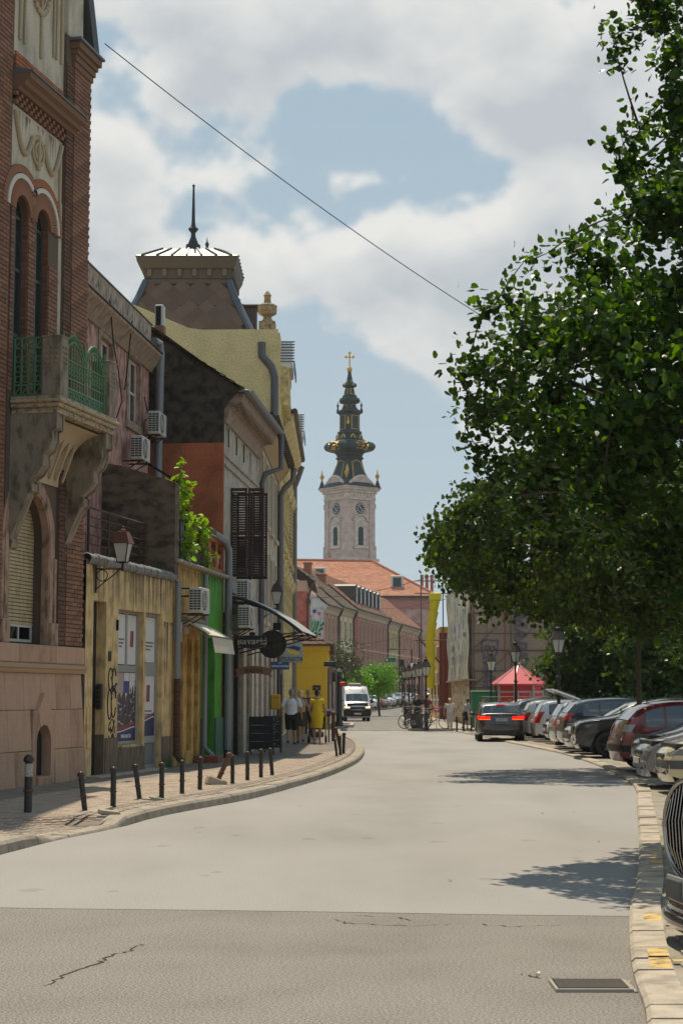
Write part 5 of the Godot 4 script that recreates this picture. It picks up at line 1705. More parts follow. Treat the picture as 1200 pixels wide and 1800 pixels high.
func bar_canopy(T: Transform3D):
	var c := thing("bar_canopy", "curved corrugated canopy over the bar front hung on black rods", "canopy", T)
	var g := Geo.new()
	var under := Geo.new()
	var rings := []
	for k in 45:
		var x := 0.6 + k * 0.085
		var ring := []
		for j in 13:
			var t := j / 12.0
			ring.append(V3(x, 4.18 - 0.95 * pow(t, 1.7) + (0.02 if k % 2 else -0.01), 0.05 + 1.95 * t))
		rings.append(ring)
	g.loft(rings, false)
	put("corrugated_sheet", g, mat("polycarbonate", 0.42, 0.40, 0.36, 0.35, {"back": Color(0.25, 0.25, 0.23)}), c)
	for x in [0.58, 2.5, 4.38]:
		var f := Geo.new()
		var pts := []
		for j in 13:
			var t := j / 12.0
			pts.append(V3(x, 4.13 - 0.95 * pow(t, 1.7), 0.05 + 1.95 * t))
		f.tube(pts, 0.045, 6)
		f.tube([V3(x, 3.0, 0.05), V3(x, 3.2, 1.85)], 0.018, 5)
		f.tube([V3(x, 2.7, 0.05), V3(x, 3.2, 1.95)], 0.018, 5)
		put("rib", f, mat("black_frame"), c)
	var s := thing("hanging_sign", "dark blue shield shaped beer sign lettered in pale capitals", "sign", T * Transform3D(Basis(Vector3.UP, deg_to_rad(-100.5 + 14)), V3(1.1, 2.98, 0.62)))
	var sb := Basis()
	var shp := PackedVector2Array([V2(-0.40, 0.0), V2(-0.36, 0.13), V2(-0.2, 0.165), V2(0, 0.17), V2(0.2, 0.165), V2(0.36, 0.13), V2(0.40, 0.0), V2(0.34, -0.14), V2(0.15, -0.17), V2(0, -0.20), V2(-0.15, -0.17), V2(-0.34, -0.14)])
	g = Geo.new()
	g.prism(shp, -0.04, 0.04)
	put("rim", g, mat("gold_rim", 0.22, 0.13, 0.06, 0.5), s)
	g = Geo.new()
	var inn := PackedVector2Array()
	for q in shp: inn.append(q * 0.93)
	g.prism(inn, -0.045, 0.046)
	put("board", g, mat("navy_board", 0.012, 0.02, 0.045, 0.4), s)
	letters("Bavaria", 0.20, s, V3(0, 0.0, 0.05), mat("sign_letter", 0.62, 0.54, 0.40, 0.5), Basis(), true, true, 0.01)
	pbox("crown", mat("navy_board"), s, V3(0, 0.21, 0), V3(0.16, 0.08, 0.06), 0.02)
	g = Geo.new()
	g.bar(V3(-0.5, 0.1, 0), V3(-0.34, 0.1, 0), 0.03)
	put("bracket", g, mat("black_frame"), s)
	var r := thing("round_sign", "round black sign behind the beer shield", "sign", T * Transform3D(Basis(Vector3.UP, deg_to_rad(-86)), V3(2.4, 2.95, 1.0)))
	g = Geo.new()
	g.prism(circle(Vector2.ZERO, 0.38, 32), -0.05, 0.05)
	put("disc", g, mat("bar_black"), r)
	letters("S.J. BAR", 0.12, r, V3(0.02, -0.05, 0.055), mat("faint_letter", 0.06, 0.055, 0.045, 0.5), Basis(Vector3.BACK, 0.15))
	pbox("lamp_box", mat("bar_black"), r, V3(0.12, 0.48, 0), V3(0.22, 0.2, 0.1))
	var b := thing("ribbon_sign", "brown wooden ribbon sign with cut letters over the bar door", "sign", T * Transform3D(Basis(Vector3.UP, deg_to_rad(-80)), V3(1.2, 2.2, 0.65)))
	g = Geo.new()
	var rib := PackedVector2Array()
	for k in 11: rib.append(V2(-0.38 + k * 0.076, 0.10 + 0.05 * sin(PI * k / 10)))
	rib.append_array([V2(0.50, 0.04), V2(0.44, -0.05), V2(0.5, -0.16)])
	for k in 11: rib.append(V2(0.38 - k * 0.076, -0.10 + 0.05 * sin(PI * k / 10)))
	rib.append_array([V2(-0.5, -0.16), V2(-0.44, -0.05), V2(-0.50, 0.04)])
	g.prism(rib, -0.02, 0.02)
	put("board", g, mat("rust_wood", 0.24, 0.13, 0.075, 0.8, {"tex": "grain", "scale": 2.0}), b)
	letters("RASTA", 0.16, b, V3(0, 0.02, 0.024), mat("dark_cut", 0.06, 0.03, 0.02, 0.8))
	aboard(V3(-2.13, 0.13, -45.7), -2.0, "black menu stand with four chalked panels, nearest of the two", "Coca-Cola", mat("chalk_black", 0.013, 0.013, 0.014, 0.6))
	aboard(V3(-1.88, 0.13, -47.3), 5.0, "black and green menu stand behind the nearer chalkboard", "", mat("dark_green_wood"))


func aboard(at: Vector3, turn: float, label: String, word: String, edge: Material):
	var v := thing("menu_board", label, "menu board", Transform3D(Basis(Vector3.UP, deg_to_rad(turn)), at), "menu boards outside the bar")
	var g := Geo.new()
	var w := 0.60 if word else 0.44
	var h := 1.0
	for s in [-1.0, 1.0]:
		g.bar(V3(s * w / 2, 0, 0.05), V3(s * w / 2, h, 0.0), 0.045)
		g.bar(V3(s * w / 2, 0, -0.3), V3(s * w / 2, h, -0.02), 0.045)
	g.bar(V3(-w / 2, h - 0.02, 0), V3(w / 2, h - 0.02, 0), 0.05)
	put("frame", g, edge, v)
	for k in 4:
		var y := 0.14 + k * 0.215
		var p := pbox("panel", mat("chalk_black"), v, V3(0, y + 0.1, 0.035 - y * 0.03), V3(w - 0.05, 0.20, 0.015), 0.003)
		pbox("rail", mat("chalk_grey", 0.10, 0.10, 0.10, 0.6), p, V3(0, y + 0.207, 0.04 - y * 0.03), V3(w - 0.05, 0.008, 0.016))
		if not word:
			var c := Geo.new()
			for m in 7: c.box(V3(rnd(-0.15, 0.15), y + rnd(0.05, 0.16), 0.046 - y * 0.03), V3(rnd(0.03, 0.1), 0.018, 0.004))
			put("chalk", c, mat("chalk_white", 0.25, 0.25, 0.22, 0.8), p)
	if word:
		letters(word, 0.13, v, V3(0.02, 0.10, 0.05), mat("chalk_letter", 0.30, 0.30, 0.30, 0.7), Basis(), false, true, 0.004, "lettering", 0.3)
		letters("DNEVNI MENI", 0.075, v, V3(0, 0.62, 0.042), mat("chalk_faint", 0.06, 0.06, 0.06, 0.7), Basis(), true, false, 0.004)


# ---- cream house with a brown gutter
func cream_house():
	var T := frame(-2.5, 51.0, 0.9, 0.12)
	var v := thing("cream_house", "cream house with deep boarded eave and curved brown gutter", "house", T)
	var m := mat("cream_rose", 0.50, 0.40, 0.31, 0.92, {"tex": "grain", "scale": 0.5, "detail": "blotch", "dscale": V3(0.5, 0.3, 0.5)})
	var trim := mat("pale_stucco")
	var holes := []
	for k in 4:
		holes.append([0.7 + k * 2.6, 1.75 + k * 2.6, 7.0, 9.0]); holes.append([0.7 + k * 2.6, 1.75 + k * 2.6, 3.9, 6.1]); holes.append([0.6 + k * 2.6, 2.0 + k * 2.6, -0.1, 2.9])
	var g := Geo.new()
	g.wall(0, 11, -0.1, 9.6, holes, 0.0, 0.2)
	g.lim(0, 11, -0.1, 9.6, -9, -0.3)
	put("wall", g, m, v)
	for h in holes:
		window(v, h[0], h[1], h[2] + (0.1 if h[2] < 0 else 0.0), h[3], -0.1, 2, 2, mat("brown_wood"), mat("dark_glass"), 0.07)
		if h[2] > 1:
			g = Geo.new()
			g.lim(h[0] - 0.14, h[0], h[2], h[3] + 0.14, 0, 0.05); g.lim(h[1], h[1] + 0.14, h[2], h[3] + 0.14, 0, 0.05); g.lim(h[0], h[1], h[3], h[3] + 0.14, 0, 0.05); g.lim(h[0] - 0.2, h[1] + 0.2, h[2] - 0.12, h[2], 0, 0.12)
			put("window_surround", g, trim, v)
	g = Geo.new()
	g.run([V2(-0.1, 9.3), V2(0.05, 9.3), V2(0.4, 9.72), V2(0.4, 9.86), V2(-0.1, 9.9)], -0.02, 11.05)
	put("eave", g, mat("buff_board", 0.42, 0.29, 0.15, 0.85, {"tex": "grain", "scale": 0.7}), v)
	g = Geo.new()
	var gut := []
	for x in [-0.1, 11.1]:
		var ring := []
		for k in 9: ring.append(V3(x, 9.98 - 0.16 * sin(PI * k / 8), 0.48 - 0.14 * cos(PI * k / 8)))
		gut.append(ring)
	g.loft(gut, false)
	for k in 22: g.lim(-0.05 + k * 0.5, -0.02 + k * 0.5, 9.8, 9.99, 0.34, 0.63)
	put("gutter", g, mat("brown_gutter", 0.09, 0.07, 0.055, 0.6, {"metal": 0.2}), v, 0.6)
	tiled("roof", v, V3(-0.1, 10.0, 0.42), V3(11.1, 10.0, 0.42), V3(-0.1, 14.0, -5.5), V3(11.1, 14.0, -5.5), 24, 32, Color(0.15, 0.08, 0.055), 0.25)
	pipe("downpipe", [V3(11.0, 9.85, 0.6), V3(11.0, 9.4, 0.55), V3(10.95, 9.1, 0.25), V3(10.95, 8.8, 0.12), V3(10.95, 0.2, 0.12)], 0.11, mat("brown_grey_pipe", 0.17, 0.16, 0.15, 0.5, {"metal": 0.2}), v)
	wall_lamp(T * Transform3D(Basis(), V3(-0.1, 4.1, 0.02)), "dark lantern on a bracket high above the post sign", false)
	wall_lamp(frame(-4.95, 33.1, 12.0, 0.12) * Transform3D(Basis(), V3(0.45, 4.0, 0.02)), "rusty hooded lantern on a scrolled bracket of the yellow shop")
	var p := thing("post_sign", "grey projecting post sign with blue and yellow arrow", "sign", T * Transform3D(Basis(Vector3.UP, deg_to_rad(-81)), V3(6.9, 3.02, 0.72)))
	pbox("board", mat("sign_grey", 0.33, 0.35, 0.36, 0.5), p, Vector3.ZERO, V3(0.72, 0.70, 0.10), 0.01)
	pbox("arm", mat("sign_grey"), p, V3(-0.5, -0.05, 0), V3(0.3, 0.14, 0.06), 0.01)
	g = Geo.new()
	g.prism(PackedVector2Array([V2(-0.26, 0.16), V2(0.05, 0.22), V2(-0.04, 0.26), V2(0.30, 0.16), V2(0.22, 0.04), V2(0.08, 0.10)]), 0.05, 0.056)
	put("emblem", g, mat("post_blue", 0.02, 0.035, 0.16, 0.5), p)
	g = Geo.new()
	g.prism(PackedVector2Array([V2(-0.27, 0.12), V2(0.08, 0.06), V2(0.20, 0.02), V2(0.27, -0.06), V2(0.12, -0.09), V2(-0.10, -0.03), V2(-0.16, 0.05)]), 0.05, 0.056)
	put("emblem", g, mat("post_yellow", 0.75, 0.50, 0.03, 0.5), p)
	letters("ПОШТА", 0.20, p, V3(0.0, -0.23, 0.055), mat("post_letter", 0.03, 0.035, 0.06, 0.5), Basis(), true, false, 0.006, "lettering", 0.25)
	var q := thing("blue_sign", "small blue plate lettered in white under the post sign", "sign", T * Transform3D(Basis(Vector3.UP, deg_to_rad(-81)), V3(5.4, 2.55, 0.40)))
	pbox("board", mat("plate_blue", 0.02, 0.07, 0.19, 0.5), q, Vector3.ZERO, V3(0.60, 0.26, 0.06), 0.008)
	letters("МЕЊАЧНИЦА", 0.085, q, V3(0, -0.02, 0.034), mat("print_white"), Basis(), true, false, 0.004)
	letters("ПТТ", 0.06, q, V3(0, 0.08, 0.034), mat("print_white"), Basis(), true, false, 0.004)
	var mb := thing("mail_box", "yellow mail box fixed to the cream wall", "mail box", T * Transform3D(Basis(Vector3.UP, deg_to_rad(-84)), V3(6.2, 1.12, 0.20)))
	pbox("box", mat("mail_yellow", 0.62, 0.36, 0.015, 0.5), mb, V3(0, 0.24, 0), V3(0.34, 0.5, 0.3), 0.03)
	pbox("slot", mat("print_red"), mb, V3(0.02, 0.38, 0.152), V3(0.16, 0.02, 0.01))
	pbox("base_plate", mat("rust_pipe"), mb, V3(0.2, 0.0, -0.05), V3(0.05, 2.3, 0.06))


# ---- the yellow palace whose gable wall looks at the viewer, with the slated pavilion roof behind it
func yellow_palace():
	var T := frame(-2.33, 62.0, 0.0, 0.12)
	var v := thing("yellow_palace", "tall pale yellow palace with urns, zinc bay roofs and slated pavilion roof", "building", T)
	var yel := mat("palace_yellow", 0.80, 0.60, 0.30, 0.92, {"tex": "grain", "scale": 0.4, "detail": "mottle", "dscale": 0.15})
	var trim := mat("palace_trim", 0.70, 0.51, 0.25, 0.9, {"tex": "blotch", "scale": 0.5, "detail": "blotch", "dscale": 0.4})
	var zinc := mat("bright_zinc", 0.42, 0.41, 0.39, 0.45, {"metal": 0.4, "tex": "grain", "scale": 0.8})
	var seam := mat("dark_zinc")
	var g := Geo.new()
	var holes := []
	for k in 6:
		holes.append([1.5 + k * 3.1, 2.7 + k * 3.1, 7.4, 10.0]); holes.append([1.5 + k * 3.1, 2.7 + k * 3.1, 3.9, 6.2]); holes.append([1.3 + k * 3.1, 2.9 + k * 3.1, 0.3, 2.9, 0.8])
	g.wall(0, 20, -0.1, 12.6, holes, 0.0, 0.25)
	g.lim(0.02, 20, -0.1, 14.8, -10, -0.4)
	g.prism(PackedVector2Array([V2(0, -0.1), V2(0, 15.0), V2(-2.8, 14.98), V2(-3.3, 15.05), V2(-6.2, 16.3), V2(-10, 16.3), V2(-10, -0.1)]), -0.15, 0.02, Transform3D(Basis(V3(0, 0, 1), V3(0, 1, 0), V3(1, 0, 0)), Vector3.ZERO))
	put("wall", g, yel, v)
	for h in holes:
		window(v, h[0], h[1], h[2], h[3], -0.12, 2, 2, mat("white_wood"), mat("dark_glass"), 0.08)
		if h[2] > 1:
			g = Geo.new()
			g.lim(h[0] - 0.2, h[0], h[2], h[3], 0, 0.08); g.lim(h[1], h[1] + 0.2, h[2], h[3], 0, 0.08); g.lim(h[0] - 0.25, h[1] + 0.25, h[2] - 0.2, h[2], 0, 0.16)
			g.run([V2(0, h[3]), V2(0.1, h[3]), V2(0.25, h[3] + 0.3), V2(0.25, h[3] + 0.38), V2(0, h[3] + 0.5)], h[0] - 0.3, h[1] + 0.3)
			put("window_surround", g, trim, v)
	for x in [0.0, 16.9]:
		g = Geo.new()
		g.lim(x, x + 3.1, 12.6, 14.9, -0.4, 0.06)
		g.lim(x, x + 0.8, 0.0, 12.6, 0.0, 0.08); g.lim(x + 2.3, x + 3.1, 0.0, 12.6, 0.0, 0.08)
		put("pavilion", g, yel, v)
		g = Geo.new()
		g.run([V2(0, 12.2), V2(0.10, 12.2), V2(0.14, 12.5), V2(0.24, 12.55), V2(0.28, 12.9), V2(0.36, 12.95), V2(0.36, 13.3), V2(0.4, 13.4), V2(0.4, 13.7), V2(0, 13.8)], x + 0.6, x + 3.1)
		for k in 8: g.lim(x + 0.7 + k * 0.3, x + 0.85 + k * 0.3, 12.3, 13.0, 0.1, 0.38)
		put("corbel", g, trim, v)
		g = Geo.new()
		g.prism(PackedVector2Array([V2(x + 0.75, 13.72), V2(x + 0.75, 13.95), V2(x + 1.5, 14.85), V2(x + 2.5, 14.85), V2(x + 3.2, 13.95), V2(x + 3.2, 13.72)]), -0.3, 0.48)
		put("bay_roof", g, mat("white_sheet", 0.75, 0.73, 0.69, 0.4), v)
		for k in 8:
			g = Geo.new()
			var t := k / 7.0
			g.lim(x + 0.73 + 0.75 * t, x + 0.78 + 0.75 * t, 13.95 + 0.9 * t, 13.99 + 0.9 * t, 0.05, 0.57)
			put("seam", g, seam, v)
		pbox("fascia", seam, v, V3(x + 1.98, 13.8, 0.57), V3(2.6, 0.34, 0.04))
		g = Geo.new()
		var o := V3(x + 0.3, 14.9, -0.42)
		g.box(o + V3(0, 0.2, 0), V3(0.62, 0.5, 0.62), 0.03)
		g.lathe([V2(0.28, 0.44), V2(0.16, 0.58), V2(0.16, 0.66), V2(0.34, 0.76), V2(0.36, 1.08), V2(0.24, 1.16), V2(0.13, 1.2), V2(0.12, 1.42), V2(0.16, 1.46), V2(0.05, 1.62), V2(0, 1.66)], 8, o)
		put("urn", g, mat("urn_stone", 0.40, 0.29, 0.15, 0.9, {"tex": "grime", "scale": 0.8}), v)
	g = Geo.new()
	g.run([V2(-0.4, 11.6), V2(0.08, 11.6), V2(0.14, 11.9), V2(0.4, 12.15), V2(0.48, 12.4), V2(-0.4, 12.4)], 3.2, 17.0)
	put("cornice", g, trim, v)
	g = Geo.new()
	for k in 2: g.tube([V3(3.2, 12.5 + k * 0.4, 0.52 - k * 0.3), V3(17.0, 12.5 + k * 0.4, 0.52 - k * 0.3)], 0.12, 8)
	g.quad(V3(3.2, 12.5, 0.45), V3(17, 12.5, 0.45), V3(17, 14.8, -1.2), V3(3.2, 14.8, -1.2))
	put("gutter", g, mat("brown_gutter"), v, 0.6)
	for x in [13.6, 16.0]:
		for r in 70:
			if r % 1 == 0 and r < 60:
				pbox("facing_brick", trim if r % 2 else mat("facing_dark", 0.34, 0.22, 0.09, 0.9), v, V3(x, 6.2 + r * 0.083, 0.04), V3(0.8, 0.07, 0.12))
	g = Geo.new()
	for k in 5: g.lim(0.1, 0.9, 0.2 + k * 0.56, 0.72 + k * 0.56, 0.0, 0.10, 0.02)
	for k in 4: g.lim(3.3 + k * 3.1, 4.1 + k * 3.1, 0.2, 2.9, 0.0, 0.10, 0.02)
	g.lim(0, 20, 3.1, 3.4, 0, 0.18, 0.02)
	put("quoin", g, yel, v)
	pipe("downpipe", [V3(-0.18, 14.5, -0.6), V3(-0.18, 14.0, -0.6), V3(-0.18, 13.6, -0.25), V3(-0.18, 13.2, -0.12), V3(-0.18, 8.5, -0.12)], 0.14, mat("dark_zinc"), v)
	pipe("downpipe", [V3(17.0, 12.2, 0.5), V3(17.0, 11.6, 0.3), V3(17.0, 11.2, 0.15), V3(17.0, 0.2, 0.15)], 0.12, mat("brown_grey_pipe"), v)
	g = Geo.new()
	g.lim(-0.06, -0.02, 12.75, 13.5, -4.9, -4.1)
	put("attic_window", g, mat("brown_wood"), v)
	var c := V3(3.9 + 2.9, 0, -3.85)       # local centre of the pavilion
	var slate := mat("slate_0", 0.135, 0.088, 0.064, 0.75, {"tex": "grain", "scale": 0.6})
	var slates := [slate, mat("slate_1", 0.120, 0.078, 0.058, 0.75, {"tex": "grain", "scale": 0.6}), mat("slate_2", 0.152, 0.102, 0.075, 0.75, {"tex": "grain", "scale": 0.6})]
	g = Geo.new()
	var prof := [V2(3.35, 14.3), V2(3.0, 15.0), V2(2.5, 16.1), V2(1.95, 17.3), V2(1.66, 18.1)]
	var sq := sqrt(2.0)
	var p2 := []
	for q in prof: p2.append(V2(q.x * sq, q.y))
	g.lathe(p2, 4, c, Basis(), PI / 4)
	var rf := put("roof", g, mat("slate_bed", 0.05, 0.04, 0.034, 0.9), v)
	var dg := Geo.new()
	dg.box(Vector3.ZERO, V3(0.468, 0.468, 0.026), 0.0, Basis(Vector3.BACK, PI / 4))
	var dm := dg.mesh()
	for face in 2:
		for r in 13:
			var y := 14.25 + r * 0.30
			var t := clampf((y - 14.3) / 3.8, 0, 1)
			var hw := half_at(prof, y)
			var slope := atan2(hw - half_at(prof, y + 0.3), 0.3)
			for k in 24:
				var s := -3.6 + k * 0.68 * 0.5 * 2 + (0.34 if r % 2 else 0.0)
				if absf(s) > hw - 0.12 or s > 3.6: continue
				if face == 0 and (c.z + s > 0.0): continue
				var o := MeshInstance3D.new()
				o.mesh = dm
				o.material_override = slates[rng.randi() % 3]
				o.name = "slate"
				rf.add_child(o, true)
				var n := V3(-cos(slope), sin(slope), 0) if face == 0 else V3(0, sin(slope), cos(slope))
				var side := V3(0, 0, 1) if face == 0 else V3(1, 0, 0)
				var up := n.cross(side)
				if up.y < 0: up = -up
				o.transform = Transform3D(Basis(side, up, n).orthonormalized() * Basis(Vector3.RIGHT, 0.05), c + (V3(-hw, y, s) if face == 0 else V3(s, y, hw)) + n * (0.015 + 0.004 * (r % 2)))
	g = Geo.new()
	for sx in [-1.0, 1.0]:
		for sz in [-1.0, 1.0]:
			var pts := []
			for q in prof: pts.append(c + V3(sx * q.x, q.y, sz * q.x))
			g.tube(pts, 0.15, 8)
	put("hip_roll", g, mat("hip_sheet", 0.085, 0.10, 0.125, 0.45, {"metal": 0.3}), v, 0.7)
	g = Geo.new()
	g.lim(c.x - 1.72, c.x + 1.72, 17.98, 18.2, c.z - 1.72, c.z + 1.72, 0.03)
	g.lathe([V2(1.72 * sq, 18.2), V2(1.78 * sq, 18.55), V2(1.88 * sq, 18.6), V2(2.0 * sq, 18.85), V2(2.02 * sq, 19.0), V2(2.05 * sq, 19.05), V2(0, 19.05)], 4, c, Basis(), PI / 4)
	put("roof_cornice", g, mat("cornice_sheet", 0.105, 0.085, 0.07, 0.6, {"tex": "grain", "scale": 0.6}), v)
	for k in 6:
		for f in 2:
			var s := -1.5 + k * 0.6
			pbox("modillion", mat("modillion_grey", 0.15, 0.125, 0.10, 0.7), v, c + (V3(-1.80, 18.42, s) if f == 0 else V3(s, 18.42, 1.80)), V3(0.18, 0.3, 0.18), 0.02)
	g = Geo.new()
	g.lathe([V2(2.06 * sq, 19.06), V2(1.2 * sq, 19.55), V2(0, 19.8)], 4, c, Basis(), PI / 4)
	var top := put("roof_top", g, zinc, v)
	for k in 7:
		g = Geo.new()
		var s := -1.8 + k * 0.6
		g.bar(c + V3(-2.07, 19.09, s), c + V3(-1.2, 19.58, s * 0.58), 0.07); g.bar(c + V3(s, 19.09, 2.07), c + V3(s * 0.58, 19.58, 1.2), 0.07)
		put("seam", g, seam, top)
	g = Geo.new()
	g.lathe([V2(0.30, 19.5), V2(0.30, 19.95), V2(0.22, 19.97), V2(0.20, 20.05), V2(0.10, 20.3), V2(0.09, 20.45), V2(0.22, 20.62), V2(0.10, 20.75), V2(0.075, 20.9), V2(0.04, 22.4), V2(0.07, 22.46), V2(0.0, 22.55)], 12, c + V3(-0.3, 0, 0.1))
	put("finial", g, mat("finial_iron", 0.045, 0.045, 0.05, 0.5, {"metal": 0.4}), v, 0.6)
	g = Geo.new()
	g.lathe([V2(0.07, 19.3), V2(0.06, 20.3), V2(0.09, 20.4), V2(0.03, 20.5), V2(0.0, 20.75)], 10, c + V3(1.2, 0, 0.55))
	put("finial", g, mat("finial_iron"), v, 0.6)
	g = Geo.new()
	g.box(c + V3(0.3, 17.0, 2.35), V3(0.9, 0.8, 0.7), 0.03)
	g.box(c + V3(0.3, 17.45, 2.4), V3(1.1, 0.12, 0.95), 0.03)
	put("dormer", g, mat("cornice_sheet"), v)


func half_at(prof: Array, y: float) -> float:
	for i in prof.size() - 1:
		if y <= prof[i + 1].y:
			return lerpf(prof[i].x, prof[i + 1].x, clampf((y - prof[i].y) / (prof[i + 1].y - prof[i].y), 0, 1))
	return prof[-1].x


# ---- small bright yellow corner shop facing the viewer
func corner_shop():
	var T := Transform3D(Basis(), V3(-1.5, 0.1, -82.0))
	var v := thing("corner_shop", "small bright yellow corner shop with tiled hip roof and black awnings", "shop", T)
	var yel := mat("shop_yellow", 0.78, 0.50, 0.045, 0.85, {"tex": "grain", "scale": 0.6})
	var g := Geo.new()
	g.lim(-4, 0.82, 0, 3.95, -20, 0.0)
	put("wall", g, yel, v)
	g = Geo.new()
	g.run([V2(0, 3.7), V2(0.08, 3.7), V2(0.14, 3.85), V2(0.26, 3.92), V2(0.26, 4.0), V2(0, 4.0)], -1.2, 0.95)
	put("cornice", g, yel, v)
	for y in [1.7, 2.9]:
		pbox("wall_line", mat("shop_line", 0.62, 0.38, 0.03, 0.85), v, V3(-0.2, y, 0.006), V3(1.9, 0.03, 0.02))
	var pl := pbox("name_plate", mat("bar_black"), v, V3(0.32, 1.95, 0.02), V3(0.38, 0.24, 0.04), 0.006)
	letters("STARI GRAD", 0.06, pl, V3(0.32, 1.95, 0.045), mat("chalk_letter"), Basis(), true, false, 0.004)
	pbox("number_plate", mat("meter_grey"), v, V3(0.5, 1.62, 0.02), V3(0.1, 0.1, 0.03))
	tiled("roof", v, V3(-1.4, 3.98, 0.32), V3(1.05, 3.98, 0.32), V3(-2.4, 5.5, -1.9), V3(-1.35, 5.5, -1.9), 7, 12, Color(0.17, 0.09, 0.065), 0.3, 0.06)
	tiled("roof", v, V3(1.05, 3.98, 0.32), V3(1.05, 3.98, -20), V3(-1.35, 5.5, -1.9), V3(-1.35, 5.5, -20), 10, 60, Color(0.15, 0.085, 0.06), 0.25)
	g = Geo.new()
	g.tube([V3(-1.4, 3.98, 0.36), V3(1.1, 3.98, 0.36), V3(1.1, 3.98, -19)], 0.06, 6)
	put("gutter", g, mat("brown_gutter"), v)
	g = Geo.new()
	for k in 3:
		g.quad(V3(0.83, 2.9, -1.6 - k * 5), V3(0.83, 2.9, -5.6 - k * 5), V3(1.6 + k * 0.1, 2.4, -5.6 - k * 5), V3(1.6 + k * 0.1, 2.4, -1.6 - k * 5))
		g.quad(V3(1.6 + k * 0.1, 2.4, -1.6 - k * 5), V3(1.6 + k * 0.1, 2.4, -5.6 - k * 5), V3(1.6 + k * 0.1, 2.1, -5.6 - k * 5), V3(1.6 + k * 0.1, 2.1, -1.6 - k * 5))
		g.tri(V3(0.83, 2.9, -1.6 - k * 5), V3(1.6 + k * 0.1, 2.4, -1.6 - k * 5), V3(0.83, 2.3, -1.6 - k * 5))
	put("awning", g, mat("bar_black"), v)
	for k in 5:
		pbox("shop_window", mat("dark_glass"), v, V3(0.83, 1.2, -2.6 - k * 3.6), V3(0.03, 2.1, 2.6))
		pbox("door_frame", mat("white_wood"), v, V3(0.85, 1.2, -4.2 - k * 3.6), V3(0.06, 2.2, 0.2))
	pbox("parasol_edge", mat("signal_red", 0.6, 0.02, 0.02, 0.6), v, V3(1.55, 2.15, -1.2), V3(0.3, 0.2, 0.5), 0.05)
	var h := thing("house", "small pink house showing over the corner shop roof", "house", Transform3D(Basis(), V3(-2.95, 0, -104)))
	g = Geo.new()
	g.lim(-6, 0.85, 0, 8.0, -12, 0)
	put("wall", g, mat("rose_paint", 0.46, 0.16, 0.13, 0.9, {"tex": "blotch", "scale": 0.3}), h)
	pbox("wall_top", mat("pale_pink", 0.55, 0.37, 0.32, 0.9), h, V3(-2.5, 8.2, -6), V3(6.7, 0.9, 11.98))
	tiled("roof", h, V3(1.3, 8.6, 0.3), V3(1.3, 8.6, -12), V3(-2.0, 11.0, 0.3), V3(-2.0, 11.0, -12), 12, 20, Color(0.14, 0.08, 0.06))
	pipe("downpipe", [V3(1.3, 8.5, 0.3), V3(1.0, 7.9, 0.1), V3(0.9, 7.4, 0.1), V3(0.9, 5.0, 0.1)], 0.07, mat("brown_gutter"), h)

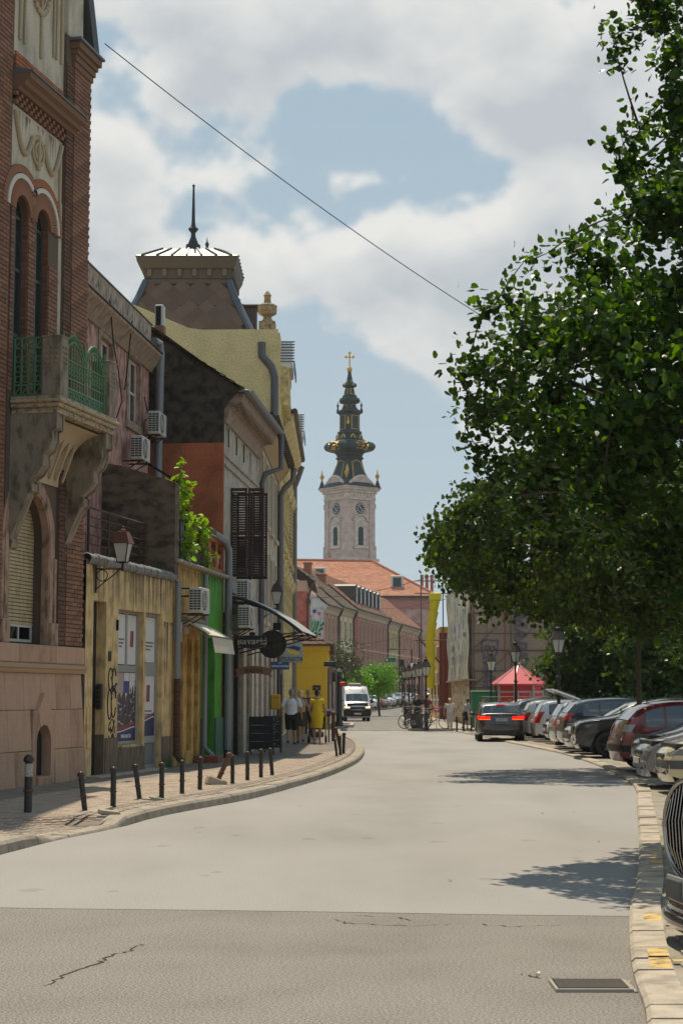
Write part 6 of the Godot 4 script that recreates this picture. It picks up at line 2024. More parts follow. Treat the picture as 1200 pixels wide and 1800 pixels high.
# ---- the long row of two storey houses in the distance
func far_row():
	var T := frame(-1.92, 180.0, 10.0, 0.25)
	var segs := [
		[0.0, 8.9, "far_house", "rose ribbed house with white gable sprayed with green graffiti", [0.47, 0.30, 0.24], [0.40, 0.20, 0.15], 10.9, 4],
		[8.9, 18.7, "far_house", "cream house with grouped dark windows beside the rose ribbed one", [0.60, 0.52, 0.36], [0.24, 0.22, 0.17], 11.1, 3],
		[18.7, 45.6, "far_house", "long brick red house with many narrow ribs and zinc dormers", [0.45, 0.235, 0.185], [0.36, 0.10, 0.07], 11.3, 9],
		[45.6, 56.0, "far_house", "yellowish house with a small balcony between the red and salmon houses", [0.56, 0.44, 0.25], [0.50, 0.40, 0.24], 10.8, 3],
		[56.0, 77.5, "far_house", "salmon house with tall arched windows, last of the far left row", [0.52, 0.29, 0.215], [0.45, 0.24, 0.18], 10.8, 6]]
	var glass := mat("far_glass", 0.035, 0.035, 0.035, 0.2)
	var zinc := mat("far_zinc", 0.075, 0.065, 0.055, 0.5, {"metal": 0.3})
	for i in segs.size():
		var s: Array = segs[i]
		var x0: float = s[0]
		var x1: float = s[1]
		var top: float = s[6] + x0 * 0.006
		var n: int = s[7]
		var v := thing(s[2], s[3], "house", T * Transform3D(Basis(), V3(x0, 0, 0)), "houses along the far left side of the street")
		var L := x1 - x0
		var m := mat("far_wall_%d" % i, s[4][0], s[4][1], s[4][2], 0.9, {"tex": "blotch", "scale": 0.15})
		var rib := mat("far_rib_%d" % i, s[5][0], s[5][1], s[5][2], 0.9)
		var holes := []
		var w := L / n
		for k in n:
			var cx := (k + 0.5) * w
			for fl in [[4.2, 6.4], [7.2, 9.7]]:
				if i == 4: holes.append([cx - w * 0.2, cx + w * 0.2, fl[0], fl[1] + 0.1, true])
				elif i == 2: holes.append([cx - w * 0.16, cx + w * 0.16, fl[0], fl[1]])
				else: holes.append([cx - w * 0.22, cx + w * 0.22, fl[0], fl[1]])
			holes.append([cx - w * 0.32, cx + w * 0.32, 0.0, 3.0])
		var g := Geo.new()
		g.wall(0, L, -1, top, holes, 0.0, 0.3)
		g.lim(0.01, L - 0.01, -1, top, -9, -0.4)
		put("wall", g, m, v)
		for h in holes:
			var wg := Geo.new()
			var mid: float = (h[0] + h[1]) / 2
			wg.lim(h[0], h[0] + 0.08, h[2], h[3], -0.22, -0.14); wg.lim(h[1] - 0.08, h[1], h[2], h[3], -0.22, -0.14)
			wg.lim(mid - 0.05, mid + 0.05, h[2], h[3], -0.21, -0.15); wg.lim(h[0], h[1], h[3] - 0.7, h[3] - 0.6, -0.21, -0.15)
			var wd := put("window", wg, mat("far_frame", 0.45, 0.42, 0.36, 0.7) if h[2] > 1 else zinc, v)
			var pg := Geo.new()
			pg.lim(h[0], h[1], h[2], h[3], -0.28, -0.24)
			put("pane", pg, glass, wd)
		g = Geo.new()
		for k in n + 1:
			var x := clampf(k * w, 0.2, L - 0.2)
			g.lim(x - 0.16, x + 0.16, 3.6, top - 0.9, 0.0, 0.14)
			if i == 2 and k < n:
				for o in [0.28, 0.72]: g.lim(x + w * o - 0.1, x + w * o + 0.1, 4.1, top - 1.0, 0.0, 0.12)
				g.lim(x + w * 0.28, x + w * 0.72, top - 1.15, top - 0.9, 0.0, 0.12)
		for y in [3.3, 6.75]:
			g.lim(0, L, y, y + 0.22, 0, 0.16)
		put("rib", g, mat("far_pale_%d" % i, s[4][0] * 1.15, s[4][1] * 1.2, s[4][2] * 1.2, 0.9) if i != 2 else mat("far_pale_2", 0.50, 0.31, 0.25, 0.9), v)
		if i == 2:
			pbox("red_corner", rib, v, V3(1.2, 5.2, 0.09), V3(2.3, 12, 0.2))
			for h in holes:
				if h[2] > 1: pbox("spandrel", rib, v, V3((h[0] + h[1]) / 2, h[2] - 0.5, 0.02), V3(h[1] - h[0], 0.8, 0.05))
		g = Geo.new()
		g.run([V2(0, top - 0.8), V2(0.15, top - 0.8), V2(0.2, top - 0.4), V2(0.5, top - 0.1), V2(0.5, top + 0.05), V2(0, top + 0.05)], 0, L)
		put("cornice", g, mat("far_cornice", 0.46, 0.38, 0.28, 0.9), v)
		g = Geo.new()
		g.tube([V3(0, top + 0.05, 0.6), V3(L, top + 0.05, 0.6)], 0.12, 6)
		g.tube([V3(L - 0.3, top, 0.6), V3(L - 0.3, top - 1.0, 0.15), V3(L - 0.3, 0.3, 0.15)], 0.12, 6)
		put("gutter", g, zinc, v)
		var rc: Color = [Color(0.20, 0.15, 0.115), Color(0.19, 0.14, 0.105), Color(0.30, 0.155, 0.10), Color(0.40, 0.20, 0.13), Color(0.38, 0.185, 0.12)][i]
		tiled("roof", v, V3(0, top + 0.08, 0.55), V3(L, top + 0.08, 0.55), V3(0, top + 4.7, -5.0), V3(L, top + 4.7, -5.0), 26, int(L * 2.2), rc, 0.22, 0.06)
		if i == 0:
			g = Geo.new()
			g.prism(PackedVector2Array([V2(0.45, top - 0.1), V2(-5.0, top + 4.6), V2(-10, top), V2(-10, -1), V2(0.0, -1), V2(0.0, top - 0.8)]), -0.2, 0.0, Transform3D(Basis(V3(0, 0, 1), V3(0, 1, 0), V3(1, 0, 0)), Vector3.ZERO))
			var gw := put("gable", g, mat("white_stucco", 0.60, 0.56, 0.53, 0.92, {"tex": "blotch", "scale": 0.15}), v)
			
			letters("NOLE", 1.75, gw, V3(-0.32, 8.7, -1.0), mat("graffiti_mint", 0.20, 0.56, 0.30, 0.8), Basis(Vector3.UP, -PI / 2) * Basis(Vector3.BACK, -0.3) * Basis.from_scale(V3(0.40, 1, 1)), true, false, 0.06, "graffiti_letters")
			letters("NOLE", 1.95, gw, V3(-0.28, 8.6, -0.96), mat("spray_black"), Basis(Vector3.UP, -PI / 2) * Basis(Vector3.BACK, -0.3) * Basis.from_scale(V3(0.40, 1, 1)), true, false, 0.04, "graffiti_outline")
			for k in 5:
				var b := Geo.new()
				b.prism(circle(V2(0.6 - k * 0.5, 10.0 - k * 0.15 + 0.4 * (k % 2)), 0.2, 12), 0, 0.04, Transform3D(Basis(V3(0, 0, 1), V3(0, 1, 0), V3(-1, 0, 0)), V3(-0.22, 0, -1.0)))
				put("graffiti_dot", b, mat("graffiti_blue", 0.06, 0.06, 0.25, 0.8) if k % 2 else mat("graffiti_pink", 0.55, 0.12, 0.2, 0.8), gw)
		if i == 2:
			for k in 7:
				g = Geo.new()
				var x := 5.0 + k * 3.0
				var prof := PackedVector2Array([V2(-0.75, 0), V2(0.75, 0), V2(0.75, 2.1)])
				for q in 9: prof.append(V2(0.75 * cos(PI * q / 8), 2.1 + 0.45 * sin(PI * q / 8)))
				prof.append(V2(-0.75, 2.1))
				g.prism(prof, -4.2, 0.1, Transform3D(Basis(), V3(x, top + 0.7, -0.5)))
				var d := put("dormer", g, zinc, v, 0.5)
				pbox("pane", glass, d, V3(x, top + 1.9, -0.37), V3(0.9, 1.7, 0.04))
		if i == 1:
			g = Geo.new()
			g.box(V3(4.0, top + 4.2, -4.2), V3(0.8, 2.0, 0.8), 0.05); g.box(V3(4.0, top + 5.2, -4.2), V3(1.0, 0.2, 1.0), 0.03)
			g.box(V3(8.6, top + 3.2, -3.4), V3(0.8, 2.0, 0.8), 0.05); g.box(V3(8.6, top + 4.2, -3.4), V3(1.0, 0.2, 1.0), 0.03)
			put("chimney", g, mat("chimney_brick", 0.36, 0.13, 0.075, 0.9), v)
		if i == 3 or i == 4:
			g = Geo.new()
			g.lim(1.5, 7.5, 3.55, 3.75, 0, 1.3)
			for k in 22: g.lim(1.5 + k * 0.28, 1.56 + k * 0.28, 3.75, 4.9, 1.2, 1.26)
			g.lim(1.5, 7.5, 4.9, 5.0, 1.16, 1.3)
			put("balcony", g, mat("rail_iron"), v)


# ---- big pale pink residence under a broad tiled roof
func residence():
	var v := thing("residence", "broad pale pink residence with orange hipped tile roof below the church tower", "building", Transform3D(Basis(), V3(0, 0.9, -268)))
	var pink := mat("residence_pink", 0.52, 0.34, 0.30, 0.9, {"tex": "blotch", "scale": 0.08})
	var g := Geo.new()
	g.wall(-20, 14.6, -1, 16.2, [[9.6, 12.0, 7.4, 11.2], [4.0, 6.4, 7.4, 11.2], [9.6, 12.0, 1.0, 4.5]], 0.0, 0.3)
	g.lim(-20, 14.58, -1, 16.2, -22, -0.4)
	put("wall", g, pink, v)
	for w in [[9.6, 12.0, 7.4, 11.2], [4.0, 6.4, 7.4, 11.2], [9.6, 12.0, 1.0, 4.5]]:
		window(v, w[0], w[1], w[2], w[3], -0.1, 2, 2, mat("residence_frame", 0.60, 0.58, 0.53, 0.7), mat("blind_grey", 0.36, 0.40, 0.40, 0.5), 0.3)
		g = Geo.new()
		g.lim(w[0] - 0.5, w[1] + 0.5, w[3] + 0.3, w[3] + 0.9, 0.0, 0.3)
		put("hood", g, mat("residence_band", 0.42, 0.20, 0.165, 0.9), v)
	g = Geo.new()
	g.lim(-20, 14.8, 14.4, 15.6, 0.0, 0.3); g.lim(-20, 14.7, 5.4, 6.0, 0, 0.2)
	put("band", g, mat("residence_band"), v)
	g = Geo.new()
	g.lim(-20, 15.2, 16.0, 16.3, -0.5, 0.8)
	put("gutter", g, mat("far_zinc"), v)
	tiled("roof", v, V3(-20, 16.3, 0.6), V3(14.9, 16.3, 0.6), V3(-20, 23.0, -12), V3(5.0, 22.6, -11), 30, 60, Color(0.56, 0.25, 0.145), 0.14, 0.05)
	tiled("roof", v, V3(14.9, 16.3, 0.6), V3(14.9, 16.3, -22), V3(5.0, 22.6, -11), V3(5.0, 22.6, -12), 26, 30, Color(0.52, 0.22, 0.13), 0.14, 0.05)
	g = Geo.new()
	g.tube([V3(14.9, 16.4, 0.6), V3(5.0, 22.7, -11)], 0.22, 6); g.tube([V3(5.0, 22.7, -11), V3(-20, 23.1, -12)], 0.22, 6)
	put("ridge_tiles", g, mat("ridge_tile", 0.40, 0.155, 0.09, 0.9), v)
	for d in [[8.8, 18.6, -2.9], [-3.5, 20.2, -6.6]]:
		pbox("roof_window", mat("residence_frame"), v, V3(d[0], d[1], d[2]), V3(2.0, 2.2, 1.6), 0.1)
		pbox("pane", mat("far_glass"), v, V3(d[0], d[1], d[2] + 0.82), V3(1.3, 1.5, 0.06))
	g = Geo.new()
	for x in [13.0, 13.8, 14.6]: g.box(V3(x, 17.9, -8), V3(0.5, 4.6, 0.5), 0.05)
	put("chimney", g, mat("chimney_brick"), v)


# ---- the church tower
func church():
	var rot := deg_to_rad(37.7)
	var v := thing("church_tower", "tall pale church tower with dark green onion spire, clocks and gilded cross", "church tower", Transform3D(Basis(Vector3.UP, rot), V3(1.55, 0, -322)))
	var wallm := mat("tower_stucco", 0.60, 0.47, 0.41, 0.9, {"tex": "blotch", "scale": 0.1})
	var trim := mat("tower_trim", 0.64, 0.55, 0.47, 0.9, {"tex": "blotch", "scale": 0.15})
	var green := mat("spire_copper", 0.028, 0.042, 0.036, 0.45, {"metal": 0.4, "tex": "blotch", "scale": 0.3})
	var gold := mat("gilding", 0.66, 0.40, 0.075, 0.35, {"metal": 0.75})
	var dark := mat("tower_louvre", 0.025, 0.03, 0.04, 0.6)
	var h := 3.25
	var g := Geo.new()
	g.lim(-h, h, 0, 40.2, -h, h)
	put("wall", g, wallm, v)
	g = Geo.new()
	for sx in [-1, 1]:
		for sz in [-1, 1]:
			g.box(V3(sx * (h - 0.45), 33.5, sz * (h - 0.45)), V3(1.3, 13.4, 1.3), 0.05)
			g.box(V3(sx * (h - 0.42), 28.2, sz * (h - 0.42)), V3(1.55, 3.0, 1.55), 0.05)
			g.box(V3(sx * (h - 0.42), 37.2, sz * (h - 0.42)), V3(1.5, 0.9, 1.5), 0.05)
	put("corner_pilaster", g, wallm, v)
	g = Geo.new()
	for s in [[26.0, 27.0, 0.5], [26.7, 27.3, 0.75]]:
		g.lim(-h - s[2], h + s[2], s[0], s[1], -h - s[2], h + s[2], 0.05)
	put("base_moulding", g, trim, v)
	g = Geo.new()
	for s in [[38.3, 38.7, 0.3], [38.7, 39.6, 0.25], [39.6, 40.1, 0.5], [40.1, 40.5, 0.85], [40.5, 40.75, 1.1]]:
		g.lim(-h - s[2], h + s[2], s[0], s[1], -h - s[2], h + s[2], 0.05)
	put("cornice", g, trim, v)
	for f in 2:
		var B := Basis() if f == 0 else Basis(Vector3.UP, -PI / 2)
		var at := func(x: float, y: float, z: float) -> Vector3: return B * V3(x, y, z)
		var tr := Transform3D(B, Vector3.ZERO)
		g = Geo.new()
		var pf := PackedVector2Array([V2(-1.35, 29.4), V2(1.35, 29.4), V2(1.35, 34.3)])
		for k in 9: pf.append(V2(1.2 * cos(PI * k / 8), 34.3 + 0.9 * sin(PI * k / 8)))
		pf.append(V2(-1.35, 34.3))
		g.prism(pf, h, h + 0.15, tr)
		for k in 12:
			var a := PI * k / 12
			var b := PI * (k + 1) / 12
			g.bar(at.call(1.55 * cos(a), 34.5 + 0.9 * sin(a), h + 0.25), at.call(1.55 * cos(b), 34.5 + 0.9 * sin(b), h + 0.25), 0.3)
		g.bar(at.call(-2.0, 34.45, h + 0.2), at.call(-1.4, 34.45, h + 0.2), 0.3); g.bar(at.call(1.4, 34.45, h + 0.2), at.call(2.0, 34.45, h + 0.2), 0.3)
		g.bar(at.call(-1.7, 29.3, h + 0.2), at.call(1.7, 29.3, h + 0.2), 0.4)
		put("window_surround", g, trim, v)
		g = Geo.new()
		var ph := PackedVector2Array([V2(-0.62, 29.7), V2(0.62, 29.7), V2(0.62, 32.6)])
		for k in 9: ph.append(V2(0.62 * cos(PI * k / 8), 32.6 + 0.62 * sin(PI * k / 8)))
		g.prism(ph, h + 0.10, h + 0.17, tr)
		var win := put("window", g, dark, v)
		g = Geo.new()
		for y in [30.4, 31.1, 31.8, 32.5]: g.bar(at.call(-0.6, y, h + 0.19), at.call(0.6, y, h + 0.19), 0.06)
		for x in [-0.2, 0.2]: g.bar(at.call(x, 29.7, h + 0.19), at.call(x, 33.0, h + 0.19), 0.05)
		put("glazing_bar", g, mat("louvre_grey", 0.09, 0.10, 0.11, 0.6), win)
		g = Geo.new()
		g.prism(circle(V2(0, 36.7), 1.06, 28), h, h + 0.14, tr)
		var ck := put("clock_face", g, mat("clock_black", 0.03, 0.045, 0.05, 0.5), v)
		g = Geo.new()
		for k in 12:
			var a := TAU * k / 12
			g.bar(at.call(0.66 * cos(a), 36.7 + 0.66 * sin(a), h + 0.16), at.call(0.98 * cos(a), 36.7 + 0.98 * sin(a), h + 0.16), 0.15)
		g.bar(at.call(0, 36.7, h + 0.18), at.call(-0.5, 37.25, h + 0.18), 0.12); g.bar(at.call(0, 36.7, h + 0.18), at.call(0.35, 36.2, h + 0.18), 0.14)
		put("clock_mark", g, mat("clock_pale", 0.62, 0.60, 0.54, 0.6), ck)
		g = Geo.new()
		var pd := PackedVector2Array()
		for k in 15:
			var t := k / 14.0
			pd.append(V2(lerpf(-3.4, 3.4, t), 40.7 + 1.9 * pow(sin(PI * t), 1.2)))
		g.prism(pd, h - 0.6, h + 0.5, tr)
		put("pediment", g, wallm, v)
		g = Geo.new()
		var pp := []
		for q in pd: pp.append(at.call(q.x, q.y + 0.15, h + 0.35))
		g.tube(pp, 0.34, 6)
		put("pediment_moulding", g, trim, v, 0.6)
		for k in 7:
			pbox("dentil", trim, v, at.call(-2.4 + k * 0.8, 39.3, h + 0.35), V3(0.3, 0.4, 0.3))
	g = Geo.new()
	g.lathe([V2(4.45, 40.75), V2(4.35, 41.0), V2(3.75, 41.6), V2(3.3, 42.1), V2(2.8, 42.9), V2(2.35, 44.0), V2(2.05, 45.3), V2(1.9, 46.2), V2(2.15, 46.3), V2(2.2, 46.6), V2(1.95, 46.75), V2(2.1, 47.2), V2(2.5, 47.6), V2(3.2, 47.75), V2(3.75, 48.0), V2(4.05, 48.5), V2(4.05, 48.9), V2(3.75, 49.4), V2(3.2, 49.65), V2(2.6, 49.75), V2(2.1, 50.2), V2(1.8, 50.8), V2(1.72, 51.1), V2(1.9, 51.2), V2(1.9, 51.6), V2(1.6, 51.75), V2(1.58, 54.9), V2(1.9, 55.1), V2(2.1, 55.35), V2(2.1, 55.6), V2(1.5, 55.8), V2(1.15, 56.2), V2(0.95, 56.9), V2(1.1, 57.0), V2(1.5, 57.15), V2(1.68, 57.6), V2(1.5, 58.1), V2(1.15, 58.25), V2(1.15, 58.6), V2(0.9, 58.7), V2(0.65, 60.1), V2(0.7, 60.15), V2(1.05, 60.3), V2(1.15, 60.65), V2(0.95, 61.0), V2(0.6, 61.1), V2(0.48, 61.7), V2(0.45, 61.75), V2(0.25, 63.0), V2(0.36, 63.1), V2(0.2, 63.2), V2(0, 63.2)], 32, Vector3.ZERO, Basis(), PI / 4, 2.4)
	put("spire", g, green, v, 0.5)
	g = Geo.new()
	g.ball(V3(0, 63.7, 0), V3(0.52, 0.58, 0.52), 12)
	put("gilded_ball", g, gold, v, 1.0)
	g = Geo.new()
	var cb := Basis(Vector3.UP, -rot)
	g.box(V3(0, 65.6, 0), V3(0.26, 2.9, 0.16), 0.02, cb)
	g.box(V3(0, 66.15, 0), V3(1.5, 0.26, 0.16), 0.02, cb)
	for q in [V3(0.75, 66.15, 0), V3(-0.75, 66.15, 0), V3(0, 67.0, 0)]:
		g.ball(cb * q, V3(0.24, 0.24, 0.12), 8)
		for s in [-1.0, 1.0]: g.ball(cb * (q * V3(0.86, 1, 1) + (V3(0, 0.18 * s, 0) if q.x != 0 else V3(0.18 * s, -0.12, 0))), V3(0.15, 0.15, 0.1), 6)
	put("cross", g, gold, v)
	g = Geo.new()
	for f in 2:
		var B := Basis() if f == 0 else Basis(Vector3.UP, -PI / 2)
		var fr := func(pts: Array, r: float):
			var q := []
			for p in pts: q.append(B * p)
			g.tube(q, r, 5)
		fr.call([V3(-1.55, 42.6, 3.15), V3(-1.0, 45.6, 2.1), V3(0, 46.0, 2.1), V3(1.0, 45.6, 2.1), V3(1.55, 42.6, 3.15), V3(-1.55, 42.6, 3.15)], 0.09)
		fr.call([V3(-0.8, 52.0, 1.66), V3(-0.8, 54.6, 1.66), V3(0.8, 54.6, 1.66), V3(0.8, 52.0, 1.66), V3(-0.8, 52.0, 1.66)], 0.08)
		fr.call([V3(-0.5, 58.8, 0.95), V3(-0.4, 59.9, 0.75), V3(0.4, 59.9, 0.75), V3(0.5, 58.8, 0.95), V3(-0.5, 58.8, 0.95)], 0.07)
		fr.call([V3(-0.6, 56.2, 1.3), V3(-0.45, 56.8, 1.05), V3(0.45, 56.8, 1.05), V3(0.6, 56.2, 1.3)], 0.07)
		var r2 := RandomNumberGenerator.new()
		r2.seed = 21 + f
		for k in 60:
			var a := r2.randf_range(-0.72, 0.72)
			var y := r2.randf_range(47.9, 49.5)
			var rad := 4.06 - 0.6 * pow(absf(y - 48.7) / 0.8, 2)
			g.ball(B * V3(sin(a) * rad * 1.05, y, cos(a) * rad * 1.05), V3(0.2, 0.12, 0.2), 5)
		for s in [-1.0, 1.0]:
			var pts := []
			for k in 9: pts.append(V3(s * (0.5 + 0.9 * k / 8.0), 50.2 + 0.7 * sin(PI * k / 8.0), 2.35 - 0.02 * k))
			fr.call(pts, 0.13)
		g.box(B * V3(0, 61.4, 0.55), V3(0.4, 0.4, 0.4), 0.05)
		g.box(B * V3(0, 60.65, 1.1), V3(0.35, 0.35, 0.3), 0.05)
	put("gilded_ornament", g, gold, v)
	for q in [V3(3.75, 40.9, 3.75), V3(-3.75, 40.9, -3.75), V3(-3.5, 41.1, 3.5)]:
		g = Geo.new()
		g.lathe([V2(0.75, -0.3), V2(0.5, 0.3), V2(0.3, 0.9), V2(0.2, 1.25)], 8, q)
		put("urn_foot", g, green, v)
		g = Geo.new()
		g.lathe([V2(0.15, 1.2), V2(0.2, 1.6), V2(0.45, 2.1), V2(0.3, 2.4), V2(0.12, 2.6), V2(0.14, 2.9), V2(0, 3.5)], 8, q)
		put("urn", g, gold, v, 0.8)
	for q in [V3(1.6, 55.6, 1.6), V3(-1.6, 55.6, -1.6), V3(-1.5, 55.6, 1.5)]:
		g = Geo.new()
		g.lathe([V2(0.3, 0), V2(0.12, 0.7), V2(0.25, 1.1), V2(0.1, 1.4), V2(0, 2.0)], 8, q)
		put("urn", g, green, v, 0.8)
	for q in [V3(-1.65, 52.8, 1.65), V3(-2.3, 43.6, 2.3)]:
		g = Geo.new()
		g.lathe([V2(0.2, 0), V2(0.3, 0.4), V2(0.14, 0.8), V2(0.1, 1.4)], 8, q)
		put("urn", g, gold, v, 0.8)
	pbox("nave", wallm, v, V3(0, 10, -14), V3(14, 20, 26))


# ---- house behind builders' nets, on the right
func scaffold_house():
	var v := thing("netted_house", "house under repair wrapped in grey builders' netting on scaffolding", "building", Transform3D(Basis(), V3(7.0, 0.1, -92)))
	var grey := mat("scaffold_wall", 0.30, 0.24, 0.19, 0.92, {"tex": "blotch", "scale": 0.2, "detail": "grime", "dscale": 0.3})
	var g := Geo.new()
	g.lim(0.9, 20, 0, 7.6, -18, -1.0)
	put("wall", g, grey, v)
	for k in 4:
		for fl in [1.0, 4.2]:
			pbox("window", mat("dark_glass"), v, V3(3.0 + k * 3.4, fl + 1.0, -0.98), V3(1.2, 2.0, 0.06))
			pbox("window", mat("dark_glass"), v, V3(0.88, fl + 1.0, -3.0 - k * 4.0), V3(0.06, 2.0, 1.2))
	tiled("roof", v, V3(3.0, 7.6, -0.6), V3(20, 7.6, -0.6), V3(4.5, 11.0, -8), V3(20, 11.0, -8), 20, 50, Color(0.36, 0.16, 0.11), 0.2, 0.05)
	var steel := mat("scaffold_steel", 0.12, 0.085, 0.07, 0.5, {"metal": 0.3})
	g = Geo.new()
	for k in 9:
		g.tube([V3(0.1 + k * 2.0, 0, 0.1), V3(0.1 + k * 2.0, 8.2, 0.1)], 0.03, 5); g.tube([V3(0.1 + k * 2.0, 0, -0.8), V3(0.1 + k * 2.0, 8.2, -0.8)], 0.03, 5)
	for k in 10:
		g.tube([V3(-0.05, 0, -k * 2.0), V3(-0.05, 8.3 + (k % 3) * 0.5, -k * 2.0)], 0.035, 5); g.tube([V3(0.8, 0, -k * 2.0), V3(0.8, 8.2, -k * 2.0)], 0.03, 5)
	for y in [2.0, 4.0, 6.0, 7.6]:
		g.tube([V3(0, y, 0.12), V3(17, y, 0.12)], 0.028, 5); g.tube([V3(0, y + 0.9, 0.12), V3(17, y + 0.9, 0.12)], 0.022, 5)
		g.tube([V3(-0.07, y, 0), V3(-0.07, y, -18)], 0.03, 5)
	for k in 8:
		for y in [2.0, 4.0, 6.0]: g.tube([V3(0.1 + k * 2.0, y - 2 + 0.1, 0.13), V3(2.1 + k * 2.0, y, 0.13)], 0.02, 5)
	put("scaffold_tube", g, steel, v)
	for y in [1.95, 3.95, 5.95]:
		pbox("scaffold_deck", mat("deck_plank", 0.30, 0.21, 0.12, 0.9), v, V3(8.6, y, -0.35), V3(17, 0.06, 0.8))
		pbox("scaffold_deck", mat("deck_plank"), v, V3(0.35, y, -9.2), V3(0.8, 0.06, 17.6))
	g = Geo.new()
	g.tube([V3(1.75, 0.3, 0.26), V3(1.75, 7.8, 0.26)], 0.035, 6)
	put("red_hose", g, mat("hose_red", 0.25, 0.04, 0.03, 0.6), v)
	var net := mat("net_front", 0.43, 0.35, 0.285, 0.9, {"alpha": 0.66, "tex": "grain", "scale": 0.3, "back": Color(0.22, 0.18, 0.15)})
	var netl := mat("net_side", 0.72, 0.63, 0.49, 0.9, {"tex": "grain", "scale": 0.3, "detail": "blotch", "dscale": V3(0.5, 0.1, 0.5), "back": Color(0.35, 0.3, 0.22)})
	g = Geo.new()
	var rings := []
	for j in 15:
		var ring := []
		for k in 60:
			var x := k * 0.3
			ring.append(V3(x, 0.9 + j * 0.5, 0.02 + 0.02 * sin(x * 3.0 + j * 0.7) + 0.02 * sin(x * 0.9 - j)))
		rings.append(ring)
	g.loft(rings, false)
	put("net", g, net, v, 1.5)
	g = Geo.new()
	rings = []
	for j in 22:
		var ring := []
		for k in 90:
			var t := k / 89.0
			var y := 2.4 + j * 0.27
			ring.append(V3(-0.18 - 0.13 * sin(k * 0.9 + sin(j * 0.25) * 0.6) * (0.5 + 0.5 * sin(k * 0.23)) - 0.05 * sin(j * 0.6 + k * 0.4), y, 0.15 - t * 17.5))
		rings.append(ring)
	g.loft(rings, false)
	put("net", g, netl, v, 1.5)
	g = Geo.new()
	rings = []
	for j in 9:
		var ring := []
		for k in 60:
			ring.append(V3(-0.10 - 0.07 * sin(k * 1.3 + j * 0.2), 0.05 + j * 0.29, 0.1 - k * 0.25))
		rings.append(ring)
	g.loft(rings, false)
	put("net", g, mat("net_low", 0.50, 0.41, 0.28, 0.9, {"tex": "grime", "scale": 0.3}), v, 1.5)
	g = Geo.new()
	g.lim(-0.55, 0.3, 2.38, 2.46, -14, 0.35)
	put("plank_shelf", g, mat("deck_plank"), v)
	var ink := mat("net_print", 0.115, 0.105, 0.15, 0.9)
	shield(v, V3(0.95, 4.1, 0.085), 0.72, ink)
	shield(v, V3(2.55, 6.45, 0.085), 0.8, ink)
	for q in [[2.6, 4.55], [0.9, 2.2], [4.6, 6.2]]:
		letters("MAPEI", 0.98, v, V3(q[0], q[1], 0.085), ink, Basis(Vector3.BACK, -PI / 2), true, false, 0.01, "net_lettering", 0.15)
	for k in 4:
		letters("MAPEI", 1.1, v, V3(-0.36, 6.4 - (k % 2) * 2.4, -1.5 - k * 3.2), mat("net_blue", 0.17, 0.17, 0.30, 0.9), Basis(Vector3.UP, -PI / 2) * Basis(Vector3.BACK, -PI / 2), true, false, 0.01, "net_lettering")
	for k in 2:
		pbox("net_patch", mat("net_side"), v, V3(0.45, 5.6 + k * 0.9, 0.09), V3(0.35, 0.42, 0.01))
	var c := thing("rubble_chute", "bright yellow segmented rubble chute hanging from the scaffold", "rubble chute", Transform3D(Basis(), V3(0, 0, -109)))
	var ym := mat("chute_yellow", 0.70, 0.58, 0.015, 0.5)
	for k in 8:
		g = Geo.new()
		var a := V3(5.95, 7.7, 0).lerp(V3(5.25, 2.2, 0), k / 8.0)
		var b := V3(5.95, 7.7, 0).lerp(V3(5.25, 2.2, 0), (k + 1.12) / 8.0)
		if k > 3: a.x += 0.08 * (k - 3); b.x += 0.08 * (k - 2)
		var d := (a - b).normalized()
		g.lathe([V2(0.24, 0), V2(0.33, (a - b).length())], 14, b, Basis(d.cross(Vector3.BACK).normalized(), d, Vector3.BACK))
		put("segment", g, ym, c, 0.8)
	pbox("hopper", ym, c, V3(5.98, 7.95, 0), V3(0.75, 0.5, 0.7), 0.05)
	g = Geo.new()
	for x in [5.1, 6.5]: g.tube([V3(x, 0, -0.5), V3(x, 9.4, -0.5)], 0.04, 5)
	for y in [5.2, 8.2, 9.0]: g.tube([V3(4.7, y, -0.5), V3(7, y, -0.5)], 0.04, 5)
	g.tube([V3(4.9, 5.4, -0.5), V3(6.4, 3.6, -0.5)], 0.06, 5)
	put("frame", g, steel, c)
	var h := thing("painted_house", "yellow and dark red house beside the rubble chute", "house", Transform3D(Basis(), V3(7.1, 0, -112)))
	g = Geo.new()
	g.lim(-0.6, 10, 0, 6.2, -16, -1.2)
	put("wall", g, mat("house_ochre", 0.55, 0.33, 0.08, 0.9, {"tex": "blotch", "scale": 0.2}), h)
	pbox("corner_strip", mat("dark_red", 0.20, 0.035, 0.025, 0.8), h, V3(-0.35, 2.9, -1.15), V3(0.6, 5.8, 0.3))
	for y in [2.9, 4.6]: pbox("ornament", mat("buff_stone"), h, V3(-0.62, y, -3.0), V3(0.3, 0.8, 2.5), 0.1)
	for k in 3: pbox("window", mat("dark_glass"), h, V3(-0.62, 1.5, -3.0 - k * 4), V3(0.06, 1.8, 1.3))
	var t := thing("market_tent", "white tent top behind the row of lamp posts", "tent", Transform3D(Basis(), V3(6.9, 0.3, -170)))
	g = Geo.new()
	g.prism(PackedVector2Array([V2(0.1, 3.8), V2(1.2, 3.8), V2(1.2, 4.5), V2(0.1, 4.6)]), -3, 0)
	put("canvas", g, mat("tent_white", 0.78, 0.76, 0.73, 0.7), t)
	g = Geo.new()
	for x in [0.15, 1.15]: g.tube([V3(x, 0, -0.1), V3(x, 3.8, -0.1)], 0.05, 6)
	put("pole", g, steel, t)


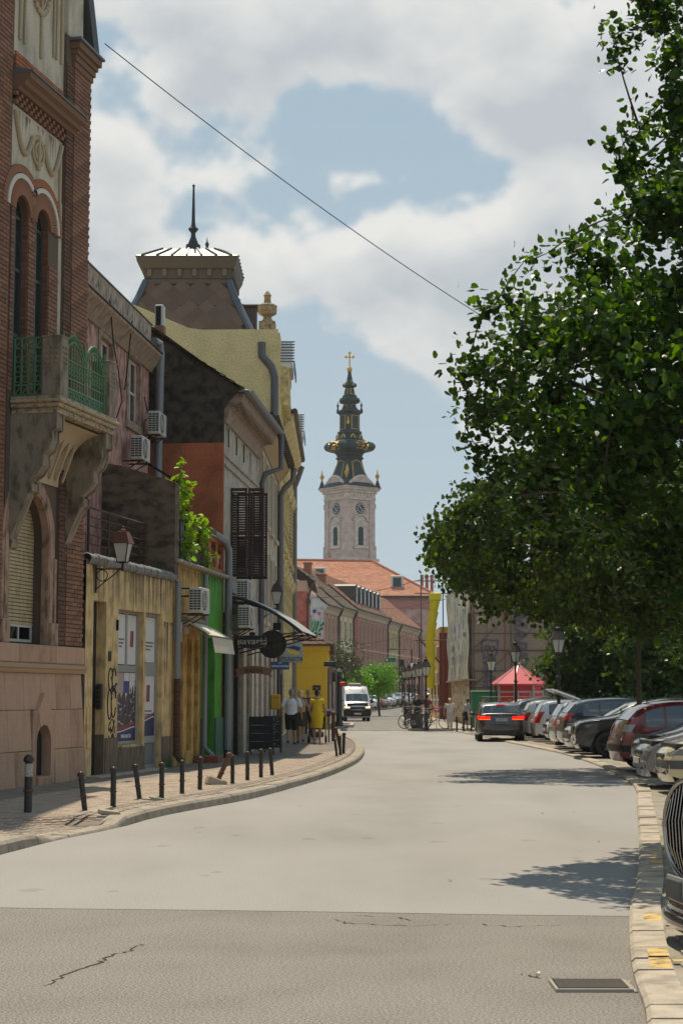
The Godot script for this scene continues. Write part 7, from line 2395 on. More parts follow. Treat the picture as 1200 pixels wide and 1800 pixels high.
func shield(parent: Node, o: Vector3, s: float, m: Material):
	var out := [V2(-0.62, 0.55), V2(-0.2, 0.66), V2(0.2, 0.55), V2(0.62, 0.62), V2(0.56, 0.0), V2(0.5, -0.45), V2(0.1, -0.75), V2(-0.35, -0.62), V2(-0.6, -0.2)]
	var g := Geo.new()
	for k in out.size():
		var a: Vector2 = out[k] * s
		var b: Vector2 = out[(k + 1) % out.size()] * s
		g.bar(o + V3(a.x, a.y, 0), o + V3(b.x, b.y, 0), 0.012, 0.13 * s)
	for c in [V2(-0.18, 0.05), V2(0.2, 0.0), V2(0.0, -0.3)]:
		g.ring(o + V3(c.x, c.y, 0) * s, 0.17 * s, 0.05 * s, V3(0, 0, 1), 14, 4)
	put("net_emblem", g, m, parent)

# ---- right side: kiosk, container, fence
func right_side():
	var k := thing("kiosk", "red octagonal kiosk with pointed red roof in front of the netted house", "kiosk", Transform3D(Basis(Vector3.UP, 0.15), V3(8.65, 0.12, -84)))
	var red := mat("kiosk_red", 0.56, 0.018, 0.03, 0.5)
	var grey := mat("kiosk_frame", 0.36, 0.31, 0.28, 0.6)
	var turn := PI / 8
	var g := Geo.new()
	g.lathe([V2(1.16, 0), V2(1.16, 2.14)], 8, Vector3.ZERO, Basis(), turn)
	put("wall", g, red, k)
	for s in 8:
		var a := turn + TAU * s / 8
		var b := turn + TAU * (s + 1) / 8
		var p := V3(cos(a), 0, sin(a)) * 1.18
		var q := V3(cos(b), 0, sin(b)) * 1.18
		g = Geo.new()
		g.bar(p, p + V3(0, 2.14, 0), 0.12)
		for y in [0.05, 1.74, 2.1]: g.bar(p + V3(0, y, 0), q + V3(0, y, 0), 0.05, 0.10)
		put("frame", g, grey, k)
	g = Geo.new()
	var c1 := V3(cos(turn + TAU * 1 / 8), 0, sin(turn + TAU * 1 / 8)).lerp(V3(cos(turn + TAU * 2 / 8), 0, sin(turn + TAU * 2 / 8)), 0.5) * 1.2
	for s in [-0.30, 0.30]:
		var side: Vector3 = V3(c1.z, 0, -c1.x).normalized() * s
		g.bar(c1 + side, c1 + side + V3(0, 1.74, 0), 0.07)
	put("door_frame", g, grey, k)
	for s in 8:
		var a := turn + TAU * s / 8
		var b := turn + TAU * (s + 1) / 8
		g = Geo.new()
		g.tri(V3(cos(a) * 1.38, 2.13, sin(a) * 1.38), V3(cos(b) * 1.38, 2.13, sin(b) * 1.38), V3(0, 3.10, 0))
		g.quad(V3(cos(a) * 1.38, 2.13, sin(a) * 1.38), V3(cos(b) * 1.38, 2.13, sin(b) * 1.38), V3(cos(b) * 1.36, 2.06, sin(b) * 1.36), V3(cos(a) * 1.36, 2.06, sin(a) * 1.36))
		put("roof_sheet", g, mat("kiosk_roof", 0.60, 0.075, 0.085, 0.35), k)
		g = Geo.new()
		g.bar(V3(cos(a) * 1.38, 2.14, sin(a) * 1.38), V3(0, 3.11, 0), 0.045)
		put("rib", g, mat("kiosk_rib", 0.62, 0.40, 0.38, 0.4), k)
	pbox("roof_cap", grey, k, V3(0, 3.12, 0), V3(0.2, 0.1, 0.2), 0.03)
	var t := thing("green_cabin", "dark green site cabin beside the red kiosk", "cabin", Transform3D(Basis(), V3(6.85, 0.12, -83.6)))
	g = Geo.new()
	g.lim(-0.5, 0.72, 0, 1.72, -1.0, 0.0, 0.03)
	put("wall", g, mat("cabin_green", 0.02, 0.15, 0.06, 0.6), t)
	pbox("roof", mat("cabin_roof", 0.10, 0.26, 0.14, 0.6), t, V3(0.11, 1.76, -0.5), V3(1.3, 0.08, 1.08), 0.03)
	pbox("door", mat("cabin_door", 0.03, 0.18, 0.08, 0.6), t, V3(0.1, 0.85, 0.01), V3(0.7, 1.5, 0.03), 0.01)
	g = Geo.new()
	for r in [0.32, 0.22]: g.ring(V3(0.1, 0.95, 0.03), r, 0.02, V3(0, 0, 1), 20, 4)
	put("vent", g, mat("cabin_vent", 0.16, 0.28, 0.18, 0.7), t)
	var f := thing("site_fence", "low grey tubular fence between the parked cars and the kiosk", "fence", Transform3D(Basis(), V3(6.6, 0.1, -80.5)))
	for s in 3:
		g = Geo.new()
		var x0 := s * 1.55
		g.tube([V3(x0, 0.05, 0), V3(x0, 1.55, 0)], 0.025, 6); g.tube([V3(x0 + 1.5, 0.05, 0), V3(x0 + 1.5, 1.55, 0)], 0.025, 6)
		for y in [0.2, 0.9, 1.53]: g.tube([V3(x0, y, 0), V3(x0 + 1.5, y, 0)], 0.02, 6)
		for m in 14: g.tube([V3(x0 + 0.1 * m + 0.1, 0.2, 0), V3(x0 + 0.1 * m + 0.1, 1.53, 0)], 0.004, 3)
		put("fence_panel", g, mat("fence_steel", 0.36, 0.34, 0.32, 0.5, {"metal": 0.3}), f)
	var w := thing("warning_sign", "yellow roadwork warning board with red triangle by the kiosk", "sign", Transform3D(Basis(), V3(7.75, 0.1, -79.4)))
	g = Geo.new()
	g.prism(PackedVector2Array([V2(-0.32, 0.75), V2(0.2, 0.75), V2(0.2, 1.36)]), -0.015, 0.015)
	put("board", g, mat("sign_yellow", 0.72, 0.52, 0.03, 0.5), w)
	g = Geo.new()
	g.bar(V3(-0.32, 0.75, 0.0), V3(0.19, 1.36, 0.0), 0.045, 0.07)
	put("red_edge", g, mat("signal_red"), w)
	pbox("pictogram", mat("black"), w, V3(0.07, 0.9, 0.02), V3(0.12, 0.22, 0.01), 0.02)
	g = Geo.new()
	g.tube([V3(0.1, 0, -0.03), V3(0.1, 1.2, -0.03)], 0.02, 6)
	put("post", g, mat("fence_steel"), w)
	pbox("low_wall", mat("grey_tile"), k, V3(6, 0.3, -3), V3(7, 0.9, 0.25))


func bollard(x: float, d: float, h: float, lean: Vector2, label: String, group: String, rusty := false, clean := false):
	if not protos.has("bollard"):
		var b := Node3D.new()
		var g := Geo.new()
		g.lathe([V2(0.052, -0.1), V2(0.052, 0.86), V2(0.045, 0.88)], 14, Vector3.ZERO)
		put("shaft", g, mat("bollard_black", 0.028, 0.026, 0.024, 0.5, {"tex": "grain", "scale": 5.0, "detail": "grime", "dscale": 4.0}), b, 0.6)
		g = Geo.new()
		g.lathe([V2(0.052, 0.86), V2(0.072, 0.885), V2(0.074, 0.91), V2(0.062, 0.955), V2(0.04, 0.985), V2(0.0, 1.0)], 14)
		put("cap", g, mat("bollard_cap", 0.06, 0.05, 0.042, 0.38, {"metal": 0.5, "tex": "grain", "scale": 6.0}), b, 0.6)
		g = Geo.new()
		g.lathe([V2(0.052, 0.355), V2(0.068, 0.365), V2(0.068, 0.39), V2(0.052, 0.40)], 14)
		put("collar", g, mat("bollard_rust", 0.10, 0.045, 0.025, 0.75, {"tex": "grain", "scale": 6.0}), b, 0.4)
		protos["bollard"] = b
	var o: Node3D = protos["bollard"].duplicate()
	o.name = numbered("bollard")
	add_child(o)
	o.transform = Transform3D(Basis(Vector3.BACK, deg_to_rad(lean.x)) * Basis(Vector3.RIGHT, deg_to_rad(lean.y)) * Basis.from_scale(V3(h / 0.75, h, h / 0.75)), G3(x, d, 0.125))
	tag(o, label, "bollard", group)
	if rusty:
		for c in o.get_children(): c.material_override = mat("rusty_post", 0.13, 0.06, 0.035, 0.7, {"tex": "grain", "scale": 5.0, "detail": "grime", "dscale": 3.0})
	if clean:
		var g := Geo.new()
		g.lathe([V2(0.056, 0.62), V2(0.056, 0.84)], 14)
		put("pale_sticker", g, mat("sticker", 0.38, 0.36, 0.33, 0.7, {"tex": "grime", "scale": 5.0}), o)


func lamp_post(x: float, d: float, h: float, label: String, s := 1.0):
	var v := thing("street_lamp", label, "street lamp", Transform3D(Basis(), G3(x, d, 0.05)), "old style lamp posts on the right")
	var iron := mat("lamp_iron")
	var top := h - 0.86 * s
	var g := Geo.new()
	g.lathe([V2(0.14 * s, 0), V2(0.14 * s, 0.12), V2(0.10 * s, 0.18), V2(0.085 * s, 0.6), V2(0.10 * s, 0.66), V2(0.065 * s, 0.74), V2(0.05 * s, top * 0.72), V2(0.085 * s, top * 0.725), V2(0.085 * s, top * 0.745), V2(0.045 * s, top * 0.76), V2(0.038 * s, top - 0.12), V2(0.075 * s, top - 0.08), V2(0.05 * s, top - 0.03), V2(0.12 * s, top)], 12)
	put("post", g, iron, v, 0.5)
	lantern(v, V3(0, top, 0), s, mat("dark_hood"), iron, 6)
	var g2 := Geo.new()
	g2.lathe([V2(0.10 * s, top + 0.72 * s), V2(0.10 * s, top + 0.84 * s), V2(0.05 * s, top + 0.88 * s), V2(0.02 * s, top + 0.98 * s), V2(0, top + 1.0 * s)], 8)
	put("chimney_cap", g2, iron, v)


func street_furniture():
	bollard(-4.22, 23.3, 0.78, V2(0, 0), "tall black bollard with a pale scuffed sticker, leftmost at the kerb", "bollards along the left kerb", false, true)
	bollard(-3.52, 23.75, 0.54, V2(7, 2), "black bollard leaning left over a broken slab, second from the left", "bollards along the left kerb")
	bollard(-3.23, 24.48, 0.57, V2(0, 0), "upright scuffed black bollard third from the left", "bollards along the left kerb")
	bollard(-3.07, 26.3, 0.54, V2(8, 0), "black bollard tilted left with peeling paint, fourth from the left", "bollards along the left kerb")
	bollard(-2.77, 26.64, 0.55, V2(0, 0), "upright black bollard before the second poster window, fifth from the left", "bollards along the left kerb")
	bollard(-2.57, 27.87, 0.54, V2(0, 1), "upright black bollard before the rusty foot of the downpipe", "bollards along the left kerb")
	bollard(-2.38, 29.04, 0.55, V2(-1, 0), "upright black bollard before the red doorstep", "bollards along the left kerb")
	bollard(-2.22, 30.6, 0.62, V2(-24, 0), "rusty bollard knocked far over to the right on its torn block", "bollards along the left kerb", true)
	bollard(-1.95, 30.91, 0.52, V2(0, 0), "upright black bollard touching the knocked over rusty one", "bollards along the left kerb")
	bollard(-1.75, 32.14, 0.54, V2(0, 0), "upright black bollard in front of the chalk menu board", "bollards along the left kerb")
	bollard(-1.55, 33.25, 0.55, V2(0, 0), "upright black bollard in front of the gap between the menu boards", "bollards along the left kerb")
	bollard(-1.37, 34.2, 0.54, V2(5, 0), "slightly tilted bollard, last of the row before the corner", "bollards along the left kerb")
	bollard(-0.12, 44.69, 0.46, V2(7, 0), "tilted bollard nearest in the small cluster at the corner", "bollards at the corner")
	bollard(-0.03, 45.54, 0.52, V2(2, 0), "middle bollard of the small cluster at the corner", "bollards at the corner")
	bollard(0.05, 46.42, 0.58, V2(-2, 0), "farthest bollard of the small cluster at the corner", "bollards at the corner")
	bollard(-0.05, 52.5, 0.62, V2(12, 0), "brown rusty leaning post behind the corner cluster", "bollards at the corner", true)
	bollard(-0.28, 60.0, 1.02, V2(0, 0), "tall brown rusty post beside the pram", "bollards at the corner", true)
	var blk := pbox("torn_block", mat("slab"), null, Vector3.ZERO, V3(0.34, 0.16, 0.26), 0.02)
	blk.position = G3(-2.22, 30.55, 0.16)
	blk.rotation = V3(0, 0.3, -0.35)
	tag(blk, "torn up concrete footing under the knocked over bollard", "block")
	lamp_post(7.2, 57.0, 3.9, "lamp post standing among the parked cars, tallest and rightmost")
	lamp_post(7.3, 72.0, 3.87, "lamp post in front of the red kiosk roof")
	lamp_post(7.14, 82.0, 3.66, "lamp post left of the red kiosk, before the net printed with a shield")
	lamp_post(3.98, 81.0, 3.36, "lamp post by the bicycles on the corner pavement, first of the row", 0.95)
	lamp_post(4.15, 92.0, 3.45, "second lamp post of the row past the bicycles", 0.95)
	lamp_post(4.3, 101.0, 3.5, "third lamp post of the row past the bicycles", 0.95)
	lamp_post(4.4, 112.0, 3.6, "fourth lamp post of the row past the bicycles", 0.95)
	lamp_post(4.55, 124.0, 3.7, "farthest lamp post of the row past the bicycles", 0.95)
	var s := thing("sign_post", "thin steel post with black street name board by the pram", "sign", Transform3D(Basis(), G3(-0.45, 58.5, 0.1)))
	var g := Geo.new()
	g.tube([V3(0.02, 0, 0), V3(0.02, 2.6, 0)], 0.03, 8); g.tube([V3(0.24, 0.9, -8), V3(0.24, 2.6, -8)], 0.03, 8)
	put("post", g, mat("brown_grey_pipe"), s)
	pbox("name_board", mat("bar_black"), s, V3(0.06, 2.66, 0), V3(0.42, 0.17, 0.05), 0.01)
	letters("PAŠIĆEVA", 0.09, s, V3(0.06, 2.66, 0.03), mat("chalk_grey"), Basis(), true, false, 0.004)
	pbox("bill", mat("faded_bill", 0.30, 0.16, 0.15, 0.8), s, V3(0.06, 2.25, 0), V3(0.13, 0.55, 0.04), 0.01)
	var col := thing("advert_column", "dark grey advertising column past the black awnings", "column", Transform3D(Basis(), G3(-0.12, 88.0, 0.12)))
	g = Geo.new()
	g.lathe([V2(0.2, 0), V2(0.2, 0.2), V2(0.16, 0.25), V2(0.16, 2.7), V2(0.2, 2.76), V2(0.1, 2.9), V2(0.0, 2.95)], 16)
	put("drum", g, mat("drum_grey", 0.05, 0.052, 0.055, 0.6), col, 0.6)
	var q := thing("direction_sign", "green direction board hanging above the parked cars far down the street", "sign", Transform3D(Basis(), G3(6.0, 176.0, rise(176.0))))
	g = Geo.new()
	g.tube([V3(1.2, 0, 0), V3(1.2, 6.2, 0), V3(-1.0, 6.2, 0)], 0.07, 6)
	put("mast", g, mat("lamp_iron"), q)
	pbox("board", mat("road_green", 0.02, 0.11, 0.07, 0.5), q, V3(-1.0, 5.1, 0.1), V3(1.1, 0.5, 0.06), 0.02)
	pbox("arrow", mat("print_white"), q, V3(-1.35, 5.1, 0.14), V3(0.14, 0.2, 0.02))
	var tl := thing("traffic_light", "black traffic light and brown board far down the street", "traffic light", Transform3D(Basis(), G3(6.9, 195.0, rise(195.0))))
	g = Geo.new()
	g.tube([V3(0, 0, 0), V3(0, 4.6, 0)], 0.08, 6)
	put("mast", g, mat("lamp_iron"), tl)
	pbox("signal_head", mat("bar_black"), tl, V3(0, 3.4, 0.1), V3(0.55, 1.2, 0.3), 0.05)
	pbox("signal_head", mat("bar_black"), tl, V3(0, 5.0, 0.1), V3(0.5, 0.9, 0.3), 0.05)
	pbox("board", mat("brown_wood"), tl, V3(-1.3, 4.4, 0.1), V3(1.5, 0.3, 0.06))
	bicycle(V3(4.35, 0.13, -80.6), 0.15, "black bicycle side on beside the man in pale work clothes", mat("bike_black", 0.025, 0.025, 0.025, 0.4))
	bicycle(V3(3.45, 0.13, -80.9), 0.35, "dark bicycle with white basket leaning at the first lamp post", mat("bike_black"))
	bicycle(V3(3.3, 0.13, -84.0), 1.25, "bicycle seen end on behind the planter", mat("bike_red", 0.16, 0.03, 0.02, 0.4))
	bicycle(V3(3.5, 0.13, -88.0), 1.3, "bicycle seen end on farthest along the kerb", mat("bike_blue", 0.03, 0.05, 0.12, 0.4))
	bicycle(V3(3.75, 0.13, -85.5), 1.1, "brown bicycle parked askew in the middle of the kerb row", mat("rust_pipe"))
	var pl := thing("planter", "round dark planter among the bicycles at the kerb", "planter", Transform3D(Basis(), V3(3.62, 0.13, -82.4)))
	g = Geo.new()
	g.lathe([V2(0.26, 0), V2(0.30, 0.05), V2(0.28, 0.5), V2(0.34, 0.62), V2(0.34, 0.68), V2(0.28, 0.68), V2(0.27, 0.6), V2(0, 0.6)], 16)
	put("tub", g, mat("tub_dark", 0.05, 0.038, 0.03, 0.7, {"tex": "grime", "scale": 1.5}), pl, 0.6)
	var ps := thing("round_sign", "small round white and red no entry style sign by the black bicycle", "sign", Transform3D(Basis(), V3(4.5, 0.13, -81.5)))
	g = Geo.new()
	g.prism(circle(V2(0, 0.95), 0.17, 20), 0.0, 0.02)
	put("disc", g, mat("print_white"), ps)
	g = Geo.new()
	g.ring(V3(0, 0.95, 0.02), 0.14, 0.03, V3(0, 0, 1), 18, 4); g.box(V3(0, 0.95, 0.025), V3(0.16, 0.04, 0.01))
	put("red_ring", g, mat("signal_red"), ps)
	g = Geo.new()
	g.tube([V3(0, 0, 0), V3(0, 0.9, 0)], 0.02, 6)
	put("post", g, mat("fence_steel"), ps)
	for p in [[5.25, 78.4], [5.55, 78.3], [5.9, 78.2]]:
		var n: int = [[5.25, 78.4], [5.55, 78.3], [5.9, 78.2]].find(p)
		bollard(p[0], p[1], 0.62, V2(0, 0), ["bollard left of the stooping man's legs on the right pavement", "bollard before the stooping man on the right pavement", "greenish bollard right of the stooping man"][n], "bollards on the right corner")


func bicycle(at: Vector3, turn: float, label: String, m: Material):
	var v := thing("bicycle", label, "bicycle", Transform3D(Basis(Vector3.UP, turn), at), "bicycles parked on the corner")
	var tyre := mat("tyre", 0.02, 0.02, 0.02, 0.85)
	var chrome := mat("bike_steel", 0.35, 0.35, 0.35, 0.3, {"metal": 0.8})
	for x in [-0.52, 0.52]:
		var g := Geo.new()
		g.ring(V3(x, 0.33, 0), 0.32, 0.019, V3(0, 0, 1), 26, 6)
		var w := put("wheel", g, tyre, v, 0.8)
		g = Geo.new()
		for k in 14:
			var a := TAU * k / 14
			g.tube([V3(x, 0.33, 0.0), V3(x + cos(a) * 0.31, 0.33 + sin(a) * 0.31, 0)], 0.003, 3)
		g.ring(V3(x, 0.33, 0), 0.305, 0.008, V3(0, 0, 1), 26, 5)
		put("spokes", g, chrome, w)
	var f := Geo.new()
	var bb := V3(-0.08, 0.30, 0)
	var st := V3(-0.22, 0.78, 0)
	var hd := V3(0.34, 0.80, 0)
	for e in [[bb, st], [bb, hd + V3(0.03, -0.08, 0)], [st, hd], [V3(-0.52, 0.33, 0), bb], [V3(-0.52, 0.33, 0), st], [hd, V3(0.52, 0.33, 0)], [hd, V3(0.32, 1.0, 0)]]:
		f.tube([e[0], e[1]], 0.017, 7)
	put("frame", f, m, v)
	f = Geo.new()
	f.tube([V3(0.24, 1.0, -0.28), V3(0.34, 1.02, -0.12), V3(0.34, 1.02, 0.12), V3(0.24, 1.0, 0.28)], 0.014, 6)
	put("handlebar", f, chrome, v)
	f = Geo.new()
	f.ball(V3(-0.25, 0.90, 0), V3(0.14, 0.04, 0.075), 8)
	f.tube([st, V3(-0.24, 0.9, 0)], 0.014, 6)
	put("saddle", f, tyre, v)
	f = Geo.new()
	f.ring(bb, 0.09, 0.012, V3(0, 0, 1), 14, 4); f.bar(bb + V3(0, 0, 0.05), bb + V3(0.12, -0.12, 0.05), 0.02); f.bar(bb + V3(0, 0, -0.05), bb + V3(-0.12, 0.12, -0.05), 0.02)
	put("crank", f, chrome, v)
	if label.contains("basket"):
		f = Geo.new()
		for k in 8:
			var a := TAU * k / 8
			f.bar(V3(0.55 + 0.11 * cos(a), 0.72, 0.12 * sin(a)), V3(0.55 + 0.16 * cos(a), 0.95, 0.17 * sin(a)), 0.02)
		for y in [0.74, 0.84, 0.94]: f.ring(V3(0.55, y, 0), 0.13 + (y - 0.74) * 0.2, 0.012, V3(0, 1, 0), 14, 4)
		put("basket", f, mat("white_metal"), v)


func cable():
	var g := Geo.new()
	var a := V3(-4.75, 14.72, -33.1)
	var b := V3(5.6, 10.95, -46.0)
	var pts := []
	for k in 25:
		var t := k / 24.0
		pts.append(a.lerp(b, t) - V3(0, 0.5 * 4 * t * (1 - t) * 0.55, 0))
	g.tube(pts, 0.011, 5)
	tag(put("overhead_cable", g, mat("cable_black", 0.015, 0.015, 0.016, 0.6)), "single black cable slung across the sky from the brick villa", "cable")
	for s in [[V3(-2.2, 8.5, -120), V3(6.5, 9.5, -108)], [V3(2.0, 11.5, -190), V3(7.0, 8.0, -112)], [V3(0.6, 7.2, -185), V3(6.8, 7.4, -150)]]:
		g = Geo.new()
		pts = []
		for k in 13:
			var t := k / 12.0
			pts.append(s[0].lerp(s[1], t) - V3(0, 1.6 * t * (1 - t), 0))
		g.tube(pts, 0.018, 4)
		var n: int = int(used.get("street_cable", 0))
		tag(put("street_cable", g, mat("cable_black")), ["nearest thin wire sagging over the far street", "thin wire rising from the scaffold to the far row", "low thin wire across the far street"][n], "cable", "wires over the far street")

# ---- cars. Local: nose at +x, y up; the body is a silhouette given width by hw(x, y).
func hw(s: Dictionary, x: float, y: float) -> float:
	var xn: float = absf(x) / (s.L / 2)
	var plan: float = 1.0 - s.get("round", 0.17) * pow(clampf((xn - 0.62) / 0.38, 0, 1.2), 2.4)
	var t := 1.0
	if y < s.belt:
		t = 1.0 - 0.07 * pow((s.belt * 0.75 - y) / s.belt, 2)
	else:
		t = 1.0 - s.get("tumble", 0.20) * pow((y - s.belt) / (s.H - s.belt), 1.15) - 0.01
	return s.W / 2 * plan * t


func top_at(o: Array, x: float) -> float:
	var best := -1.0
	for i in o.size() - 1:
		var a: Vector2 = o[i]
		var b: Vector2 = o[i + 1]
		if (x - a.x) * (x - b.x) <= 0.0:
			best = maxf(best, maxf(a.y, b.y) if absf(a.x - b.x) < 1e-4 else lerpf(a.y, b.y, (x - a.x) / (b.x - a.x)))
	return best


func end_at(o: Array, y: float, sgn: float) -> float:
	var best := -1e9
	for i in o.size() - 1:
		var a: Vector2 = o[i]
		var b: Vector2 = o[i + 1]
		if (y - a.y) * (y - b.y) <= 0.0 and absf(a.y - b.y) > 1e-5:
			best = maxf(best, sgn * lerpf(a.x, b.x, (y - a.y) / (b.y - a.y)))
	return sgn * best


func wrap_lamp(s: Dictionary, o: Array, sgn: float, side: float, y0: float, y1: float, back: float, f1: float, lift := 0.008) -> Geo:
	var g := Geo.new()
	var rows := []
	for j in 6:
		var y := lerpf(y0, y1, j / 5.0)
		var e := end_at(o, y, sgn)
		var row := []
		for k in 4:
			var x := e - sgn * lerpf(back * (0.75 + 0.25 * j / 5.0), 0.02, k / 3.0)
			row.append(V3(x, y, side * (hw(s, x, y) + lift)))
		for k in 4:
			row.append(strip_point(s, V2(e, y), V2(sgn, 0), side * lerpf(0.99, f1, k / 3.0), lift))
		rows.append(row)
	g.loft(rows, false)
	return g


func soften(o: Array, n := 1) -> Array:
	for r in n:
		var out := [o[0]]
		for i in range(1, o.size() - 1):
			out.append(o[i].lerp(o[i - 1], 0.22)); out.append(o[i].lerp(o[i + 1], 0.22))
		out.append(o[-1])
		o = out
	return o


func strip_point(s: Dictionary, p: Vector2, n: Vector2, f: float, lift := 0.0) -> Vector3:
	var w := hw(s, p.x, p.y) - 0.012
	var c: float = s.get("crown", 0.045) * (1.0 - f * f) + lift
	if absf(f) > 0.93: c -= 0.02 * (absf(f) - 0.93) / 0.07
	return V3(p.x + n.x * c, p.y + n.y * c, f * w)


func make_car(label: String, s: Dictionary, T: Transform3D, paint: Material, group: String, category := "car", called := "parked_car") -> Node3D:
	var v := thing(called, label, category, T, group)
	var L: float = s.L
	var o: Array = soften(s.outline, 2)
	var black := mat("car_black_trim", 0.018, 0.018, 0.019, 0.5)
	var glass := mat("car_glass", 0.012, 0.016, 0.018, 0.04, {"spec": 0.9, "coat": 1.0})
	var body := Geo.new()
	var xs := []
	var x_lo := 1e9
	var x_hi := -1e9
	for q in o:
		x_lo = minf(x_lo, q.x); x_hi = maxf(x_hi, q.x)
	for k in 61: xs.append(lerpf(x_lo + 0.002, x_hi - 0.002, k / 60.0))
	var sill: float = s.get("sill", 0.22)
	var bottom := func(x: float) -> float:
		var y := sill + 0.10 * pow(clampf((absf(x) - L / 2 + 0.5) / 0.5, 0, 1), 2)
		for wx in [s.wf, s.wr]:
			var ra: float = s.r + 0.065
			if absf(x - wx) < ra: y = maxf(y, s.r + sqrt(ra * ra - pow(x - wx, 2)) * 0.98)
		return y
	for side in [-1.0, 1.0]:
		var prev := []
		for x in xs:
			var y0: float = bottom.call(x)
			var y1 := top_at(o, x)
			var col := []
			for j in 13:
				var t := j / 12.0
				var y := lerpf(y0, y1, t)
				var w := hw(s, x, y)
				if y1 - y < 0.07: w -= 0.035 * pow(1.0 - (y1 - y) / 0.07, 2)
				col.append(V3(x, y, side * w))
			if prev:
				for j in 12: body.quad(prev[j], col[j], col[j + 1], prev[j + 1])
			prev = col
	var fs := [-1.0, -0.965, -0.8, -0.5, 0.0, 0.5, 0.8, 0.965, 1.0]
	var last := []
	for i in o.size():
		var a: Vector2 = o[maxi(i - 1, 0)]
		var b: Vector2 = o[mini(i + 1, o.size() - 1)]
		var n := -(b - a).normalized().orthogonal()
		if n.dot(o[i] - V2(0, 0.5)) < 0: n = -n
		var row := []
		for f in fs: row.append(strip_point(s, o[i], n, f))
		if last:
			for k in fs.size() - 1: body.quad(last[k], row[k], row[k + 1], last[k + 1])
		last = row
	put("body", body, paint, v, 0.62)
	var under := Geo.new()
	under.lim(-L / 2 + 0.12, L / 2 - 0.12, sill - 0.02, s.belt - 0.1, -s.W / 2 + 0.19, s.W / 2 - 0.19)
	under.lim(s.wr + s.r + 0.1, s.wf - s.r - 0.1, sill - 0.02, sill + 0.12, -s.W / 2 + 0.05, s.W / 2 - 0.05)
	put("underbody", under, black, v)
	for e in s.glass:
		var g := Geo.new()
		var A: Vector2 = e[0]
		var B: Vector2 = e[1]
		var n := -(B - A).normalized().orthogonal()
		if n.dot(A - V2(0, 0.5)) < 0: n = -n
		var prev := []
		for k in 5:
			var p := A.lerp(B, 0.05 + 0.9 * k / 4.0)
			var row := []
			for f in [-0.87, -0.7, -0.4, 0.0, 0.4, 0.7, 0.87]: row.append(strip_point(s, p, n, f, 0.014))
			if prev:
				for m in 6: g.quad(prev[m], row[m], row[m + 1], prev[m + 1])
			prev = row
		put(e[2], g, glass, v, 0.6)
	for side in [-1.0, 1.0]:
		for win in s.windows:
			var g := Geo.new()
			var prev := []
			for k in 9:
				var x := lerpf(win[0], win[1], k / 8.0)
				var y0: float = s.belt + 0.02
				var y1 := minf(top_at(o, x) - 0.09, s.H - 0.10)
				if y1 < y0 + 0.01: y1 = y0 + 0.01
				var col := []
				for j in 5:
					var y := lerpf(y0, y1, j / 4.0)
					col.append(V3(x, y, side * (hw(s, x, y) + 0.006)))
				if prev:
					for j in 4: g.quad(prev[j], col[j], col[j + 1], prev[j + 1])
				prev = col
			put("side_window", g, glass, v, 0.5)
		var g := Geo.new()
		for x in s.seams:
			var pts := []
			for k in 7:
				var y := lerpf(sill + 0.1, s.belt + 0.02, k / 6.0)
				pts.append(V3(x, y, side * (hw(s, x, y) + 0.001)))
			g.tube(pts, 0.006, 4)
		put("door_seam", g, black, v)
		for x in s.seams.slice(1):
			pbox("door_handle", paint if s.get("body_handles", true) else black, v, V3(x + 0.16, s.belt - 0.11, side * (hw(s, x, s.belt - 0.11) + 0.012)), V3(0.17, 0.03, 0.03), 0.01)
		g = Geo.new()
		var mx: float = s.mirror
		g.ball(V3(mx, s.belt + 0.06, side * (hw(s, mx, s.belt) + 0.11)), V3(0.07, 0.075, 0.11), 8)
		put("mirror", g, paint if s.get("body_handles", true) else black, v, 0.8)
	var tyre := mat("tyre")
	for wx in [s.wf, s.wr]:
		for side in [-1.0, 1.0]:
			var zc: float = side * (s.W / 2 - 0.13)
			var B := Basis(Vector3.RIGHT, PI / 2)
			var g := Geo.new()
			g.lathe([V2(s.r * 0.64, -0.10), V2(s.r * 0.92, -0.105), V2(s.r, -0.08), V2(s.r, 0.08), V2(s.r * 0.92, 0.105), V2(s.r * 0.64, 0.10)], 24, V3(wx, s.r, zc), B)
			var w := put("wheel", g, tyre, v, 0.7)
			g = Geo.new()
			g.lathe([V2(s.r * 0.64, -0.09), V2(s.r * 0.58, 0.0), V2(s.r * 0.64, 0.09)], 20, V3(wx, s.r, zc), B)
			var spokes: int = s.get("spokes", 7)
			for k in spokes:
				var a := TAU * k / spokes
				g.bar(V3(wx, s.r, zc + side * 0.075), V3(wx + cos(a) * s.r * 0.63, s.r + sin(a) * s.r * 0.63, zc + side * 0.085), 0.045, 0.03)
			g.lathe([V2(0.0, -0.03), V2(0.06, -0.03), V2(0.06, 0.03), V2(0.0, 0.03)], 10, V3(wx, s.r, zc + side * 0.07), B)
			put("rim", g, s.get("rim", mat("alloy", 0.34, 0.34, 0.35, 0.35, {"metal": 0.7})), w)
	var c: float = s.get("crown", 0.045)
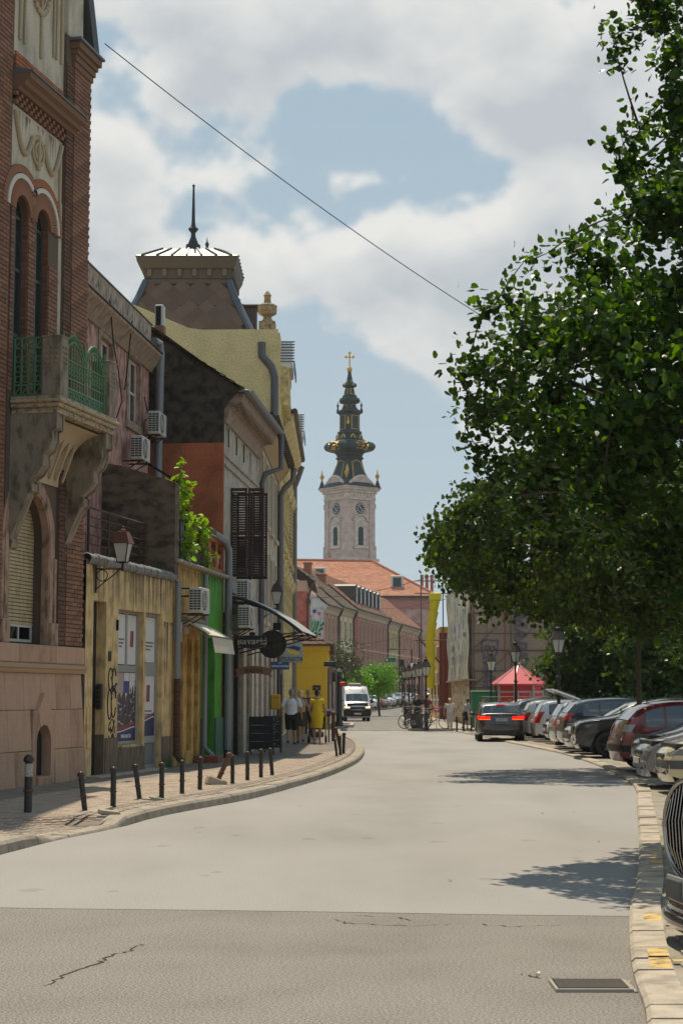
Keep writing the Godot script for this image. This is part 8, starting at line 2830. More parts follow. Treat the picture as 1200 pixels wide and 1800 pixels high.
	for side in [-1.0, 1.0]:
		var ly: float = s.lamp_y
		var g := wrap_lamp(s, o, 1.0, side, ly - s.get("lamp_h", 0.055), ly + s.get("lamp_h", 0.055), s.get("lamp_len", 0.26), 0.60)
		put("headlight", g, s.get("lamp_mat", mat("headlamp", 0.16, 0.165, 0.175, 0.12, {"coat": 1.0})), v, 0.9)
		var th: float = s.get("tail_h", 0.26)
		if th > 0.05:
			g = wrap_lamp(s, o, -1.0, side, s.tail_y - th / 2, s.tail_y + th / 2, s.get("tail_len", 0.20), s.get("tail_f", 0.72))
			var t := put("tail_light", g, mat("tail_red", 0.36, 0.010, 0.012, 0.12, {"coat": 1.0}), v, 0.9)
			if s.get("reverse", false):
				g = wrap_lamp(s, o, -1.0, side, s.tail_y - th * 0.16, s.tail_y + th * 0.16, 0.16, 0.74, 0.014)
				put("reverse_lamp", g, mat("lamp_clear", 0.55, 0.53, 0.50, 0.2), t, 0.9)
	if s.get("face", true):
		var gy: float = s.grille_y
		pbox("grille", black, v, V3(end_at(o, gy, 1.0) + c * 0.8 - 0.012, gy, 0), V3(0.05, s.get("grille_h", 0.12), s.W * 0.42), 0.02)
		pbox("lower_intake", black, v, V3(end_at(o, 0.36, 1.0) + c * 0.7 - 0.02, 0.36, 0), V3(0.05, 0.11, s.W * 0.52), 0.02)
		for side in [-1.0, 1.0]:
			var g := Geo.new()
			g.ball(strip_point(s, V2(end_at(o, 0.38, 1.0), 0.38), V2(1, 0), side * 0.78), V3(0.02, 0.05, 0.06), 8)
			put("fog_lamp", g, mat("headlamp"), v, 1.0)
	var py: float = s.get("plate_y", 0.47)
	pbox("front_plate", mat("plate_white", 0.60, 0.60, 0.57, 0.5), v, V3(end_at(o, py, 1.0) + c + 0.008, py, 0), V3(0.015, 0.11, 0.50), 0.004)
	py = s.get("rear_plate_y", 0.72)
	pbox("rear_plate", mat("plate_white"), v, V3(end_at(o, py, -1.0) - c - 0.008, py, 0), V3(0.015, 0.11, 0.50), 0.004)
	if s.get("bumper", null):
		for e in [1.0, -1.0]:
			var g := Geo.new()
			var rows := []
			for k in 5:
				var y := lerpf(0.42, 0.56, k / 4.0)
				var row := []
				var x0 := end_at(o, y, e)
				for side in [-1.0, 1.0]:
					var part := []
					for q in [0.30, 0.15, 0.03]: part.append(V3(x0 - e * q, y, side * (hw(s, x0 - e * q, y) + 0.02)))
					for f in [0.98, 0.8, 0.5, 0.2]: part.append(strip_point(s, V2(x0, y), V2(e, 0), side * f, 0.022))
					if side > 0: part.reverse()
					row.append_array(part)
				rows.append(row)
			g.loft(rows, false)
			put("front_bumper" if e > 0 else "rear_bumper", g, s.bumper, v, 0.8)
	return v


func spec(kind: String, more := {}) -> Dictionary:
	var s := {}
	match kind:
		"hatch":
			s = {"L": 3.9, "W": 1.70, "H": 1.47, "belt": 0.93, "r": 0.30, "wf": 1.20, "wr": -1.22, "lamp_y": 0.70, "tail_y": 0.88, "tail_h": 0.34, "grille_y": 0.60, "mirror": 0.72, "seams": [0.85, -0.15, -1.0],
				"outline": [V2(1.88, 0.20), V2(1.95, 0.40), V2(1.95, 0.56), V2(1.88, 0.70), V2(1.70, 0.79), V2(0.98, 0.97), V2(0.22, 1.38), V2(-0.2, 1.46), V2(-1.1, 1.46), V2(-1.58, 1.38), V2(-1.86, 0.95), V2(-1.92, 0.80), V2(-1.95, 0.55), V2(-1.93, 0.38), V2(-1.86, 0.22)],
				"glass": [[V2(0.98, 0.97), V2(0.22, 1.38), "windscreen"], [V2(-1.60, 1.36), V2(-1.86, 0.96), "rear_window"]], "windows": [[0.62, -0.12], [-0.20, -0.98], [-1.04, -1.45]]}
		"round_hatch":
			s = {"L": 3.85, "W": 1.70, "H": 1.52, "belt": 0.95, "r": 0.30, "wf": 1.22, "wr": -1.20, "lamp_y": 0.72, "tail_y": 0.93, "tail_h": 0.5, "grille_y": 0.60, "mirror": 0.80, "seams": [0.9, -0.15, -0.95], "rear_plate_y": 0.75, "tumble": 0.24,
				"outline": [V2(1.85, 0.20), V2(1.92, 0.40), V2(1.92, 0.56), V2(1.82, 0.74), V2(1.15, 1.0), V2(0.45, 1.40), V2(-0.1, 1.52), V2(-0.9, 1.50), V2(-1.45, 1.36), V2(-1.72, 1.08), V2(-1.84, 0.78), V2(-1.90, 0.62), V2(-1.925, 0.58), V2(-1.925, 0.46), V2(-1.84, 0.22)],
				"glass": [[V2(1.15, 1.0), V2(0.45, 1.40), "windscreen"], [V2(-1.44, 1.36), V2(-1.72, 1.07), "rear_window"]], "windows": [[0.80, -0.12], [-0.20, -0.90], [-0.96, -1.36]]}
		"suv":
			s = {"L": 4.4, "W": 1.83, "H": 1.56, "belt": 1.02, "r": 0.35, "wf": 1.35, "wr": -1.35, "lamp_y": 0.84, "lamp_len": 0.36, "tail_y": 0.98, "tail_h": 0.18, "grille_y": 0.70, "grille_h": 0.26, "mirror": 0.80, "seams": [0.95, -0.15, -1.1], "sill": 0.28, "rim": mat("dark_alloy", 0.05, 0.05, 0.055, 0.4, {"metal": 0.6}), "rear_plate_y": 0.85,
				"outline": [V2(2.10, 0.24), V2(2.19, 0.42), V2(2.20, 0.72), V2(2.12, 0.90), V2(1.85, 0.98), V2(1.0, 1.08), V2(0.25, 1.46), V2(-0.3, 1.56), V2(-1.3, 1.52), V2(-1.75, 1.44), V2(-2.08, 1.08), V2(-2.16, 0.95), V2(-2.20, 0.60), V2(-2.18, 0.40), V2(-2.08, 0.26)],
				"glass": [[V2(1.0, 1.08), V2(0.25, 1.46), "windscreen"], [V2(-1.77, 1.42), V2(-2.07, 1.09), "rear_window"]], "windows": [[0.62, -0.12], [-0.20, -1.1], [-1.16, -1.62]]}
		"estate":
			s = {"L": 4.5, "W": 1.76, "H": 1.48, "belt": 0.94, "r": 0.31, "wf": 1.40, "wr": -1.30, "lamp_y": 0.70, "tail_y": 0.86, "tail_h": 0.36, "grille_y": 0.62, "mirror": 0.85, "seams": [1.0, -0.05, -1.05],
				"outline": [V2(2.15, 0.20), V2(2.24, 0.40), V2(2.25, 0.58), V2(2.17, 0.72), V2(1.95, 0.80), V2(1.12, 0.95), V2(0.40, 1.38), V2(-0.1, 1.47), V2(-1.5, 1.45), V2(-1.88, 1.38), V2(-2.15, 0.95), V2(-2.22, 0.80), V2(-2.25, 0.55), V2(-2.23, 0.38), V2(-2.16, 0.22)],
				"glass": [[V2(1.12, 0.95), V2(0.40, 1.38), "windscreen"], [V2(-1.90, 1.36), V2(-2.14, 0.96), "rear_window"]], "windows": [[0.75, -0.02], [-0.10, -1.02], [-1.10, -1.75]]}
		"sedan":
			s = {"L": 4.5, "W": 1.78, "H": 1.43, "belt": 0.93, "r": 0.32, "wf": 1.38, "wr": -1.36, "lamp_y": 0.68, "tail_y": 0.84, "tail_h": 0.2, "grille_y": 0.58, "grille_h": 0.2, "mirror": 0.75, "seams": [0.9, -0.1, -1.05],
				"outline": [V2(2.15, 0.20), V2(2.24, 0.38), V2(2.25, 0.54), V2(2.15, 0.70), V2(1.9, 0.79), V2(1.0, 0.95), V2(0.25, 1.34), V2(-0.3, 1.43), V2(-0.95, 1.38), V2(-1.62, 1.06), V2(-2.1, 1.02), V2(-2.2, 0.92), V2(-2.25, 0.6), V2(-2.23, 0.38), V2(-2.15, 0.22)],
				"glass": [[V2(1.0, 0.95), V2(0.25, 1.34), "windscreen"], [V2(-0.97, 1.36), V2(-1.60, 1.07), "rear_window"]], "windows": [[0.6, -0.08], [-0.16, -1.1]]}
		"van":
			s = {"L": 5.0, "W": 1.74, "H": 2.30, "belt": 1.30, "r": 0.33, "wf": 1.7, "wr": -1.5, "lamp_y": 0.92, "tail_y": 1.2, "tail_h": 0.5, "grille_y": 0.86, "grille_h": 0.16, "mirror": 1.25, "seams": [1.3, 0.2], "sill": 0.32, "tumble": 0.13, "round": 0.12, "body_handles": false, "plate_y": 0.50, "crown": 0.06,
				"outline": [V2(2.40, 0.26), V2(2.49, 0.45), V2(2.50, 0.74), V2(2.40, 0.98), V2(1.95, 1.22), V2(1.42, 1.76), V2(1.0, 2.18), V2(0.6, 2.30), V2(-2.2, 2.28), V2(-2.42, 2.2), V2(-2.48, 1.4), V2(-2.5, 0.6), V2(-2.48, 0.45), V2(-2.42, 0.3)],
				"glass": [[V2(1.97, 1.20), V2(1.40, 1.78), "windscreen"]], "windows": [[1.35, 0.45]]}
	s.merge(more, true)
	return s


func paint(key: String, r := 0.5, g := 0.5, b := 0.5, metal := 0.25) -> Material:
	return mat("paint_" + key, r, g, b, 0.32, {"coat": 1.0, "metal": metal})


func park(kind: String, side: String, x: float, d: float, turn: float, p: Material, label: String, more := {}) -> Node3D:
	var s := spec(kind, more)
	var yaw := (PI if side == "F" else 0.0) + deg_to_rad(turn)
	return make_car(label, s, Transform3D(Basis(Vector3.UP, yaw), G3(x + s.L / 2, d, 0.05)), p, "cars parked in the bays on the right")


func cars():
	park("suv", "F", 6.28, 46.6, -3, paint("graphite", 0.035, 0.035, 0.038, 0.4), "dark grey crossover parked nose out beside the red hatchback", {"lamp_y": 0.82, "lamp_h": 0.05, "lamp_mat": mat("slim_lamp", 0.05, 0.05, 0.055, 0.08, {"coat": 1.0})})
	park("round_hatch", "R", 6.02, 38.35, 3, paint("red", 0.19, 0.008, 0.010, 0.15), "dark red rounded hatchback parked tail out with black bumper strip", {"r": 0.315, "bumper": mat("car_black_trim"), "rim": mat("dark_alloy"), "reverse": true})
	park("hatch", "F", 6.15, 36.0, 2, paint("black", 0.010, 0.010, 0.012), "black hatchback nose out in front of the dark red one", {"rim": mat("dark_alloy")})
	park("hatch", "F", 5.45, 31.6, 0, paint("pewter", 0.16, 0.155, 0.15), "pewter hatchback nose out, farther of the two by the bend in the kerb")
	park("hatch", "F", 5.48, 29.6, 0, paint("cream", 0.60, 0.53, 0.33, 0.05), "cream hatchback with grey bumper, nearer of the two by the bend in the kerb", {"bumper": mat("grey_bumper", 0.09, 0.088, 0.085, 0.6)})
	park("sedan", "F", 6.75, 34.0, 0, paint("white_pearl", 0.66, 0.66, 0.64, 0.05), "white car showing only its headlight behind the pewter hatchback")
	park("hatch", "F", 6.45, 49.5, 2, paint("sand_silver", 0.42, 0.38, 0.30, 0.4), "sandy silver hatchback nose out next to the dark grey crossover", {"bumper": mat("grey_bumper")})
	park("suv", "R", 6.55, 51.9, 2, paint("navy", 0.03, 0.035, 0.05, 0.3), "dark blue crossover tail out behind the sandy silver hatchback", {"tail_y": 1.0, "tail_h": 0.22})
	park("hatch", "R", 6.6, 54.3, 2, paint("silver", 0.42, 0.41, 0.40, 0.5), "silver hatchback tail out beside the dark blue crossover")
	var tg := park("estate", "R", 7.1, 56.6, 2, paint("white_a", 0.68, 0.68, 0.66, 0.05), "white estate with its tailgate swung open")
	var g := Geo.new()
	g.box(V3(-2.05, 1.66, 0), V3(1.05, 0.06, 1.25), 0.02, Basis(Vector3.BACK, -0.35))
	put("open_tailgate", g, paint("white_a", 0, 0, 0), tg)
	g = Geo.new()
	g.box(V3(-2.0, 1.72, 0), V3(0.6, 0.02, 0.95), 0.0, Basis(Vector3.BACK, -0.35))
	put("tailgate_window", g, mat("car_glass"), tg)
	park("sedan", "F", 7.05, 59.6, 1, paint("white_b", 0.68, 0.67, 0.64, 0.05), "white saloon nose out with a big dark grille", {"grille_h": 0.34, "grille_y": 0.5})
	park("estate", "R", 6.9, 62.3, 1, paint("silver_b", 0.46, 0.46, 0.46, 0.5), "silver estate tail out beside the white saloon", {"tail_h": 0.4})
	park("estate", "R", 6.75, 65.0, 1, paint("pale_green", 0.40, 0.43, 0.40, 0.4), "pale grey green estate tail out farther along", {"tail_h": 0.3})
	park("suv", "R", 6.7, 68.0, 1, paint("black_b", 0.02, 0.022, 0.026, 0.3), "black crossover tail out right behind the braking car")
	park("estate", "R", 6.9, 71.0, 0, paint("ice_blue", 0.38, 0.42, 0.45, 0.4), "ice blue estate past the black crossover")
	park("hatch", "R", 7.0, 74.0, 0, paint("white_c", 0.68, 0.68, 0.66, 0.05), "white hatchback, last in the row before the kiosk")
	moving_car()
	white_van()
	grille_car()
	var far := [["sedan", 183.0, 3.05, "white saloon just behind the van, facing the viewer", paint("white_d", 0.66, 0.66, 0.64, 0.05)], ["hatch", 189.5, 4.05, "dark red hatchback parked behind the white saloon", paint("wine", 0.25, 0.02, 0.03)], ["hatch", 196.0, 5.25, "silver hatchback third in the far row", paint("silver")], ["suv", 202.0, 6.3, "grey crossover fourth in the far row", paint("grey_c", 0.12, 0.12, 0.12)], ["suv", 208.5, 7.5, "maroon crossover fifth in the far row", paint("maroon", 0.10, 0.018, 0.02)], ["sedan", 215.0, 8.6, "pale grey saloon, farthest in the far row", paint("grey_d", 0.32, 0.33, 0.34)]]
	for f in far:
		make_car(f[3], spec(f[0]), Transform3D(Basis(Vector3.UP, deg_to_rad(-90 - 8)), G3(f[2], f[1], rise(f[1]) + 0.01)), f[4], "cars parked along the far left kerb")
	for f in [["van", 232.0, 12.5, "white delivery van far down the street behind the lamp posts"], ["van", 215.0, 13.6, "white van parked on the far right behind the lamp posts"]]:
		make_car(f[3], spec(f[0]), Transform3D(Basis(Vector3.UP, deg_to_rad(-98)), G3(f[2], f[1], rise(f[1]) + 0.01)), paint("van_white", 0.68, 0.67, 0.64, 0.0), "white vans far away", "van", "parked_van")


func moving_car():
	var s := spec("hatch", {"L": 4.3, "W": 1.80, "H": 1.43, "belt": 0.93, "r": 0.33, "sill": 0.24, "tail_h": 0.02, "wf": 1.33, "wr": -1.34, "rear_plate_y": 0.80, "round": 0.20, "tumble": 0.24,
		"outline": [V2(2.05, 0.20), V2(2.14, 0.40), V2(2.15, 0.56), V2(2.08, 0.70), V2(1.85, 0.82), V2(1.0, 0.98), V2(0.25, 1.34), V2(-0.3, 1.42), V2(-1.3, 1.40), V2(-1.72, 1.34), V2(-1.98, 1.02), V2(-2.08, 0.96), V2(-2.12, 0.72), V2(-2.15, 0.62), V2(-2.14, 0.42), V2(-2.06, 0.28)],
		"glass": [[V2(1.0, 0.98), V2(0.25, 1.34), "windscreen"], [V2(-1.74, 1.31), V2(-1.98, 1.02), "rear_window"]], "windows": [[0.62, -0.12], [-0.20, -1.05], [-1.12, -1.5]]})
	var v := make_car("dark grey hatchback driving away with brake lights lit", s, Transform3D(Basis(Vector3.UP, deg_to_rad(90 - 3)), G3(5.98, 65.4, 0.0)), paint("anthracite", 0.05, 0.05, 0.055, 0.5), "", "car", "moving_car")
	var lit := mat("brake_lit", 0.5, 0.02, 0.015, 0.2, {"emit": Color(1.0, 0.06, 0.03), "power": 0.9})
	var amber := mat("indicator_lit", 0.6, 0.2, 0.02, 0.2, {"emit": Color(1.0, 0.36, 0.04), "power": 1.3})
	for side in [-1.0, 1.0]:
		var g := Geo.new()
		g.box(V3(-2.10, 0.88, side * 0.60), V3(0.08, 0.11, 0.42), 0.03, Basis(Vector3.UP, side * 0.16))
		g.box(V3(-2.02, 0.88, side * 0.80), V3(0.16, 0.14, 0.12), 0.04, Basis(Vector3.UP, side * 0.7))
		var t := put("tail_light", g, lit, v)
		g = Geo.new()
		g.box(V3(-2.135, 0.815, side * 0.60), V3(0.06, 0.032, 0.42), 0.01, Basis(Vector3.UP, side * 0.16))
		put("indicator", g, amber, t)
		pbox("reflector", mat("tail_red"), v, V3(-2.155, 0.50, side * 0.55), V3(0.03, 0.035, 0.22), 0.01)
		g = Geo.new()
		g.lathe([V2(0.055, 0), V2(0.055, 0.08), V2(0.04, 0.08), V2(0.04, 0.0)], 12, V3(-2.09, 0.32, side * 0.5), Basis(Vector3.BACK, PI / 2))
		put("exhaust", g, mat("bike_steel"), v)
	pbox("third_brake_light", lit, v, V3(-1.77, 1.355, 0), V3(0.08, 0.025, 0.34), 0.008)
	pbox("diffuser", mat("car_black_trim"), v, V3(-2.13, 0.34, 0), V3(0.08, 0.2, 1.25), 0.03)
	pbox("boot_lip", mat("paint_anthracite"), v, V3(-2.09, 1.0, 0), V3(0.10, 0.03, 1.15), 0.012)
	pbox("wiper", mat("car_black_trim"), v, V3(-1.97, 1.05, 0.12), V3(0.03, 0.02, 0.5), 0.0, Basis(Vector3.RIGHT, 0.08))
	var fin := Geo.new()
	fin.tri(V3(-1.35, 1.43, 0), V3(-1.1, 1.43, 0), V3(-1.33, 1.51, 0)); fin.box(V3(-1.3, 1.46, 0), V3(0.12, 0.07, 0.04), 0.02)
	put("aerial", fin, mat("car_black_trim"), v)
	letters("BG 2675-CG", 0.10, v, V3(-2.215, 0.80, 0.0), mat("print_black", 0.02, 0.02, 0.02, 0.6), Basis(Vector3.UP, -PI / 2), true, false, 0.004)
	pbox("plate_band", mat("plate_blue"), v, V3(-2.215, 0.80, -0.23), V3(0.006, 0.10, 0.04))
	var bd := Geo.new()
	bd.ball(V3(-2.10, 0.945, 0), V3(0.02, 0.04, 0.04), 8)
	put("badge", bd, mat("bike_steel"), v)


func white_van():
	var v := make_car("white high roofed van coming towards the viewer with headlights on", spec("van", {"lamp_mat": mat("lamp_on", 0.8, 0.75, 0.6, 0.2, {"emit": Color(1.0, 0.86, 0.62), "power": 1.5}), "face": false}), Transform3D(Basis(Vector3.UP, deg_to_rad(-90 + 4)), G3(0.88, 114.0, 0.0)), paint("van_white"), "", "van", "delivery_van")
	var black := mat("car_black_trim")
	pbox("bumper", black, v, V3(2.44, 0.56, 0), V3(0.26, 0.42, 1.72), 0.06)
	pbox("grille", black, v, V3(2.50, 0.90, 0), V3(0.12, 0.13, 1.0), 0.03)
	pbox("bonnet_edge", mat("grey_bumper"), v, V3(2.46, 0.80, 0), V3(0.2, 0.05, 1.6), 0.02)
	pbox("number_plate", mat("plate_white"), v, V3(2.585, 0.50, 0), V3(0.02, 0.11, 0.46), 0.004)
	pbox("roof_unit", mat("ac_white"), v, V3(0.5, 2.40, 0.05), V3(0.7, 0.2, 0.8), 0.05)
	for s in [-1.0, 1.0]:
		pbox("side_mirror", black, v, V3(1.35, 1.32, s * 1.02), V3(0.1, 0.28, 0.16), 0.03)
		pbox("wing_trim", black, v, V3(2.15, 0.6, s * 0.86), V3(0.6, 0.35, 0.06), 0.03)
	var g := Geo.new()
	g.tube([V3(1.30, 1.98, -0.45), V3(1.18, 1.98, -0.1), V3(1.22, 2.02, 0.2), V3(1.14, 2.1, 0.5)], 0.02, 6)
	put("crease", g, paint("van_white"), v)


func grille_car():
	var s := spec("sedan", {"L": 4.3, "W": 1.72, "H": 1.5, "belt": 1.02, "face": false, "lamp_y": 0.95, "plate_y": 0.2, "crown": 0.07, "round": 0.10,
		"outline": [V2(2.0, 0.30), V2(2.10, 0.40), V2(2.12, 0.8), V2(2.06, 1.08), V2(1.9, 1.17), V2(1.0, 1.24), V2(0.4, 1.45), V2(-0.3, 1.5), V2(-0.95, 1.45), V2(-1.62, 1.1), V2(-2.0, 1.02), V2(-2.1, 0.92), V2(-2.15, 0.6), V2(-2.13, 0.38), V2(-2.05, 0.22)],
		"glass": [[V2(1.0, 1.24), V2(0.4, 1.45), "windscreen"]], "windows": [[0.4, -0.08], [-0.16, -1.0]]})
	var v := make_car("black car with tall chromed upright bar grille cut by the right edge", s, Transform3D(Basis(Vector3.UP, PI + 0.14), G3(4.53, 11.62, 0.05)), paint("grille_black", 0.03, 0.03, 0.032, 0.3), "cars parked in the bays on the right")
	var chrome := mat("chrome", 0.40, 0.38, 0.35, 0.25, {"metal": 1.0})
	var black := mat("gloss_black", 0.012, 0.012, 0.013, 0.1, {"coat": 1.0})
	var g := Geo.new()
	var ov := func(t: float, a: float) -> Vector3:
		return V3(2.17 + 0.05 * cos(PI * 0.5 * sin(t)), 0.74 + 0.34 * sin(t) * a, 0.74 * cos(t) * a)
	var pts := []
	for k in 33:
		var t := TAU * k / 32
		pts.append(V3(2.20 - 0.03 * absf(sin(t)), 0.74 + 0.36 * signf(sin(t)) * pow(absf(sin(t)), 0.75), 0.74 * signf(cos(t)) * pow(absf(cos(t)), 0.7)))
	g.tube(pts, 0.020, 8, -1.0, false)
	put("grille_surround", g, chrome, v, 0.9)
	g = Geo.new()
	g.box(V3(2.11, 0.74, 0), V3(0.06, 0.66, 1.36), 0.05)
	put("grille_back", g, mat("black"), v)
	for k in 21:
		var z := -0.66 + k * 0.066
		var hh := 0.34 * pow(maxf(0.05, 1.0 - pow(absf(z) / 0.76, 2.8)), 0.5)
		g = Geo.new()
		var pr := [V3(2.175, 0.74 - hh, z), V3(2.21, 0.74 - hh * 0.5, z), V3(2.22, 0.74 + hh * 0.2, z), V3(2.18, 0.74 + hh, z)]
		g.tube(pr, 0.0048, 6)
		var bar := put("grille_bar", g, chrome, v, 0.8)
		g = Geo.new()
		g.loft([pr, [pr[0] - V3(0.06, 0, 0), pr[1] - V3(0.08, 0, 0), pr[2] - V3(0.08, 0, 0), pr[3] - V3(0.06, 0, 0)]], false)
		put("blade", g, black, bar)
	pbox("plate_bracket", mat("grey_bumper"), v, V3(2.25, 0.34, 0.42), V3(0.03, 0.16, 0.30), 0.015)
	pbox("plate_bracket", mat("bright_zinc"), v, V3(2.24, 0.34, 0.42), V3(0.015, 0.19, 0.33), 0.01)
	g = Geo.new()
	pts = []
	for k in 13:
		var f := -1.0 + k / 6.0
		pts.append(V3(2.24 - 0.16 * pow(absf(f), 3.0), 0.235, f * 0.88))
	g.tube(pts, 0.055, 10)
	pts = []
	for k in 13:
		var f := -1.0 + k / 6.0
		pts.append(V3(2.27 - 0.16 * pow(absf(f), 3.0), 0.15, f * 0.88))
	g.tube(pts, 0.06, 10)
	put("bumper", g, black, v, 0.9)
	g = Geo.new()
	for y in [0.29, 0.2]:
		pts = []
		for k in 13:
			var f := -1.0 + k / 6.0
			pts.append(V3(2.295 - 0.16 * pow(absf(f), 3.0), y, f * 0.88))
		g.tube(pts, 0.007, 6)
	put("chrome_strip", g, chrome, v, 0.9)

# ---- people: skeletons of tapered capsules joined by a smooth minimum and meshed as surface nets
func blob(bones: Array, cell := 0.022, k := 0.035) -> Geo:
	var lo := Vector3(1e9, 1e9, 1e9)
	var hi := -lo
	for b in bones:
		var r: float = maxf(b[2], b[3]) + k
		lo = lo.min(b[0] - Vector3(r, r, r)).min(b[1] - Vector3(r, r, r))
		hi = hi.max(b[0] + Vector3(r, r, r)).max(b[1] + Vector3(r, r, r))
	lo -= Vector3.ONE * cell * 2
	hi += Vector3.ONE * cell * 2
	var nx := int((hi.x - lo.x) / cell) + 2
	var ny := int((hi.y - lo.y) / cell) + 2
	var nz := int((hi.z - lo.z) / cell) + 2
	var f := PackedFloat32Array()
	f.resize(nx * ny * nz)
	f.fill(1.0)
	for b in bones:
		var a: Vector3 = b[0]
		var e: Vector3 = b[1]
		var sc: Vector3 = b[4] if b.size() > 4 else Vector3.ONE     # flattening across x or z
		var d := (e - a) / sc
		var dd := maxf(d.length_squared(), 1e-9)
		var r := maxf(b[2], b[3]) * maxf(1.0, maxf(sc.x, sc.z)) + k + cell
		var p0 := ((a.min(e) - Vector3(r, r, r) - lo) / cell).floor()
		var p1 := ((a.max(e) + Vector3(r, r, r) - lo) / cell).ceil()
		for i in range(maxi(0, int(p0.x)), mini(nx, int(p1.x) + 1)):
			for j in range(maxi(0, int(p0.y)), mini(ny, int(p1.y) + 1)):
				for l in range(maxi(0, int(p0.z)), mini(nz, int(p1.z) + 1)):
					var q := (lo + Vector3(i, j, l) * cell - a) / sc
					var t := clampf(q.dot(d) / dd, 0.0, 1.0)
					var v := (q - d * t).length() - lerpf(b[2], b[3], t)
					var at := (i * ny + j) * nz + l
					var o := f[at]
					var h := maxf(k - absf(o - v), 0.0) / k
					f[at] = minf(o, v) - h * h * k * 0.25
	var g := Geo.new()
	var vert := {}
	var corner := [Vector3i(0, 0, 0), Vector3i(1, 0, 0), Vector3i(0, 1, 0), Vector3i(1, 1, 0), Vector3i(0, 0, 1), Vector3i(1, 0, 1), Vector3i(0, 1, 1), Vector3i(1, 1, 1)]
	var edges := [[0, 1], [2, 3], [4, 5], [6, 7], [0, 2], [1, 3], [4, 6], [5, 7], [0, 4], [1, 5], [2, 6], [3, 7]]
	for i in nx - 1:
		for j in ny - 1:
			for l in nz - 1:
				var base := (i * ny + j) * nz + l
				var s := f[base] < 0
				if (f[base + 1] < 0) == s and (f[base + nz] < 0) == s and (f[base + nz + 1] < 0) == s and (f[base + ny * nz] < 0) == s and (f[base + ny * nz + 1] < 0) == s and (f[base + ny * nz + nz] < 0) == s and (f[base + ny * nz + nz + 1] < 0) == s:
					continue
				var sum := Vector3.ZERO
				var n := 0
				for e in edges:
					var c0: Vector3i = corner[e[0]]
					var c1: Vector3i = corner[e[1]]
					var v0 := f[((i + c0.x) * ny + j + c0.y) * nz + l + c0.z]
					var v1 := f[((i + c1.x) * ny + j + c1.y) * nz + l + c1.z]
					if (v0 < 0) != (v1 < 0):
						sum += Vector3(c0).lerp(Vector3(c1), v0 / (v0 - v1))
						n += 1
				vert[base] = lo + (Vector3(i, j, l) + sum / n) * cell
	for base in vert:
		var l: int = base % nz
		var j: int = (base / nz) % ny
		var i: int = base / (ny * nz)
		var s := f[base] < 0
		if j > 0 and l > 0 and (f[base + ny * nz] < 0) != s and vert.has(base - nz) and vert.has(base - 1) and vert.has(base - nz - 1):
			g.quad(vert[base], vert[base - nz], vert[base - nz - 1], vert[base - 1])
		if i > 0 and l > 0 and (f[base + nz] < 0) != s and vert.has(base - ny * nz) and vert.has(base - 1) and vert.has(base - ny * nz - 1):
			g.quad(vert[base], vert[base - ny * nz], vert[base - ny * nz - 1], vert[base - 1])
		if i > 0 and j > 0 and (f[base + 1] < 0) != s and vert.has(base - ny * nz) and vert.has(base - nz) and vert.has(base - ny * nz - nz):
			g.quad(vert[base], vert[base - ny * nz], vert[base - ny * nz - nz], vert[base - nz])
	return g


